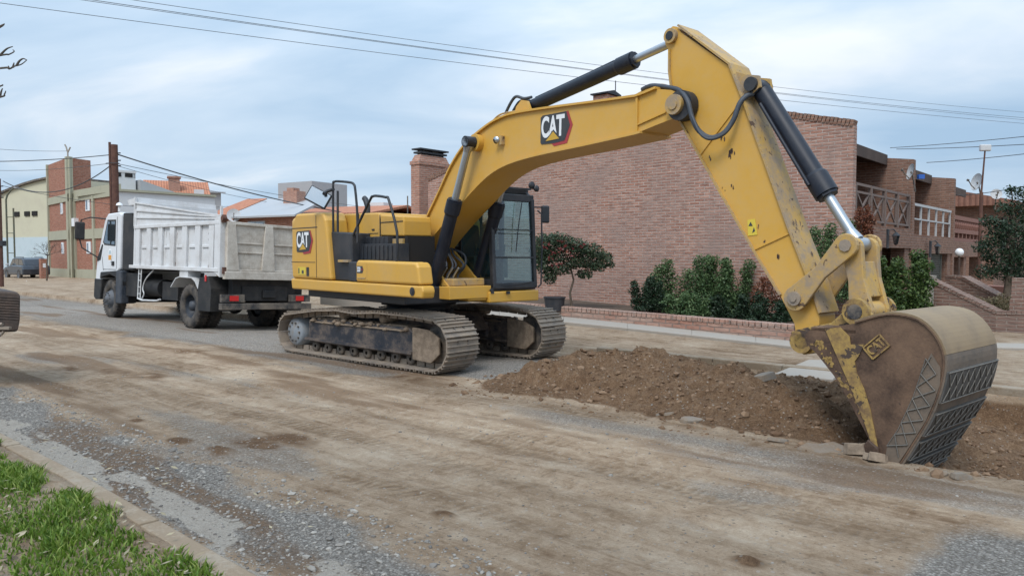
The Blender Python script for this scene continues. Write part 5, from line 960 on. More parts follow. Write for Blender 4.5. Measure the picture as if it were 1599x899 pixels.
# --- undercarriage (rotated against the upper body)
TU = Matrix.Rotation(R(-41.3)-EA, 4, 'Z') @ Matrix.Translation((-.2, .16, 0))
def track(yc, inner):
    # chain centre line: closed loop around rear sprocket, bottom, front idler, sagging top
    rr_, rf_, zr, zf, xr, xf = .33, .385, .385, .44, -1.95, 1.86
    pts = []
    for k in range(13): a = R(90+180*k/12); pts.append((xr+rr_*math.cos(a), zr+rr_*math.sin(a)))
    for k in range(1, 12): f = k/12; pts.append((xr+(xf-xr)*f, .055))
    for k in range(13): a = R(-90+180*k/12); pts.append((xf+rf_*math.cos(a), zf+rf_*math.sin(a)))
    top = [(1.3, .86), (.6, .87), (.0, .83), (-.5, .855), (-1.1, .82), (-1.6, .76)]; pts += top
    # resample
    P = [Vector((x, 0, z)) for x, z in pts]; P.append(P[0]); L_ = [0]
    for a, b in zip(P[:-1], P[1:]): L_.append(L_[-1]+(b-a).length)
    n = 47; mb = MB(TU); md = MB(TU)
    def atL(l):
        l %= L_[-1]
        for i in range(len(P)-1):
            if l <= L_[i+1]: f = (l-L_[i])/max(1e-6, L_[i+1]-L_[i]); return P[i].lerp(P[i+1], f)
        return P[-1]
    st = L_[-1]/n; hw = .33
    for k in range(n):
        c = atL(k*st); d = (atL(k*st+st*.4)-atL(k*st-st*.4)).normalized(); nn = Vector((-d.z, 0, d.x)); nn = -nn if True else nn
        M = Matrix((d, Vector((0, 1, 0)), d.cross(Vector((0, 1, 0))))).transposed(); outn = d.cross(Vector((0, 1, 0)))
        cen = sum((p for p in P[:-1]), Vector())/len(P[:-1])
        if outn.dot(c-Vector((max(-1.9, min(1.8, c.x)), 0, .41))) < 0: outn = -outn
        cc_ = Vector((c.x, yc, c.z))
        mb.obox(cc_, (st*.97, 2*hw, .022), M)
        for q in (-.42, -.02, .38): mb.obox(cc_+d*st*q+outn*.022, (.016, 2*hw, .035), M)
        for sy in (-.09, .09): mb.obox(cc_-outn*.05+Vector((0, sy, 0)), (st*.82, .035, .085), M)
        for sy in (-.1, .1): md.cyl(cc_+Vector((0, sy, 0))+outn*.012, cc_+Vector((0, sy, 0))+outn*.03, .016, n=6); md.cyl(cc_+Vector((0, sy, 0))+outn*.012+d*.06, cc_+Vector((0, sy, 0))+outn*.03+d*.06, .016, n=6)
    t = mb.build('track', 'track_steel', X_); md.build('shoe_bolts', 'black_dusty', t)
    # frame
    so = -1 if yc < 0 else 1
    f = MB(TU); f.prism([(-1.5, .24), (-1.5, .60), (-1.3, .66), (1.25, .66), (1.4, .56), (1.4, .22)], yc-.19, yc+.19); f.build('track_frame', 'frame_paint', t, bevel=.02)
    f = MB(TU); f.prism([(-1.52, .28), (-1.52, .32), (1.38, .30), (1.38, .26)], yc-.27, yc+.27); f.build('frame_lip', 'frame_paint', t)
    f = MB(TU)
    f.add([(-1.45, yc-.22, .60), (1.2, yc-.22, .60), (1.2, yc+.22, .60), (-1.45, yc+.22, .60), (-1.4, yc-.12, .68), (1.15, yc-.12, .68), (1.15, yc+.12, .68), (-1.4, yc+.12, .68)], [(0, 1, 5, 4), (1, 2, 6, 5), (2, 3, 7, 6), (3, 0, 4, 7), (4, 5, 6, 7)]); 
    rd = random.Random(5)
    for _ in range(60): stone(f, (rd.uniform(-1.4, 1.3), yc+so*rd.uniform(.02, .23)*1.0, rd.uniform(.60, .68)), rd.uniform(.03, .08), rd, .6)
    f.build('caked_mud', 'caked_mud', t)
    f = MB(TU); f.prism([(1.38, .18), (1.38, .68), (1.75, .66), (1.98, .55), (1.98, .30), (1.8, .16)], yc-.24, yc-.20 if so < 0 else yc-.19); f.prism([(1.38, .18), (1.38, .68), (1.75, .66), (1.98, .55), (1.98, .30), (1.8, .16)], yc+.20, yc+.24); f.build('idler_guard', 'caked_mud', t, bevel=.01)
    f = MB(TU); f.lathe((1.86, yc, .44), (0, 1, 0), [(-.10, .05), (-.10, .27), (-.07, .33), (.07, .33), (.10, .27), (.10, .05)], 30); f.build('idler', 'black_dusty', t)
    f = MB(TU); f.lathe((-1.93, yc, .385), (0, so, 0), [(-.12, .001), (-.12, .28), (.03, .28), (.10, .26), (.18, .25), (.21, .22), (.22, .001)], 30)
    f.build('final_drive', 'hub_grey', t)
    f = MB(TU)
    for k in range(10): a = 2*math.pi*k/10; f.cyl((-1.93+.17*math.cos(a), yc+so*.215, .385+.17*math.sin(a)), (-1.93+.17*math.cos(a), yc+so*.24, .385+.17*math.sin(a)), .018, n=6)
    f.build('hub_bolts', 'black_dusty', t)
    for k in range(8): f = MB(TU); x = -1.35+k*.37; f.lathe((x, yc, .165), (0, 1, 0), [(-.16, .03), (-.16, .09), (-.1, .09), (-.09, .075), (.09, .075), (.1, .09), (.16, .09), (.16, .03)], 16); f.build('roller', 'black_dusty', t)
    for x in (-.55, .55): f = MB(TU); f.lathe((x, yc, .76), (0, 1, 0), [(-.16, .001), (-.16, .07), (.16, .07), (.16, .001)], 14); f.build('carrier_roller', 'caked_mud', t)
    return t
track(-1.11, 1); track(1.10, 1)
f = MB(TU); f.prism([(-.95, .45), (-.7, .78), (.7, .78), (.95, .45), (.7, .38), (-.7, .38)], -.9, .9, 'y'); f.prism([(-.9, .3), (-.9, .6), (-.2, .7), (.2, .7), (.9, .6), (.9, .3)], .84, .92); f.build('carbody', 'frame_paint', X_, bevel=.03)
f = MB(); f.lathe((0, 0, .74), (0, 0, 1), [(0, .50), (0, .62), (.08, .62), (.08, .56), (.20, .56), (.20, .66), (.30, .66), (.30, .2)], 40); f.build('turntable', 'black_machine', X_)
f = MB()
for k in range(30): a = 2*math.pi*k/30; f.cyl((.60*math.cos(a), .60*math.sin(a), .82), (.60*math.cos(a), .60*math.sin(a), .86), .02, n=6)
f.build('ring_bolts', 'black_machine', X_)
# --- upper structure
f = MB(); f.box(-2.0, 1.35, -1.15, 1.2, 1.03, 1.30); f.build('swing_frame', 'black_machine', X_, bevel=.02)
f = MB(); f.box(-.4, 1.62, -.5, .34, 1.10, 1.30); f.prism([(.0, 1.3), (-.1, 2.0), (.15, 2.12), (.45, 2.0), (1.4, 1.3)], -.36, -.31); f.prism([(.0, 1.3), (-.1, 2.0), (.15, 2.12), (.45, 2.0), (1.4, 1.3)], .31, .355); f.build('boom_bracket', 'yellow', X_, bevel=.01)
f = MB(); f.prism([(-2.20, 1.165), (-2.24, 1.36), (2.17, 1.355), (2.20, 1.28), (2.17, 1.175)], -1.38, -1.16); f.build('side_skirt', 'yellow', X_, bevel=.03, seg=3)
f = MB(); f.cyl((1.93, -1.385, 1.27), (1.93, -1.392, 1.27), .062, n=20); f.cyl((1.93, -1.385, 1.27), (1.93, -1.40, 1.27), .035, n=20); f.build('round_port', 'black_machine', X_)
f = MB(); f.box(.2, 1.66, .27, 1.36, 1.02, 1.20); f.box(.9, 1.60, -.12, .27, 1.06, 1.26); f.build('cab_platform', 'yellow', X_, bevel=.02)
# counterweight and rear side panels
def arc_cw(z0, z1, inset=0.):
    # plan outline of rear body: curved tail
    pts = []
    for k in range(13):
        a = R(180-29+58*k/12); rad = 2.83-inset; pts.append((rad*math.cos(a)*.93, rad*math.sin(a)))
    return pts
cwp = [(-1.30, -1.37), (-1.30, 1.37)]
tail = [(-2.13, 1.37)]+[(-2.13-.42*math.cos(R(-80+160*k/10))**.8, 1.37*math.sin(R(80-160*k/10))/math.sin(R(80))) for k in range(11)]+[(-2.13, -1.37)]
f = MB(); f.prism(tail+[(-1.30, -1.37), (-1.30, 1.37)], 1.17, 1.40, 'z'); f.prism([(x*.995+.0, y*.995) for x, y in tail]+[(-1.30, -1.36), (-1.30, 1.36)], 1.41, 2.50, 'z'); f.build('counterweight', 'yellow', X_, bevel=.09, seg=4)
f = MB(); f.prism([(-2.16, 1.37), (-2.20, 1.66), (-2.14, 2.38), (-1.98, 2.555), (-.90, 2.54), (-.80, 2.40), (-.76, 2.22), (-.62, 1.37)], -1.385, -.95); f.build('rear_side_door', 'yellow', X_, bevel=.045, seg=3)
f = MB(); 
f.box(-2.165, -1.10, -1.389, -1.3875, 2.28, 2.295); f.box(-1.16, -1.145, -1.389, -1.3875, 1.40, 2.50); f.box(-2.19, -1.2, -1.389, -1.3875, 1.665, 1.675); f.box(-1.55, -1.45, -1.390, -1.3875, 1.42, 1.58); f.build('panel_seams', 'black_machine', X_)
f = MB(); f.box(-1.9, -1.58, -1.3905, -1.3875, 1.44, 1.58); f.build('data_label', 'decal_yellow', X_)
f = MB(); f.box(-1.74, -1.66, -1.3925, -1.3905, 1.46, 1.52); f.box(-1.88, -1.84, -1.3925, -1.3905, 1.46, 1.56); f.build('label_print', 'decal_black', X_)
# hood
f = MB(); f.prism([(-1.95, 2.0), (-1.95, 2.50), (-1.8, 2.545), (.25, 2.50), (.3, 2.40), (.3, 2.0)], -.95, 1.15); f.build('engine_hood', 'yellow', X_, bevel=.03, seg=3)
f = MB(); f.prism([(.305, 2.12), (.305, 2.46), (1.0, 2.41), (1.02, 2.33), (1.02, 2.10)], -.95, -.42); f.build('hydraulic_cover', 'yellow', X_, bevel=.02)
f = MB(); f.box(.29, .31, -.956, -.95, 2.1, 2.46); f.box(.3, 1.0, -.956, -.952, 2.325, 2.34); f.box(-.42, -.40, -.956, -.952, 2.16, 2.52); f.box(-.38, .24, -.956, -.952, 2.155, 2.165); f.box(.04, .12, -.962, -.95, 2.21, 2.235); f.build('hood_seams', 'black_machine', X_)
f = MB(); f.tube([(-.55, -.7, 2.5), (-.55, -.7, 2.66), (-.62, -.7, 2.78), (-.66, -.7, 2.80)], .05, 10); f.build('exhaust', 'black_machine', X_)
# dark service bay and steps
f = MB(); f.prism([(-.76, 2.20), (-.62, 1.37), (-.02, 1.37), (-.02, 2.16)], -1.30, -.95); f.build('access_panel', 'black_machine', X_, bevel=.02)
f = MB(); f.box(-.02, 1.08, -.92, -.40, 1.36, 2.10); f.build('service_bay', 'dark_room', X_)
f = MB(); f.box(-.02, 1.10, -1.15, -.90, 1.70, 1.98)
for k in range(8): f.box(.05+k*.13, .10+k*.13, -1.165, -1.15, 1.72, 1.95)
f.box(-.02, .7, -1.05, -.9, 1.98, 2.10)
for k in range(5): f.box(.03+k*.13, .07+k*.13, -1.062, -1.05, 1.99, 2.09)
f.build('step_box', 'black_machine', X_, bevel=.012)
f = MB(); f.box(-.40, -.04, -1.36, -1.0, 1.68, 1.72); f.box(.7, 1.0, -.96, -.6, 1.98, 2.06); f.build('bracket_bits', 'yellow_worn', X_)
f = MB(); f.prism([(.24, 1.365), (.24, 1.68), (.30, 1.715), (2.0, 1.69), (2.06, 1.62), (2.11, 1.365)], -1.375, -1.12); f.prism([(.24, 1.365), (.24, 1.68), (1.2, 1.69), (1.35, 1.365)], -1.12, -.66); f.build('tool_box', 'yellow', X_, bevel=.04, seg=4)
f = MB(); f.prism([(-.03, 1.365), (-.04, 1.66), (.0, 1.69), (.235, 1.69), (.235, 1.365)], -1.36, -.7); f.build('box_end', 'black_machine', X_, bevel=.02)
f = MB(); f.box(.60, .606, -1.377, -1.3755, 1.37, 1.68); f.box(.30, .56, -1.384, -1.3755, 1.42, 1.44); f.build('box_seams', 'yellow_worn', X_)
# small model plate on the tool box
f = MB(); flatpoly(f, [(-.9, -.5), (.6, -.5), (.9, 0), (.6, .5), (-.9, .5)], (.39, -1.3765, 1.565), (1, 0, 0), (0, 0, 1), .115, .002); place_text(f, '320', (.345, -1.3788, 1.565), (1, 0, 0), (0, 0, 1), .105, .003, .0012, .75, 1); place_text(f, 'GC', (.455, -1.3788, 1.567), (1, 0, 0), (0, 0, 1), .05, .001, .0012, .75, 2); f.build('model_plate', ['decal_black', 'decal_white', 'decal_red'], X_)
def logo(org, xd, yd, h, parent, y_name='maker_decal', xs=1.0):
    o0 = Vector(org); xn = Vector(xd).normalized(); f = MB(); k = h
    flatpoly(f, [(.42, -.05), (.52, -.16), (1.02, -.10), (1.22, .52), (1.04, 1.03), (.9, 1.0)], org, xd, yd, k, .002, .0015, 1)
    flatpoly(f, [(-.02, .02), (.02, -.04), (.55, -.05), (.93, .0), (1.12, .52), (.97, 1.02), (.05, 1.0), (-.03, .93)], org, xd, yd, k, .002, .0045, 0)
    flatpoly(f, [(.5, .02), (.9, .05), (1.05, .52), (.93, .94), (.88, .9), (.96, .52), (.84, .12), (.5, .1)], org, xd, yd, k, .001, .0070, 0)
    X1, Y1 = Vector(xd).normalized(), Vector(yd).normalized(); n_ = X1.cross(Y1); o_ = Vector(org)
    for ch, cx_ in (('C', .165), ('A', .47), ('T', .76)): place_text(f, ch, o_+X1*cx_*k+Y1*.52*k+n_*.0085, X1, Y1, 1.02*k, .032*k, .0008, .44 if ch != 'T' else .5, 2)
    flatpoly(f, [(.14, .03), (.80, .08), (.50, .44)], o_, X1, Y1, k, .001, .0100, 0); flatpoly(f, [(.20, .05), (.73, .09), (.49, .37)], o_, X1, Y1, k, .001, .0112, 3)
    f.v = [tuple(Vector(p)+xn*((Vector(p)-o0).dot(xn)*(xs-1))) for p in f.v]
    return f.build(y_name, ['decal_black', 'decal_red', 'decal_white', 'decal_gold'], parent)
logo((-1.93, -1.3885, 1.87), (1, 0, 0), (0, 0, 1), .36, X_, xs=1.5)
# handrails
def rail(pts, y, name='handrail', r_=.021, par=X_): f = MB(); f.tube(smoothpath([(x, y, z) for x, z in pts], 3), r_, 8); return f.build(name, 'black_machine', par)
rail([(-.73, 1.4), (-.73, 2.24), (-.72, 2.98), (-.68, 3.05), (-.52, 3.05), (-.10, 3.0), (.01, 2.96), (.055, 2.88), (.115, 2.5), (.12, 2.0)], -1.27)
rail([(-.66, 1.4), (-.66, 2.24), (-.65, 2.9)], -1.22)
rail([(-.21, 1.70), (-.20, 1.85), (-.13, 2.02), (.52, 2.66), (.62, 2.725), (.75, 2.728), (1.02, 2.69), (1.11, 2.64), (1.34, 2.14), (1.32, 1.70)], -1.27)
a = sdl(497, 308, -1.45); 
f = MB(); f.tube([(-.70, -1.27, 2.93), (-.85, -1.32, 2.90), (a[0]+.15, -1.42, a[2]+.05)], .03, 8); f.build('mirror_arm', 'black_machine', X_)
f = MB(); Mx = Matrix.Rotation(R(50), 3, 'Z') @ Matrix.Rotation(R(-10), 3, 'X') @ Matrix.Rotation(R(28), 3, 'Y'); f.obox(a, (.42, .05, .28), Mx); o1 = f.build('rear_mirror', 'black_machine', X_, bevel=.03); f = MB(); f.obox(Vector(a)+Mx @ Vector((0, -.028, 0)), (.37, .004, .235), Mx); f.build('glass', 'mirror', o1, bevel=.01)
# --- cab
CX0, CX1, CY0, CY1, CZ0, CZ1 = .0, 1.60, .37, 1.34, 1.21, 2.90
cab = MB(); cab.box(CX0, CX1, CY0, CY1, CZ0, CZ0+.08)
def pil(x0, y0, z0, x1, y1, z1, w_=.07, w2=.07): cab.bar((x0, y0, z0), (x1, y1, z1), w_, w2, upv=(1, 0, 0))
for (y_) in (CY0+.035, CY1-.035): pil(CX1, y_, CZ0+.05, CX1-.08, y_, CZ1-.15, .07, .09); pil(CX1-.08, y_, CZ1-.16, CX1-.28, y_, CZ1-.02, .07, .09); pil(CX0+.04, y_, CZ0, CX0+.1, y_, CZ1, .09, .07); pil(.72, y_, CZ0, .72, y_, CZ1, .07, .08)
cab.box(CX0+.05, CX1-.2, CY0-.01, CY1+.01, CZ1-.06, CZ1+.04); cab.bar((CX1-.10, CY0, CZ1-.14), (CX1-.10, CY1, CZ1-.14), .10, .12); cab.bar((CX1+.01, CY0, CZ0+.08), (CX1+.01, CY1, CZ0+.08), .06, .10)
cab.box(CX0, .72, CY0, CY0+.05, CZ0, 1.95); cab.box(CX0+.01, CX0+.05, CY0, CY1, CZ0, 1.95); cab.box(.72, CX1, CY0, CY0+.04, CZ0, 1.40); cab.box(.72, CX1, CY1-.04, CY1, CZ0, 1.35); cab.box(CX0, .72, CY1-.05, CY1, CZ0, 1.9)
cb = cab.build('cab', 'black_machine', X_, bevel=.012)
def pane(v, nm='pane', mt='cab_glass', par=cb): f = MB(); f.add(v, [(0, 1, 2, 3)]); return f.build(nm, mt, par)
pane([(CX1+.01, CY0+.06, CZ0+.12), (CX1+.01, CY1-.06, CZ0+.12), (CX1-.07, CY1-.06, CZ1-.2), (CX1-.07, CY0+.06, CZ1-.2)], 'windscreen')
pane([(.76, CY0+.02, 1.40), (CX1-.05, CY0+.02, 1.40), (CX1-.13, CY0+.02, CZ1-.12), (.76, CY0+.02, CZ1-.08)], 'side_window'); pane([(.76, CY1-.02, 1.35), (CX1-.05, CY1-.02, 1.35), (CX1-.13, CY1-.02, CZ1-.12), (.76, CY1-.02, CZ1-.08)], 'side_window')
pane([(.1, CY0+.02, 1.95), (.68, CY0+.02, 1.95), (.68, CY0+.02, CZ1-.08), (.1, CY0+.02, CZ1-.08)], 'side_window'); pane([(.1, CY1-.02, 1.9), (.68, CY1-.02, 1.9), (.68, CY1-.02, CZ1-.08), (.1, CY1-.02, CZ1-.08)], 'side_window'); pane([(CX0+.07, CY0+.08, 1.95), (CX0+.07, CY1-.08, 1.95), (CX0+.1, CY1-.08, CZ1-.1), (CX0+.1, CY0+.08, CZ1-.1)], 'rear_window')
f = MB(); f.bar((CX1+.02, CY0+.06, 1.76), (CX1+.02, CY1-.06, 1.755), .02, .025); f.build('window_bar', 'black_machine', cb); f = MB(); f.bar((CX1+.0, CY0+.06, 2.225), (CX1+.0, CY1-.06, 2.22), .012, .015); f.bar((CX1+.0, CY0+.06, 2.16), (CX1+.0, CY1-.06, 2.15), .008, .008); f.build('window_bar', 'black_machine', cb); f = MB(); f.tube([(CX1+.03, 1.0, 2.70), (CX1+.035, .92, 2.3), (CX1+.035, .86, 1.85)], .009, 6); f.build('wiper', 'black_machine', cb); f = MB(); f.tube([(CX1+.04, .55, 1.3), (CX1+.045, .8, 1.3), (CX1+.045, 1.2, 1.34)], .008, 6); f.build('wiper', 'black_machine', cb)
f = MB(); f.box(.35, .85, .62, 1.08, 1.45, 1.68); f.obox((.36, .85, 1.98), (.12, .46, .72), Matrix.Rotation(R(-8), 3, 'Y')); f.obox((.33, .85, 2.42), (.1, .26, .2)); f.build('seat', 'seat_dark', cb, bevel=.05, seg=3)
f = MB(); f.box(.45, 1.0, .46, .60, 1.4, 1.78); f.box(.45, 1.0, 1.1, 1.22, 1.4, 1.78); f.tube([(.95, .53, 1.78), (.98, .53, 1.98)], .02); f.tube([(.95, 1.16, 1.78), (.98, 1.16, 1.98)], .02); f.box(1.3, 1.36, .48, .68, 1.9, 2.06); f.build('console', 'black_dusty', cb, bevel=.015)
f = MB(); f.tube([(1.66, 1.34, 1.25), (1.67, 1.40, 1.3), (1.67, 1.42, 1.9), (1.66, 1.42, 2.5), (1.62, 1.36, 2.56)], .014, 8); f.build('grab_rail', 'black_machine', cb)
f = MB(); f.tube([(1.56, 1.33, 2.62), (1.62, 1.42, 2.62), (1.66, 1.50, 2.60)], .014, 6); f.tube([(1.64, 1.44, 2.64), (1.64, 1.44, 2.40)], .01, 6); f.build('mirror_arm', 'black_machine', cb)
f = MB(); f.obox((1.66, 1.51, 2.50), (.05, .15, .30), Matrix.Rotation(R(-15), 3, 'Z')); o1 = f.build('cab_mirror', 'black_machine', X_, bevel=.03)
f = MB(); f.lathe((1.58, 1.22, 2.98), (1, 0, 0), [(0, .03), (.03, .06), (.06, .065), (.06, .001)], 16); f.lathe((1.60, 1.31, 2.93), (1, 0, 0), [(0, .03), (.03, .05), (.06, .055), (.06, .001)], 16); f.bar((1.45, CY0, 2.93), (1.45, CY1, 2.93), .05, .03); f.build('work_light', 'black_machine', cb)
f = MB(); f.cyl((1.64, .30+.02, 1.225), (1.67, .32, 1.225), .03, n=12); f.box(1.661, 1.668, .30, .36, 1.17, 1.215); f.build('tow_badge', 'black_machine', X_)
f = MB(); f.box(1.665, 1.70, .62, .68, 1.155, 1.20); f.build('latch', 'black_machine', X_)
# --- boom
def strip_plate(mb, path, th, y0, y1, side=1, mi=0):
    """thin plate following a path in the xz plane, thickness th to one side"""
    P = [Vector((p[0], 0, p[1])) for p in path]; n = len(P); Nn = []
    for i in range(n): d = (P[min(i+1, n-1)]-P[max(i-1, 0)]).normalized(); Nn.append(Vector((-d.z, 0, d.x))*side)
    v = []
    for i in range(n):
        a = P[i]; b = P[i]+Nn[i]*th
        v += [(a.x, y0, a.z), (a.x, y1, a.z), (b.x, y1, b.z), (b.x, y0, b.z)]
    F = []
    for i in range(n-1):
        for k in range(4): F.append((i*4+k, i*4+(k+1) % 4, (i+1)*4+(k+1) % 4, (i+1)*4+k))
    F += [(3, 2, 1, 0), ((n-1)*4, (n-1)*4+1, (n-1)*4+2, (n-1)*4+3)]; mb.add(v, F, mi)
btop = [(p.x, p.y) for p in smoothpath([(.16, 1.90, 0), (.384, 2.06, 0), (.70, 2.42, 0), (1.054, 2.82, 0), (1.394, 3.215, 0), (1.751, 3.50, 0), (2.20, 3.69, 0), (2.56, 3.785, 0), (2.95, 3.815, 0), (3.67, 3.785, 0), (4.5, 3.735, 0), (5.17, 3.70, 0)], 4)]+[(5.30, 3.715), (5.48, 3.745), (5.68, 3.70)]
bbot = [(p.x, p.y) for p in smoothpath([(.34, 1.70, 0), (.75, 2.03, 0), (1.187, 2.33, 0), (1.675, 2.63, 0), (2.05, 2.86, 0), (2.40, 3.03, 0), (2.8, 3.135, 0), (3.4, 3.195, 0), (4.35, 3.235, 0), (5.15, 3.275, 0)], 4)]+[(5.25, 3.285), (5.48, 3.33), (5.72, 3.37)]
f = MB(); f.prism(btop+[(5.86, 3.62), (5.90, 3.52), (5.86, 3.42)]+bbot[::-1], -.265, .265); bo = f.build('boom', 'yellow_arm', X_)
f = MB(); strip_plate(f, btop[:-1], .028, -.305, .305, 1); strip_plate(f, bbot[:-2], .028, -.305, .305, -1); f.build('flange', 'yellow_arm', bo)
for sy in (-1, 1):
    f = MB(); f.cyl((.25, sy*.265, 1.87), (.25, sy*.42, 1.87), .17, n=28); f.cyl((.25, sy*.42, 1.87), (.25, sy*.45, 1.87), .11, n=24); f.build('foot_boss', 'yellow_worn', bo)
    f = MB(); f.cyl((2.07, sy*.266, 3.50), (2.07, sy*.36, 3.50), .13, n=24); f.build('cylinder_boss', 'yellow', bo)
    f = MB(); f.box(5.17, 5.20, sy*.265, sy*.29, 3.28, 3.70); f.prism([(5.20, 3.36), (5.62, 3.45), (5.62, 3.47), (5.20, 3.38)], sy*.265, sy*.285); f.build('weld_plate', 'yellow', bo)
    f = MB(); f.cyl((5.78, sy*.30, 3.51), (5.78, sy*.36, 3.51), .115, n=24); f.cyl((5.78, sy*.36, 3.51), (5.78, sy*.375, 3.51), .06, n=20); f.build('pin_cap', 'yellow_worn', bo)
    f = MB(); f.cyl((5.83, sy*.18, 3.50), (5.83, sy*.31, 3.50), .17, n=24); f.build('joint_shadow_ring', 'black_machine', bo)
# raised arm-cylinder bracket
f = MB(); f.prism([(2.75, 3.80), (2.82, 3.95), (2.93, 4.03), (3.05, 4.0), (3.12, 3.86), (3.5, 3.80)], -.16, -.11); f.prism([(2.75, 3.80), (2.82, 3.95), (2.93, 4.03), (3.05, 4.0), (3.12, 3.86), (3.5, 3.80)], .11, .16); f.build('cylinder_lug', 'yellow', bo)
f = MB(); q = sdl(779, 219, -.30); f.cyl((q[0], -.265, q[2]), (q[0], -.33, q[2]), .05, n=16); f.obox((q[0]+.07, -.30, q[2]-.01), (.05, .06, .13)); wl = f.build('boom_light', 'yellow_worn', bo); f = MB(); f.lathe((q[0], -.33, q[2]), (.3, -1, -.3), [(0, .05), (.03, .055), (.035, .001)], 16); f.build('lens', 'mirror', wl)
q0 = sdl(845, 224, -.268); q1 = sdl(844.5, 189, -.268); qx = sdl(888, 216, -.268)
hL = (Vector(q1)-Vector(q0)).length
xd = Vector((1, 0, -.03)).normalized(); yd = Vector((.03, 0, 1)).normalized()
logo((q0[0], -.2665, q0[2]-.0), xd, yd, .375, bo, xs=1.33)
# --- cylinders
def ram(p0, p1, fr, r_b, r_r, name, parent, y, gl=.14, eye=.09):
    a = Vector((p0[0], y, p0[1])); b = Vector((p1[0], y, p1[1])); d = (b-a).normalized(); L_ = (b-a).length; c = a+d*L_*fr
    f = MB(); f.cyl(a+d*.06, c, r_b, n=24); f.cyl(c-d*gl, c, r_b*1.22, n=24); f.cyl(c-d*.02, c+d*.03, r_b*1.08, n=8, smooth=False); f.cyl(c-d*gl*1.15, c-d*gl, r_b*1.05, r_b*1.2, n=24)
    f.cyl(a-Vector((0, eye, 0)), a+Vector((0, eye, 0)), .075, n=20)
    o = f.build(name, 'black_cyl', parent); g = MB(); g.cyl(c-d*.02, b, r_r, n=20); g.cyl(b-Vector((0, eye, 0)), b+Vector((0, eye, 0)), .072, n=20); g.cyl(b-d*.16, b-d*.05, r_r*1.0, r_r*1.5, n=16); g.build('rod', 'chrome', o); return o
for sy in (-1, 1):
    o = ram((1.03, 1.16), (2.07 if sy < 0 else 2.05, 3.50), .63, .102, .056, 'boom_cylinder', X_, sy*.44, gl=.2)
    f = MB(); f.cyl((2.07, sy*.35, 3.50), (2.07, sy*.53, 3.50), .085, n=20); f.build('rod_eye', 'black_machine', o)
    f = MB(); f.tube([(1.12, sy*.35, 1.4), (1.45, sy*.36, 2.1), (1.62, sy*.36, 2.45)], .018, 8); f.build('oil_line', 'black_cyl', o)
o = ram((2.95, 3.945), (5.60, 4.345), .735, .092, .05, 'stick_cylinder', X_, 0, gl=.24)
f = MB(); f.tube([(3.1, -.03, 4.05), (4.2, -.03, 4.215), (4.6, -.03, 4.28)], .016, 6); f.build('oil_line', 'black_cyl', o)
# --- stick
sl_ = [(5.555, 4.43), (5.50, 4.36), (5.515, 4.27), (5.575, 4.18), (5.575, 3.95), (5.615, 3.70), (5.72, 3.37), (6.32, 2.44), (6.81, 1.70), (7.03, 1.38), (7.19, 1.10), (7.22, .96), (7.30, .86), (7.40, .86), (7.46, .95), (7.455, 1.19), (7.34, 1.516), (7.106, 2.05), (6.60, 3.32), (6.545, 3.47), (6.375, 3.86), (5.74, 4.36), (5.68, 4.44), (5.62, 4.46)]
f = MB(); f.prism(sl_, -.165, .165); sk = f.build('stick', 'yellow_arm', X_)
f = MB(); strip_plate(f, [(5.575, 4.2), (5.575, 3.95), (5.615, 3.70), (5.72, 3.37), (6.32, 2.44), (6.81, 1.70), (7.03, 1.38)], .022, -.195, .195, -1 if False else 1); strip_plate(f, [(5.70, 4.44), (5.76, 4.39), (6.385, 3.87), (6.56, 3.47), (6.615, 3.325), (7.12, 2.05), (7.35, 1.52), (7.46, 1.22)], .022, -.195, .195, 1); f.build('flange', 'yellow_worn', sk)
f = MB()
for (a, b) in (((6.02, 2.93), (6.50, 3.42)), ((6.73, 1.86), (7.12, 2.02))):
    f.bar((a[0], -.17, a[1]), (b[0], -.17, b[1]), .014, .018, upv=(0, 1, 0))
f.build('weld_seam', 'yellow', sk)
f = MB(); q = sdl(1175, 355, -.167); f.prism([(q[0]-.05, q[2]-.09), (q[0]-.06, q[2]+.08), (q[0]+.03, q[2]+.09), (q[0]+.06, q[2]-.08)], -.171, -.1665); f.build('warning_label', 'decal_yellow', sk)
f = MB(); f.prism([(q[0]-.045, q[2]+.015), (q[0]+.005, q[2]+.015), (q[0]-.02, q[2]+.06)], -.1735, -.1712); f.prism([(q[0]-.0, q[2]-.06), (q[0]+.035, q[2]-.04), (q[0]+.02, q[2]-.0)], -.1735, -.1712); f.build('label_print', 'decal_black', sk)
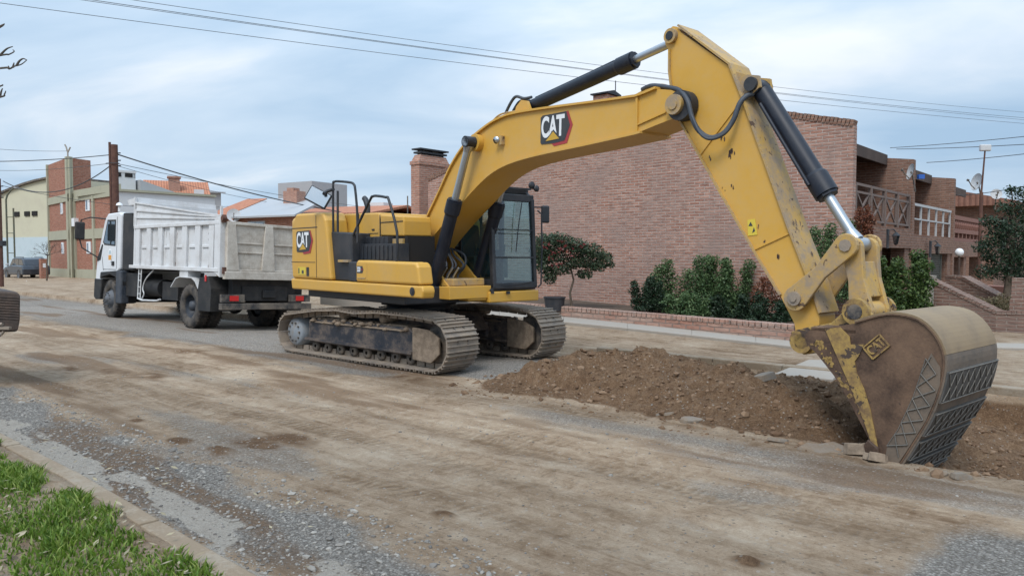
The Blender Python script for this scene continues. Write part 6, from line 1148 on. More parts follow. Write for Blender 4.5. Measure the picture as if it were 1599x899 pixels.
# paint chips on stick side and front flange (real scars with their own outline)
f = MB(); rd = random.Random(77)
for (px, py, sz, n_) in ((1140, 235, .05, 5), (1142, 243, .04, 4), (1127, 217, .045, 3), (1107, 249, .035, 2), (1144, 290, .035, 2), (1131, 300, .02, 2), (1185, 355, .03, 2), (1212, 400, .04, 3), (1238, 470, .05, 3), (1197, 375, .03, 2)):
    q = sdl(px, py, -.166)
    for _ in range(n_):
        cx_, cz_ = q[0]+rd.gauss(0, .02), q[2]+rd.gauss(0, .02); a0 = rd.uniform(0, 3); m_n = 7
        pts = [(cx_+math.cos(a0+k*.9)*sz*.35*rd.uniform(.3, 1), cz_+math.sin(a0+k*.9)*sz*rd.uniform(.3, 1)*.8) for k in range(m_n)]; f.prism(pts, -.1685, -.166)
f.build('paint_chips', 'rust_bucket', sk)
f = MB()
for _ in range(24):
    t_ = rd.uniform(.0, 1)**.7; cx_ = 6.66+(7.42-6.66)*t_; cz_ = 3.21+(1.30-3.21)*t_; yy = rd.uniform(-.15, .15); s_ = rd.uniform(.006, .016)*(1+1.5*t_)
    dv = Vector((.37, 0, -.93)); nv = Vector((.93, 0, .37)); c_ = Vector((cx_+.03, yy, cz_))+nv*.014
    # follow the plate: project on its line
    c_ = Vector((6.615, yy, 3.325)).lerp(Vector((7.35, yy, 1.52)), t_)+nv*.0238
    m_n = 7; ring = [c_+dv*math.cos(k*.9)*s_*rd.uniform(.5, 1.3)+Vector((0, 1, 0))*math.sin(k*.9)*s_*.5*rd.uniform(.4, 1) for k in range(m_n)]
    f.add([p+nv*.002 for p in ring], [tuple(range(m_n))])
f.build('paint_chips', 'rust_bucket', sk)
f = MB(); f.cyl((5.61, -.215, 4.345), (5.61, .215, 4.345), .085, n=24); f.build('top_pin', 'yellow_worn', sk); f = MB(); f.cyl((5.61, -.225, 4.345), (5.61, .225, 4.345), .05, n=20); f.build('pin', 'black_machine', sk)
f = MB(); 
for sy in (-1, 1): f.prism([(6.42, 3.80), (6.56, 3.74), (6.72, 3.70), (6.74, 3.58), (6.62, 3.50), (6.54, 3.45)], sy*.09, sy*.13)
f.build('cylinder_lug', 'yellow_worn', sk)
f = MB(); f.cyl((6.64, -.17, 3.62), (6.64, .17, 3.62), .075, n=22); f.build('pin', 'black_machine', sk)
bc = ram((6.66, 3.60), (7.755, 1.90), .70, .10, .052, 'bucket_cylinder', X_, 0, gl=.22, eye=.12)
f = MB(); f.tube([(6.74, -.125, 3.40), (7.0, -.125, 2.98), (7.30, -.125, 2.50)], .02, 8); f.build('oil_line', 'black_cyl', bc)
# --- linkage
def link(p0, p1, y0, y1, r0, r1, name, mat='yellow_worn', par=X_, w_=.5):
    a, b = Vector((p0[0], 0, p0[1])), Vector((p1[0], 0, p1[1])); d = (b-a).normalized(); n_ = Vector((-d.z, 0, d.x)); L_ = (b-a).length; pts = []
    for k in range(9): q = R(90+180*k/8); pts.append(a+(d*math.cos(q)+n_*math.sin(q))*r0)
    for k in range(9): q = R(-90+180*k/8); pts.append(b+(d*math.cos(q)+n_*math.sin(q))*r1)
    pts.insert(18, a+d*L_*.5+n_*min(r0, r1)*w_); pts.insert(9, a+d*L_*.5-n_*min(r0, r1)*w_)
    f = MB(); f.prism([(p.x, p.z) for p in pts], y0, y1); return f.build(name, mat, par, bevel=.008)
for sy in (-1, 1):
    o = link((7.25, 1.36), (7.755, 1.89), sy*.225, sy*.275, .125, .115, 'idler_link', w_=.62)
    f = MB(); f.cyl((7.25, sy*.275, 1.36), (7.25, sy*.30, 1.36), .07, n=20); f.cyl((7.25, sy*.30, 1.36), (7.25, sy*.315, 1.36), .035, n=6); f.build('pin_cap', 'track_steel', o); f = MB(); f.cyl((7.755, sy*.27, 1.89), (7.755, sy*.29, 1.89), .06, n=8); f.build('pin_cap', 'track_steel', o)
f = MB(); f.cyl((7.755, -.27, 1.89), (7.755, .27, 1.89), .055, n=20); f.cyl((7.25, -.27, 1.36), (7.25, .27, 1.36), .07, n=20); f.build('pin', 'black_dusty', X_)
for sy in (-1, 1): link((7.775, 1.87), (7.875, 1.26), sy*.13, sy*.20, .10, .11, 'bucket_link', w_=.75)
f = MB(); f.prism([(7.77, 1.72), (7.86, 1.74), (7.93, 1.40), (7.83, 1.38)], -.13, .13); f.cyl((7.875, -.20, 1.26), (7.875, .20, 1.26), .10, n=24); f.build('link_web', 'yellow_worn', X_, bevel=.01)
# --- bucket
bk_out = [(7.60, 1.10), (7.87, 1.15), (8.02, 1.185), (8.20, 1.25), (8.345, 1.278), (8.50, 1.262), (8.60, 1.212), (8.685, 1.121), (8.74, 1.009), (8.757, .888), (8.737, .73), (8.696, .568), (8.635, .401), (8.557, .244), (8.48, .09), (8.41, -.04), (8.33, -.20), (8.24, -.36)]
bk_front = [(8.14, -.34), (8.17, .14), (7.98, .46), (7.827, .687), (7.66, .87), (7.56, .95), (7.53, 1.03)]
BW = .60
B0 = MB()
side = bk_out+bk_front
bkr = None
f = MB(); f.prism(side, -BW, -BW+.03); bkr = f.build('bucket', 'rust_bucket', X_)
f = MB(); f.prism(side, BW-.03, BW); f.build('side_plate', 'rust_bucket', bkr)
sh = [(p.x, p.y) for p in smoothpath([(a, b, 0) for a, b in bk_out[2:]], 3)]
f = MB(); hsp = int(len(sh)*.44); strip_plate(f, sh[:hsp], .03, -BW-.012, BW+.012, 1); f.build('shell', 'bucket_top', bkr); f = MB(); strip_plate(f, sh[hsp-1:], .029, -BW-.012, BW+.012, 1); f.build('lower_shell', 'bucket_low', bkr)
f = MB(); strip_plate(f, sh, .012, -BW-.018, -BW+.02, 1); f.build('shell_edge', 'rust_bucket', bkr)
# ears and hubs
for sy in (-1, 1):
    f = MB(); f.prism([(7.20, 1.02), (7.24, .86), (7.34, .80), (7.52, .84), (7.66, .90), (7.82, 1.06), (8.05, 1.17), (8.05, 1.21), (7.98, 1.27), (7.95, 1.36), (7.87, 1.40), (7.78, 1.37), (7.75, 1.27), (7.62, 1.14), (7.38, 1.08)], sy*.205, sy*.255); f.build('ear', 'yellow_scraped', bkr, bevel=.01)
    f = MB(); f.cyl((7.875, sy*.255, 1.265), (7.875, sy*.31, 1.265), .125, n=26); f.build('hub', 'yellow_scraped', bkr, bevel=.008); f = MB(); f.cyl((7.34, sy*.255, .94), (7.34, sy*.31, .94), .12, n=26); hb = f.build('hub', 'yellow_scraped', bkr, bevel=.008)
    f = MB(); f.cyl((7.875, sy*.30, 1.265), (7.875, sy*.318, 1.265), .07, n=20); f.build('pin', 'black_dusty', hb)
f = MB(); f.cyl((7.34, -.31, .94), (7.34, .31, .94), .075, n=22); f.build('pin', 'black_dusty', bkr); f = MB(); f.cyl((7.875, -.3, 1.265), (7.875, .3, 1.265), .07, n=22); f.build('pin', 'black_dusty', bkr)
f = MB(); f.box(7.60, 8.02, -BW, BW, 1.09, 1.12); f.prism([(7.58, .90), (7.58, 1.09), (7.66, 1.11), (8.02, 1.13), (8.02, 1.07)], -.58, -.21); f.prism([(7.58, .90), (7.58, 1.09), (7.66, 1.11), (8.02, 1.13), (8.02, 1.07)], .21, .58); f.build('top_plate', 'rust_bucket', bkr)
# yellow reinforcing rib down the side, narrowing to the tip
f = MB(); f.prism([(7.74, 1.11), (7.88, 1.14), (7.97, 1.06), (7.98, .99), (8.10, 1.0), (8.06, .90), (8.02, .84), (8.04, .74), (8.11, .60), (8.17, .42), (8.22, .20), (8.25, .05), (8.21, .06), (8.12, .30), (7.97, .64)], -BW-.012, -BW-.001); f.build('side_rib', 'yellow_scraped', bkr)
def inpoly(x, z_, pl):
    c = False
    for i in range(len(pl)):
        a, b = pl[i], pl[i-1]
        if (a[1] > z_) != (b[1] > z_) and x < (b[0]-a[0])*(z_-a[1])/(b[1]-a[1])+a[0]: c = not c
    return c
f = MB(); rd = random.Random(9)
for _ in range(150):
    t_ = rd.random(); w_ = rd.gauss(0, .35); cx_ = 7.66+.42*t_+.10*w_; cz_ = 1.02-.62*t_+.07*w_; s_ = rd.uniform(.008, .028)
    if not all(inpoly(cx_-.03+qx, cz_-.05+qz, side) for qx, qz in ((-.035, 0), (.035, 0), (0, -.035), (0, .035))): continue
    pts = [(cx_+math.cos(k*.9)*s_*rd.uniform(.4, 1.3)-.03, cz_+math.sin(k*.9)*s_*rd.uniform(.4, 1.3)-.05) for k in range(7)]; f.prism(pts, -BW-.003, -BW+.001)
f.build('paint_flakes', 'yellow_scraped', bkr)
# embossed maker's mark on the bucket side
oC = sdl(1369, 541, -BW); Xd = Vector((.55, 0, .52)).normalized(); Yd = Vector((-Xd.z, 0, Xd.x))
f = MB(); flatpoly(f, [(-.72, -.5), (.72, -.5), (.72, .5), (-.72, .5)], (oC[0], -BW-.001, oC[2]), Xd, Yd, .145, .006, .0, 1)
for a, b in (((-.66, -.44), (.66, -.44)), ((.66, -.44), (.66, .44)), ((.66, .44), (-.66, .44)), ((-.66, .44), (-.66, -.44))):
    A3 = Vector((oC[0], -BW-.009, oC[2]))+Xd*a[0]*.145+Yd*a[1]*.145; B3 = Vector((oC[0], -BW-.009, oC[2]))+Xd*b[0]*.145+Yd*b[1]*.145; f.bar(A3, B3, .012, .018, upv=(0, 1, 0))
place_text(f, 'CAT', (oC[0], -BW-.011, oC[2]), Xd, Yd, .11, .003, .004, .85, 0); f.build('embossed_mark', ['yellow_scraped', 'rust_bucket'], bkr)
# wear strips and weld lattice on the shell
def shell_pt(u_): 
    L2 = [0]
    for a, b in zip(sh[:-1], sh[1:]): L2.append(L2[-1]+math.hypot(b[0]-a[0], b[1]-a[1]))
    l = u_*L2[-1]
    for i in range(len(sh)-1):
        if l <= L2[i+1]+1e-9:
            q = (l-L2[i])/(L2[i+1]-L2[i]); d = Vector((sh[i+1][0]-sh[i][0], 0, sh[i+1][1]-sh[i][1])).normalized(); return Vector((sh[i][0]+(sh[i+1][0]-sh[i][0])*q, 0, sh[i][1]+(sh[i+1][1]-sh[i][1])*q))+Vector((-d.z, 0, d.x))*.03, Vector((-d.z, 0, d.x))
    return Vector((sh[-1][0], 0, sh[-1][1])), Vector((1, 0, 0))
wp = MB(); wl_ = MB()
for (u0, u1) in ((.44, .555), (.595, .69), (.715, .80), (.82, .89), (.905, .97)):
    k = 5; path = [shell_pt(u0+(u1-u0)*i/k) for i in range(k+1)]
    v = []
    for p, n_ in path: v += [(p.x, -BW-.01, p.z), (p.x, BW+.01, p.z), (p.x+n_.x*.014, BW+.01, p.z+n_.z*.014), (p.x+n_.x*.014, -BW-.01, p.z+n_.z*.014)]
    F = [(i*4+q, i*4+(q+1) % 4, (i+1)*4+(q+1) % 4, (i+1)*4+q) for i in range(k) for q in range(4)]+[(3, 2, 1, 0), (k*4, k*4+1, k*4+2, k*4+3)]; wp.add(v, F)
    def sp(u_, y): p, n_ = shell_pt(u_); return Vector((p.x, y, p.z))+n_*.018
    nd_ = 8
    for j in range(nd_):
        ya = -BW+.02+(2*BW-.04)*j/nd_; yb = -BW+.02+(2*BW-.04)*(j+1)/nd_; um = (u0+u1)/2
        for (c, d_) in (((ya, u0+.008), (yb, u1-.008)), ((ya, u1-.008), (yb, u0+.008))):
            pts = [sp(c[1]+(d_[1]-c[1])*t_/3, c[0]+(d_[0]-c[0])*t_/3) for t_ in range(4)]; wl_.tube(pts, .005, 5)
    for uu in (u0+.003, u1-.003): wl_.tube([sp(uu, -BW+y_*BW*.2) for y_ in range(11)], .006, 5)
wp.build('wear_plate', 'bucket_wear', bkr); wl_.build('weld_bead', 'weld', bkr)
# side wear plate with zigzag weld
f = MB(); outer = [(8.735, .86), (8.735, .73), (8.69, .568), (8.63, .401), (8.55, .244), (8.47, .09), (8.40, -.04), (8.30, -.02)]; inner = [(8.32, .12), (8.42, .30), (8.48, .46), (8.54, .62), (8.58, .80), (8.66, .98)]; f.prism(outer+inner, -BW-.009, -BW-.001); f.build('wear_plate', 'bucket_low', bkr)
f = MB(); N_ = 7
def lerp2(pl, t_): t_ = t_*(len(pl)-1); i = min(int(t_), len(pl)-2); q = t_-i; return (pl[i][0]+(pl[i+1][0]-pl[i][0])*q, pl[i][1]+(pl[i+1][1]-pl[i][1])*q)
oo = [(8.66, .95), (8.72, .75), (8.67, .56), (8.60, .38), (8.52, .22), (8.42, .05)]; ii = [(8.62, .93), (8.57, .74), (8.53, .60), (8.47, .44), (8.41, .29), (8.32, .13)]
for k in range(N_*1):
    a, b = k/N_, (k+1)/N_; P0, P1, Q0, Q1 = lerp2(oo, a), lerp2(oo, b), lerp2(ii, a), lerp2(ii, b)
    for (m1_, m2_) in ((P0, Q1), (Q0, P1)): f.tube([(m1_[0], -BW-.016, m1_[1]), ((m1_[0]+m2_[0])/2, -BW-.017, (m1_[1]+m2_[1])/2), (m2_[0], -BW-.013, m2_[1])], .0055, 5)
f.tube([(x, -BW-.012, z_) for x, z_ in ii], .004, 5)
f.build('weld_bead', 'weld', bkr)
# teeth
for k in range(5):
    y = -BW+.06+k*(2*BW-.12)/4; f = MB(); f.prism([(8.36, -.16), (8.26, -.38), (8.02, -.52), (7.96, -.50), (8.12, -.30), (8.22, -.12)], y-.05, y+.05); f.build('tooth', 'bucket_wear', bkr, bevel=.01)
f = MB(); f.prism([(8.25, .10), (8.16, .16), (8.06, .0), (8.0, -.12), (8.10, -.20), (8.28, -.05)], -BW-.03, -BW+.04); f.build('side_cutter', 'rust_bucket', bkr, bevel=.012)
# --- hoses
def hose(pts, r_, mat='hose', y=-.2): f = MB(); f.tube(smoothpath([sdl(px, py, yy) for px, py, yy in pts], 5), r_, 8); return f.build('hose', mat, X_)
hose([(1003, 140, -.12), (1018, 134, -.15), (1045, 137, -.22), (1062, 142, -.28), (1074, 158, -.33), (1081, 185, -.34), (1092, 205, -.34), (1110, 215, -.32), (1130, 208, -.30), (1145, 188, -.26), (1155, 162, -.22), (1166, 150, -.16), (1176, 147, -.1)], .028)
hose([(1080, 180, -.35), (1094, 209, -.36), (1112, 217, -.34), (1136, 204, -.30), (1150, 172, -.24)], .018)
hose([(995, 148, -.1), (1008, 141, -.12), (1030, 133, -.15), (1046, 136, -.2)], .016, 'yellow_worn')
hose([(790, 176, -.05), (798, 160, -.05), (806, 151, -.05), (818, 154, -.05), (830, 152, -.05)], .022); hose([(801, 174, .02), (810, 160, .02), (820, 156, .02), (828, 158, .02)], .02)
hose([(768, 191, -.12), (778, 181, -.12), (792, 176, -.12), (830, 172, -.12), (858, 171, -.12)], .014, 'yellow_worn'); hose([(1160, 152, -.14), (1170, 148, -.12), (1178, 143, -.1)], .03)
hose([(724, 216, -.30), (730, 214, -.33), (737, 217, -.36), (742, 222, -.40)], .01)
rd = random.Random(12)
for k in range(6):
    x0 = 682+k*7; hose([(x0, 448, -.2+k*.05), (x0+rd.uniform(-6, 6), 430, -.2+k*.05), (x0+10+rd.uniform(-6, 6), 415, -.15+k*.05), (x0+4+rd.uniform(-6, 6), 398, -.1+k*.05), (x0-8+rd.uniform(-5, 8), 388, -.1+k*.04)], .018)
for k in range(3): hose([(684+k*9, 452, -.3), (690+k*9, 432, -.3), (698+k*9, 418, -.3)], .014, 'chrome')
f = MB(); f.box(1.0, 1.5, -.34, .30, 1.30, 1.42); f.cyl((1.03, -.56, 1.17), (1.03, .56, 1.17), .07, n=18); f.build('valve_block', 'yellow_worn', X_, bevel=.02)

# ------------------------------------------------------------------ dump truck (local x forward, y left = towards the camera)
TO = S(-18.08, 8.6); TR = R(2.5); tl_ = Vector((LL.x*math.cos(TR), LL.y*math.cos(TR), -math.sin(TR)))
T = root('dump_truck', TO+tl_*1.24, (TR, 0, ST+math.pi), label='white two axle tipper truck parked behind the excavator', category='truck')
def wheel(x, y, sy, dual, front):
    f = MB(); w_ = .28; R_ = .545
    f.lathe((x, y, .545), (0, sy, 0), [(-w_/2, .30), (-w_/2, R_-.06), (-w_/2+.03, R_-.01), (-w_/2+.06, R_), (w_/2-.06, R_), (w_/2-.03, R_-.01), (w_/2, R_-.06), (w_/2+.005, .42), (w_/2-.01, .30), (w_/2-.06, .285)], 40)
    for k in range(36):
        a = 2*math.pi*k/36; f.obox((x+(R_)*math.cos(a), y, .545+R_*math.sin(a)), (.02, w_*.92, .03), Matrix.Rotation(-a, 3, 'Y'))
    o = f.build('wheel', 'tyre', T); f = MB()
    if front: prof = [(w_/2-.05, .29), (w_/2-.06, .25), (w_/2-.02, .22), (w_/2+.05, .19), (w_/2+.06, .09), (w_/2+.10, .08), (w_/2+.10, .001)]
    else: prof = [(w_/2-.04, .29), (-w_/2+.05, .25), (-w_/2+.02, .14), (-w_/2+.14, .13), (w_/2-.05, .12), (w_/2-.03, .001)]
    f.lathe((x, y, .545), (0, sy, 0), prof, 32); rr_ = .17 if front else .20
    for k in range(10): a = 2*math.pi*k/10; b0 = w_/2+.055 if front else -w_/2+.05; f.cyl((x+rr_*math.cos(a), y+sy*b0, .545+rr_*math.sin(a)), (x+rr_*math.cos(a), y+sy*(b0+.04), .545+rr_*math.sin(a)), .018, n=6)
    f.build('rim', 'rim_grey' if front else 'truck_blue', o)
for sy in (-1, 1):
    wheel(4.88, sy*1.08, sy, False, True)
    wheel(0, sy*1.08, sy, True, False); wheel(0, sy*.74, sy, True, False)
f = MB(); f.box(-1.35, 5.6, -.45, -.33, .75, 1.05); f.box(-1.35, 5.6, .33, .45, .75, 1.05)
for x in (-1.2, -.1, 1.4, 2.8, 4.2): f.box(x, x+.12, -.33, .33, .78, 1.0)
f.cyl((0, -.9, .545), (0, .9, .545), .11, n=16); f.lathe((0, 0, .56), (1, 0, 0), [(-.26, .001), (-.2, .15), (0, .23), (.2, .15), (.3, .06), (.9, .05)], 18); f.cyl((4.88, -.95, .5), (4.88, .95, .5), .07)
f.build('chassis', 'truck_black', T)
# cab
f = MB(); cabp = [(4.30, 1.40), (4.24, 2.96), (4.40, 3.03), (5.20, 3.01), (5.42, 2.86), (5.95, 1.66), (6.03, 1.18), (6.03, 1.02), (5.60, 1.02), (5.52, 1.16), (5.30, 1.26), (4.50, 1.30)]
f.prism(cabp, -1.20, 1.20); cbt = f.build('cab', 'cw_white', T, bevel=.05, seg=3)
f = MB(); f.prism([(5.52, 1.10), (6.07, 1.10), (6.10, .55), (5.96, .48), (5.62, .50), (5.55, .85)], -1.22, 1.22); f.build('bumper', 'truck_black', T, bevel=.03)
f = MB(); f.prism([(4.27, 1.36), (4.27, 1.20), (4.42, 1.02), (4.50, .80), (4.30, .78), (4.20, .85), (4.12, 1.36)], .84, 1.23); f.prism([(4.12, 1.34), (4.3, 1.36), (5.58, 1.30), (5.62, 1.10), (5.45, 1.16), (4.88, 1.24), (4.45, 1.16), (4.2, 1.05)], .84, 1.235); f.prism([(4.27, 1.36), (4.27, 1.20), (4.42, 1.02), (4.50, .80), (4.30, .78), (4.20, .85), (4.12, 1.36)], -1.23, -.84); f.build('front_mudguard', 'truck_black', T, bevel=.02)
f = MB(); f.prism([(4.10, .45), (4.05, 1.05), (4.22, 1.12), (4.32, .85), (4.30, .42)], .8, 1.2); f.build('mud_flap', 'truck_black', T)
for sy in (-1, 1):
    y = sy*1.203; f = MB(); f.prism([(4.60, 2.06), (4.60, 2.82), (5.20, 2.83), (5.50, 2.18), (5.40, 2.10)], y, y+sy*.004); o = f.build('side_window', 'truck_black', T); f = MB(); f.prism([(4.65, 2.10), (4.65, 2.77), (5.17, 2.78), (5.43, 2.2), (5.36, 2.14)], y+sy*.005, y+sy*.008); f.build('pane', 'truck_glass', o)
    f = MB(); f.box(4.50, 4.515, y, y+sy*.003, 1.40, 2.9); f.prism([(5.45, 1.35), (5.56, 1.75), (5.55, 1.76), (5.43, 1.35)], y, y+sy*.003); f.box(4.515, 5.44, y, y+sy*.003, 1.38, 1.392); f.build('door_seam', 'truck_black', cbt)
    f = MB(); f.box(4.66, 4.82, y, y+sy*.02, 1.50, 1.62); f.build('door_handle', 'truck_black', cbt)
    f = MB(); f.prism([(5.66, 1.66), (5.50, 2.10), (5.56, 2.12), (5.92, 1.70), (5.90, 1.62)], y, y+sy*.006); f.build('corner_vane', 'truck_black', cbt)
# windscreen
f = MB(); v = [(5.47, -1.08, 2.80), (5.47, 1.08, 2.80), (5.965, 1.12, 1.70), (5.965, -1.12, 1.70)]; f.add([(x+.02, y, z_+.01) for x, y, z_ in v], [(0, 3, 2, 1)]); f.build('windscreen', 'truck_glass', T)
# emblem on the door
f = MB(); f.prism([(4.97+.15*math.cos(k*.3307), 1.80+.20*math.sin(k*.3307)) for k in range(19)], 1.204, 1.207); f.prism([(4.97-.10, 1.66), (4.97+.10, 1.66), (4.97+.11, 1.80), (4.97-.11, 1.80)], 1.208, 1.210, mi=1); f.prism([(4.97-.10, 1.83), (4.97+.10, 1.83), (4.97+.06, 1.93), (4.97-.06, 1.93)], 1.208, 1.210, mi=2); f.build('door_emblem', ['decal_white', 'decal_orange', 'render_blue'], T)
# mirrors
f = MB(); f.tube([(5.35, 1.2, 2.86), (5.8, 1.45, 2.9), (6.05, 1.62, 2.82), (6.08, 1.66, 2.3), (6.0, 1.6, 2.0), (5.72, 1.25, 1.72)], .02, 8); f.build('mirror_arm', 'truck_black', T)
f = MB(); f.obox((6.03, 1.66, 2.50), (.09, .26, .52), Matrix.Rotation(R(-12), 3, 'Z')); f.build('mirror', 'truck_black', T, bevel=.04, seg=3)
# fairing behind cab
f = MB(); f.prism([(4.20, 1.40), (4.22, 2.99), (4.10, 3.0), (3.66, 2.98), (3.34, 2.05), (3.36, 1.38)], -1.16, 1.16); f.build('side_fairing', 'truck_black', T, bevel=.02)
# underbody: tank, boxes, ladder
f = MB(); f.cyl((2.2, .80, .92), (3.1, .80, .92), .24, n=24); f.box(3.1, 4.1, .5, 1.1, .65, 1.3); f.box(1.2, 2.1, .5, .95, .62, 1.1); f.build('fuel_tank', 'truck_black', T, bevel=.01)
f = MB(); f.box(4.06, 4.46, 1.0, 1.24, .42, 1.36); f.build('step_housing', 'truck_blue', T, bevel=.04)
f = MB()
for x in (2.98, 2.82): f.tube([(x, 1.2, 1.46), (x, 1.22, .62)], .018, 6)
for z_ in (.75, .93, 1.11, 1.29): f.tube([(2.98, 1.21, z_), (2.82, 1.21, z_)], .014, 6)
f.tube(smoothpath([(2.20, 1.15, 1.40), (2.60, 1.18, 1.15), (2.72, 1.2, .9), (2.64, 1.2, .75), (2.76, 1.2, .62)], 4), .018, 6); f.tube([(2.98, 1.22, .62), (2.70, 1.22, .58), (1.85, 1.2, .60), (1.65, 1.2, .64)], .025, 6); f.build('ladder', 'bed_white', T)
# rear mudguards
for sy in (-1, 1):
    y0, y1 = sy*.58, sy*1.24
    f = MB(); strip_plate(f, [(.98, .98), (.72, 1.20), (.52, 1.245), (-.12, 1.235), (-.30, 1.15), (-.46, .98)], .02, min(y0, y1), max(y0, y1), -1); f.build('rear_mudguard', 'bed_white', T)
    f = MB(); f.prism([(-.47, .98), (-.55, 1.25), (-1.0, 1.30), (-1.12, 1.0), (-1.10, .46), (-.50, .46)], min(y0, y1), max(y0, y1)); f.build('mud_flap', 'truck_black', T)
    f = MB(); f.box(.10, .55, min(sy*.9, sy*1.22), max(sy*.9, sy*1.22), 1.25, 1.45); f.build('guard_post', 'bed_white', T)
f = MB(); f.box(-.90, -.84, 1.24, 1.26, 1.17, 1.32); f.build('side_marker', 'red_lens', T)
# tipper body
bd = MB(); bd.prism([(3.26, 1.46), (3.38, 1.46), (3.38, 3.05), (3.26, 3.05)], -1.2, 1.2); bd.box(-1.42, 3.3, -1.16, 1.16, 1.42, 1.52)
for sy in (-1, 1):
    bd.prism([(-1.44, 1.47), (3.30, 1.50), (3.27, 2.58), (-1.44, 2.60)], sy*1.13, sy*1.17)
    bd.prism([(-1.45, 1.40), (3.52, 1.44), (3.52, 1.53), (-1.45, 1.50)], sy*1.12, sy*1.26)
    bd.prism([(-1.45, 2.52), (3.28, 2.52), (3.28, 2.61), (-1.45, 2.61)], sy*1.12, sy*1.25)
    n = 7
    for k in range(n):
        x = -1.05+k*(4.1/(n-1)); wt, wb = .13, .10
        bd.prism([(x-wb, 1.50), (x+wb, 1.50), (x+wt, 2.53), (x-wt, 2.53)], sy*1.17, sy*1.235)
        if k < n-1: xm = x+4.1/(n-1)/2; bd.box(xm-.17, xm+.17, min(sy*1.17, sy*1.20), max(sy*1.17, sy*1.20), 1.98, 2.05)
    bd.prism([(-1.50, 1.28), (-1.24, 1.40), (-1.22, 2.66), (-1.50, 2.70)], sy*1.10, sy*1.245)
bed = bd.build('tipper_body', 'bed_white', T, bevel=.012)
f = MB()
for sy in (1,):
    f.add([(3.38, sy*1.13, 2.61), (-1.42, sy*1.13, 2.61), (-1.42, sy*1.13, 2.72), (3.38, sy*1.13, 3.25)], [(0, 1, 2, 3)])
    f.add([(3.38, sy*1.17, 2.61), (-1.42, sy*1.17, 2.61), (-1.42, sy*1.17, 2.72), (3.38, sy*1.17, 3.25)], [(3, 2, 1, 0)])
    for (za, zb) in ((3.25, 2.72), (3.04, 2.70), (2.84, 2.66)): f.bar((3.38, sy*1.18, za), (-1.42, sy*1.18, zb), .05, .04)
    f.bar((3.36, sy*1.18, 2.6), (3.36, sy*1.18, 3.4), .06, .06); f.bar((-1.42, sy*1.18, 2.6), (-1.42, sy*1.18, 2.95), .06, .05)
f.box(3.30, 3.36, -1.17, 1.17, 3.0, 3.26); f.prism([(3.30, 3.0), (3.36, 3.4), (4.0, 3.35), (3.9, 3.2), (3.36, 3.2)], -1.14, 1.14); f.build('side_board', 'bed_white', T)
f = MB(); 
for k in range(5): a = 2*math.pi*k/5; f.tube([(-.88, 1.172, 2.30), (-.88+.08*math.cos(a), 1.174, 2.30+.09*math.sin(a)), (-.88+.06*math.cos(a+.9), 1.174, 2.30+.13*math.sin(a+.9))], .007, 4)
f.tube([(-.98, 1.174, 2.20), (-.88, 1.174, 2.08), (-.78, 1.174, 2.20)], .007, 4); f.build('stencilled_mark', 'block_grey', T)
tg = MB(); tg.box(-1.56, -1.50, -1.12, 1.12, 1.44, 2.58)
for z_, h_ in ((2.56, .07), (1.44, .07)): tg.box(-1.61, -1.56, -1.12, 1.12, z_-h_/2, z_+h_/2)
for (ya, yb, yc_, yd_) in ((1.12, .92, 1.12, .80), (.14, -.06, .22, -.14), (-1.12, -.98, -1.12, -.82)):
    tg.prism([(ya, 2.55), (yb, 2.55), (yd_, 1.45), (yc_, 1.45)], -1.62, -1.56, 'x')
for z_ in (2.10, 1.88):
    for (ya, yb) in ((.86, .20), (-.12, -.86)): tg.box(-1.585, -1.56, min(ya, yb), max(ya, yb), z_-.02, z_+.02)
tg.box(-1.62, -1.50, -1.16, 1.16, 1.24, 1.42); tg.build('tailgate', 'tail_white', T, bevel=.01)
f = MB(); rd = random.Random(33)
for _ in range(26):
    x = rd.uniform(-1.35, 3.15); z_ = rd.choice([1.56, 2.0, 2.4])+rd.uniform(-.04, .1); L_ = rd.uniform(.05, .22); w2 = rd.uniform(.004, .014)
    f.prism([(x-w2, z_), (x+w2, z_), (x+w2*.3, z_-L_), (x-w2*.2, z_-L_)], 1.1702, 1.1712)
f.build('rust_run', 'rusty_pole', T)
f = MB(); f.cyl((-1.56, 1.14, 2.66), (-1.56, 1.24, 2.66), .06); f.box(-1.58, -1.50, 1.14, 1.22, 2.56, 2.74); f.box(-1.60, -1.52, -1.2, -1.14, 2.5, 2.7); f.box(-1.60, -1.54, 1.12, 1.2, 1.36, 1.52); f.build('hinge', 'rusty_pole', T)
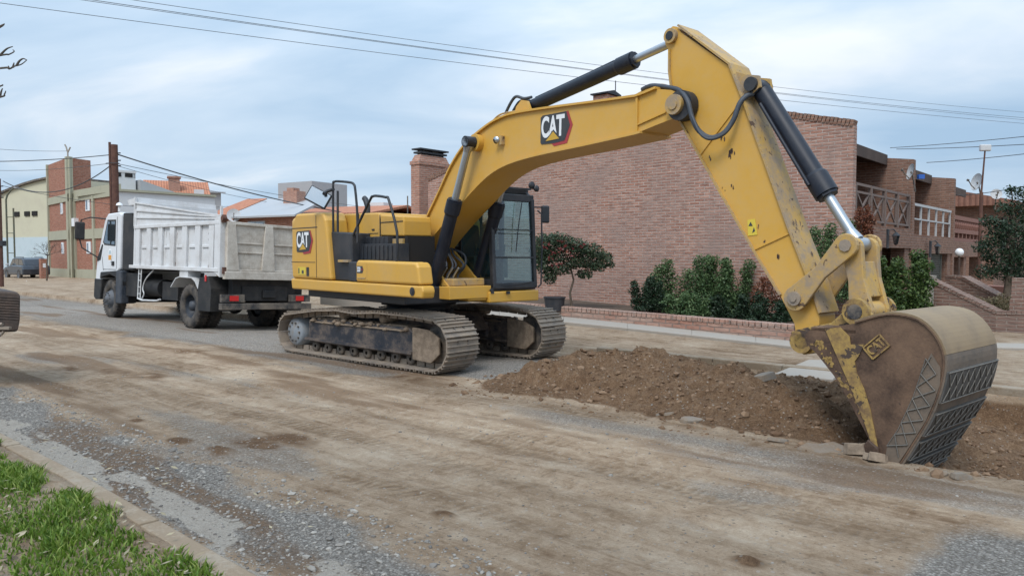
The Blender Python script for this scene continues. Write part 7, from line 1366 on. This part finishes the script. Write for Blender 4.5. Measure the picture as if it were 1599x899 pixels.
# rear underrun bar, plates, lights
f = MB(); f.box(-1.60, -1.46, -1.22, 1.22, .52, .67); f.build('rear_bumper', 'black_dusty', T, bevel=.01, label='dirty grey rear bumper beam')
f = MB(); f.box(-1.45, -1.36, -.6, .62, .72, 1.08); f.box(-1.40, -1.2, -.85, .85, .80, 1.38); f.box(-1.50, -1.45, -.25, .1, .80, .98); f.build('rear_crossmember', 'truck_black', T, bevel=.01)
for sy in (-1, 1):
    f = MB(); f.box(-1.56, -1.47, min(sy*.62, sy*1.2), max(sy*.62, sy*1.2), .70, .88); lo = f.build('light_bar', 'black_dusty', T); f = MB(); f.box(-1.58, -1.56, min(sy*.78, sy*1.0), max(sy*.78, sy*1.0), .73, .85); f.build('tail_light', 'red_lens', lo)

# ------------------------------------------------------------------ loader bucket cut by the left edge
d = 10.0
o = at(-20, 480, d); r = root('loader_bucket', (o.x, o.y, 0), label='dark worn steel bucket of another machine cut by the left edge', category='bucket')
Q = lambda px, py, dd=d: at(px, py, dd)-Vector((o.x, o.y, 0))
f = MB(); A1, A2, A3, A4 = Q(-150, 443), Q(28, 455.5), Q(32, 462), Q(31.5, 500); A5, A6 = Q(28, 518), Q(-150, 524)
dp = Vector((-.78, .9, 0)); pts = [A1, A2, A3, A4, A5, A6]; n = 6
f.add(pts+[p+dp for p in pts], [tuple(range(n)), tuple(range(2*n-1, n-1, -1))]+[(i, n+i, n+(i+1) % n, (i+1) % n) for i in range(n)]); f.build('shell', 'old_blade', r, bevel=.03)
f = MB(); 
for k in range(9): yy = 464+k*4.2; a = Q(-150, yy-9); b = Q(31, yy+1); f.tube([a-Vector((0, .005, 0)), b-Vector((0, .005, 0))], .006, 5)
f.build('rib', 'old_blade', r)
f = MB(); f.bar(Q(-100, 509, d-.1), Q(16, 512, d-.1), .06, .035); f.tube([Q(-60, 560, d-.1), Q(2, 522, d-.1), Q(6, 517, d-.1)], .018, 6); f.tube([Q(-40, 506, d-.12), Q(4, 506, d-.12)], .025, 6); f.build('linkage_bar', 'track_steel', r)
# black planter/bag at the foot of the small tree
p = at(866, 474, 18.3); r = root('black_bin', (p.x, p.y, p.z-.05), label='dark plastic tub at the foot of the flowering tree', category='tub')
f = MB(); f.cyl((0, 0, -.12), (0, 0, .22), .22, .26, 20, caps=False); f.cyl((0, 0, -.1), (0, 0, .0), .2, .2, 20); f.cyl((0, 0, .19), (0, 0, .22), .275, .275, 20); f.build('tub', 'black_machine', r)
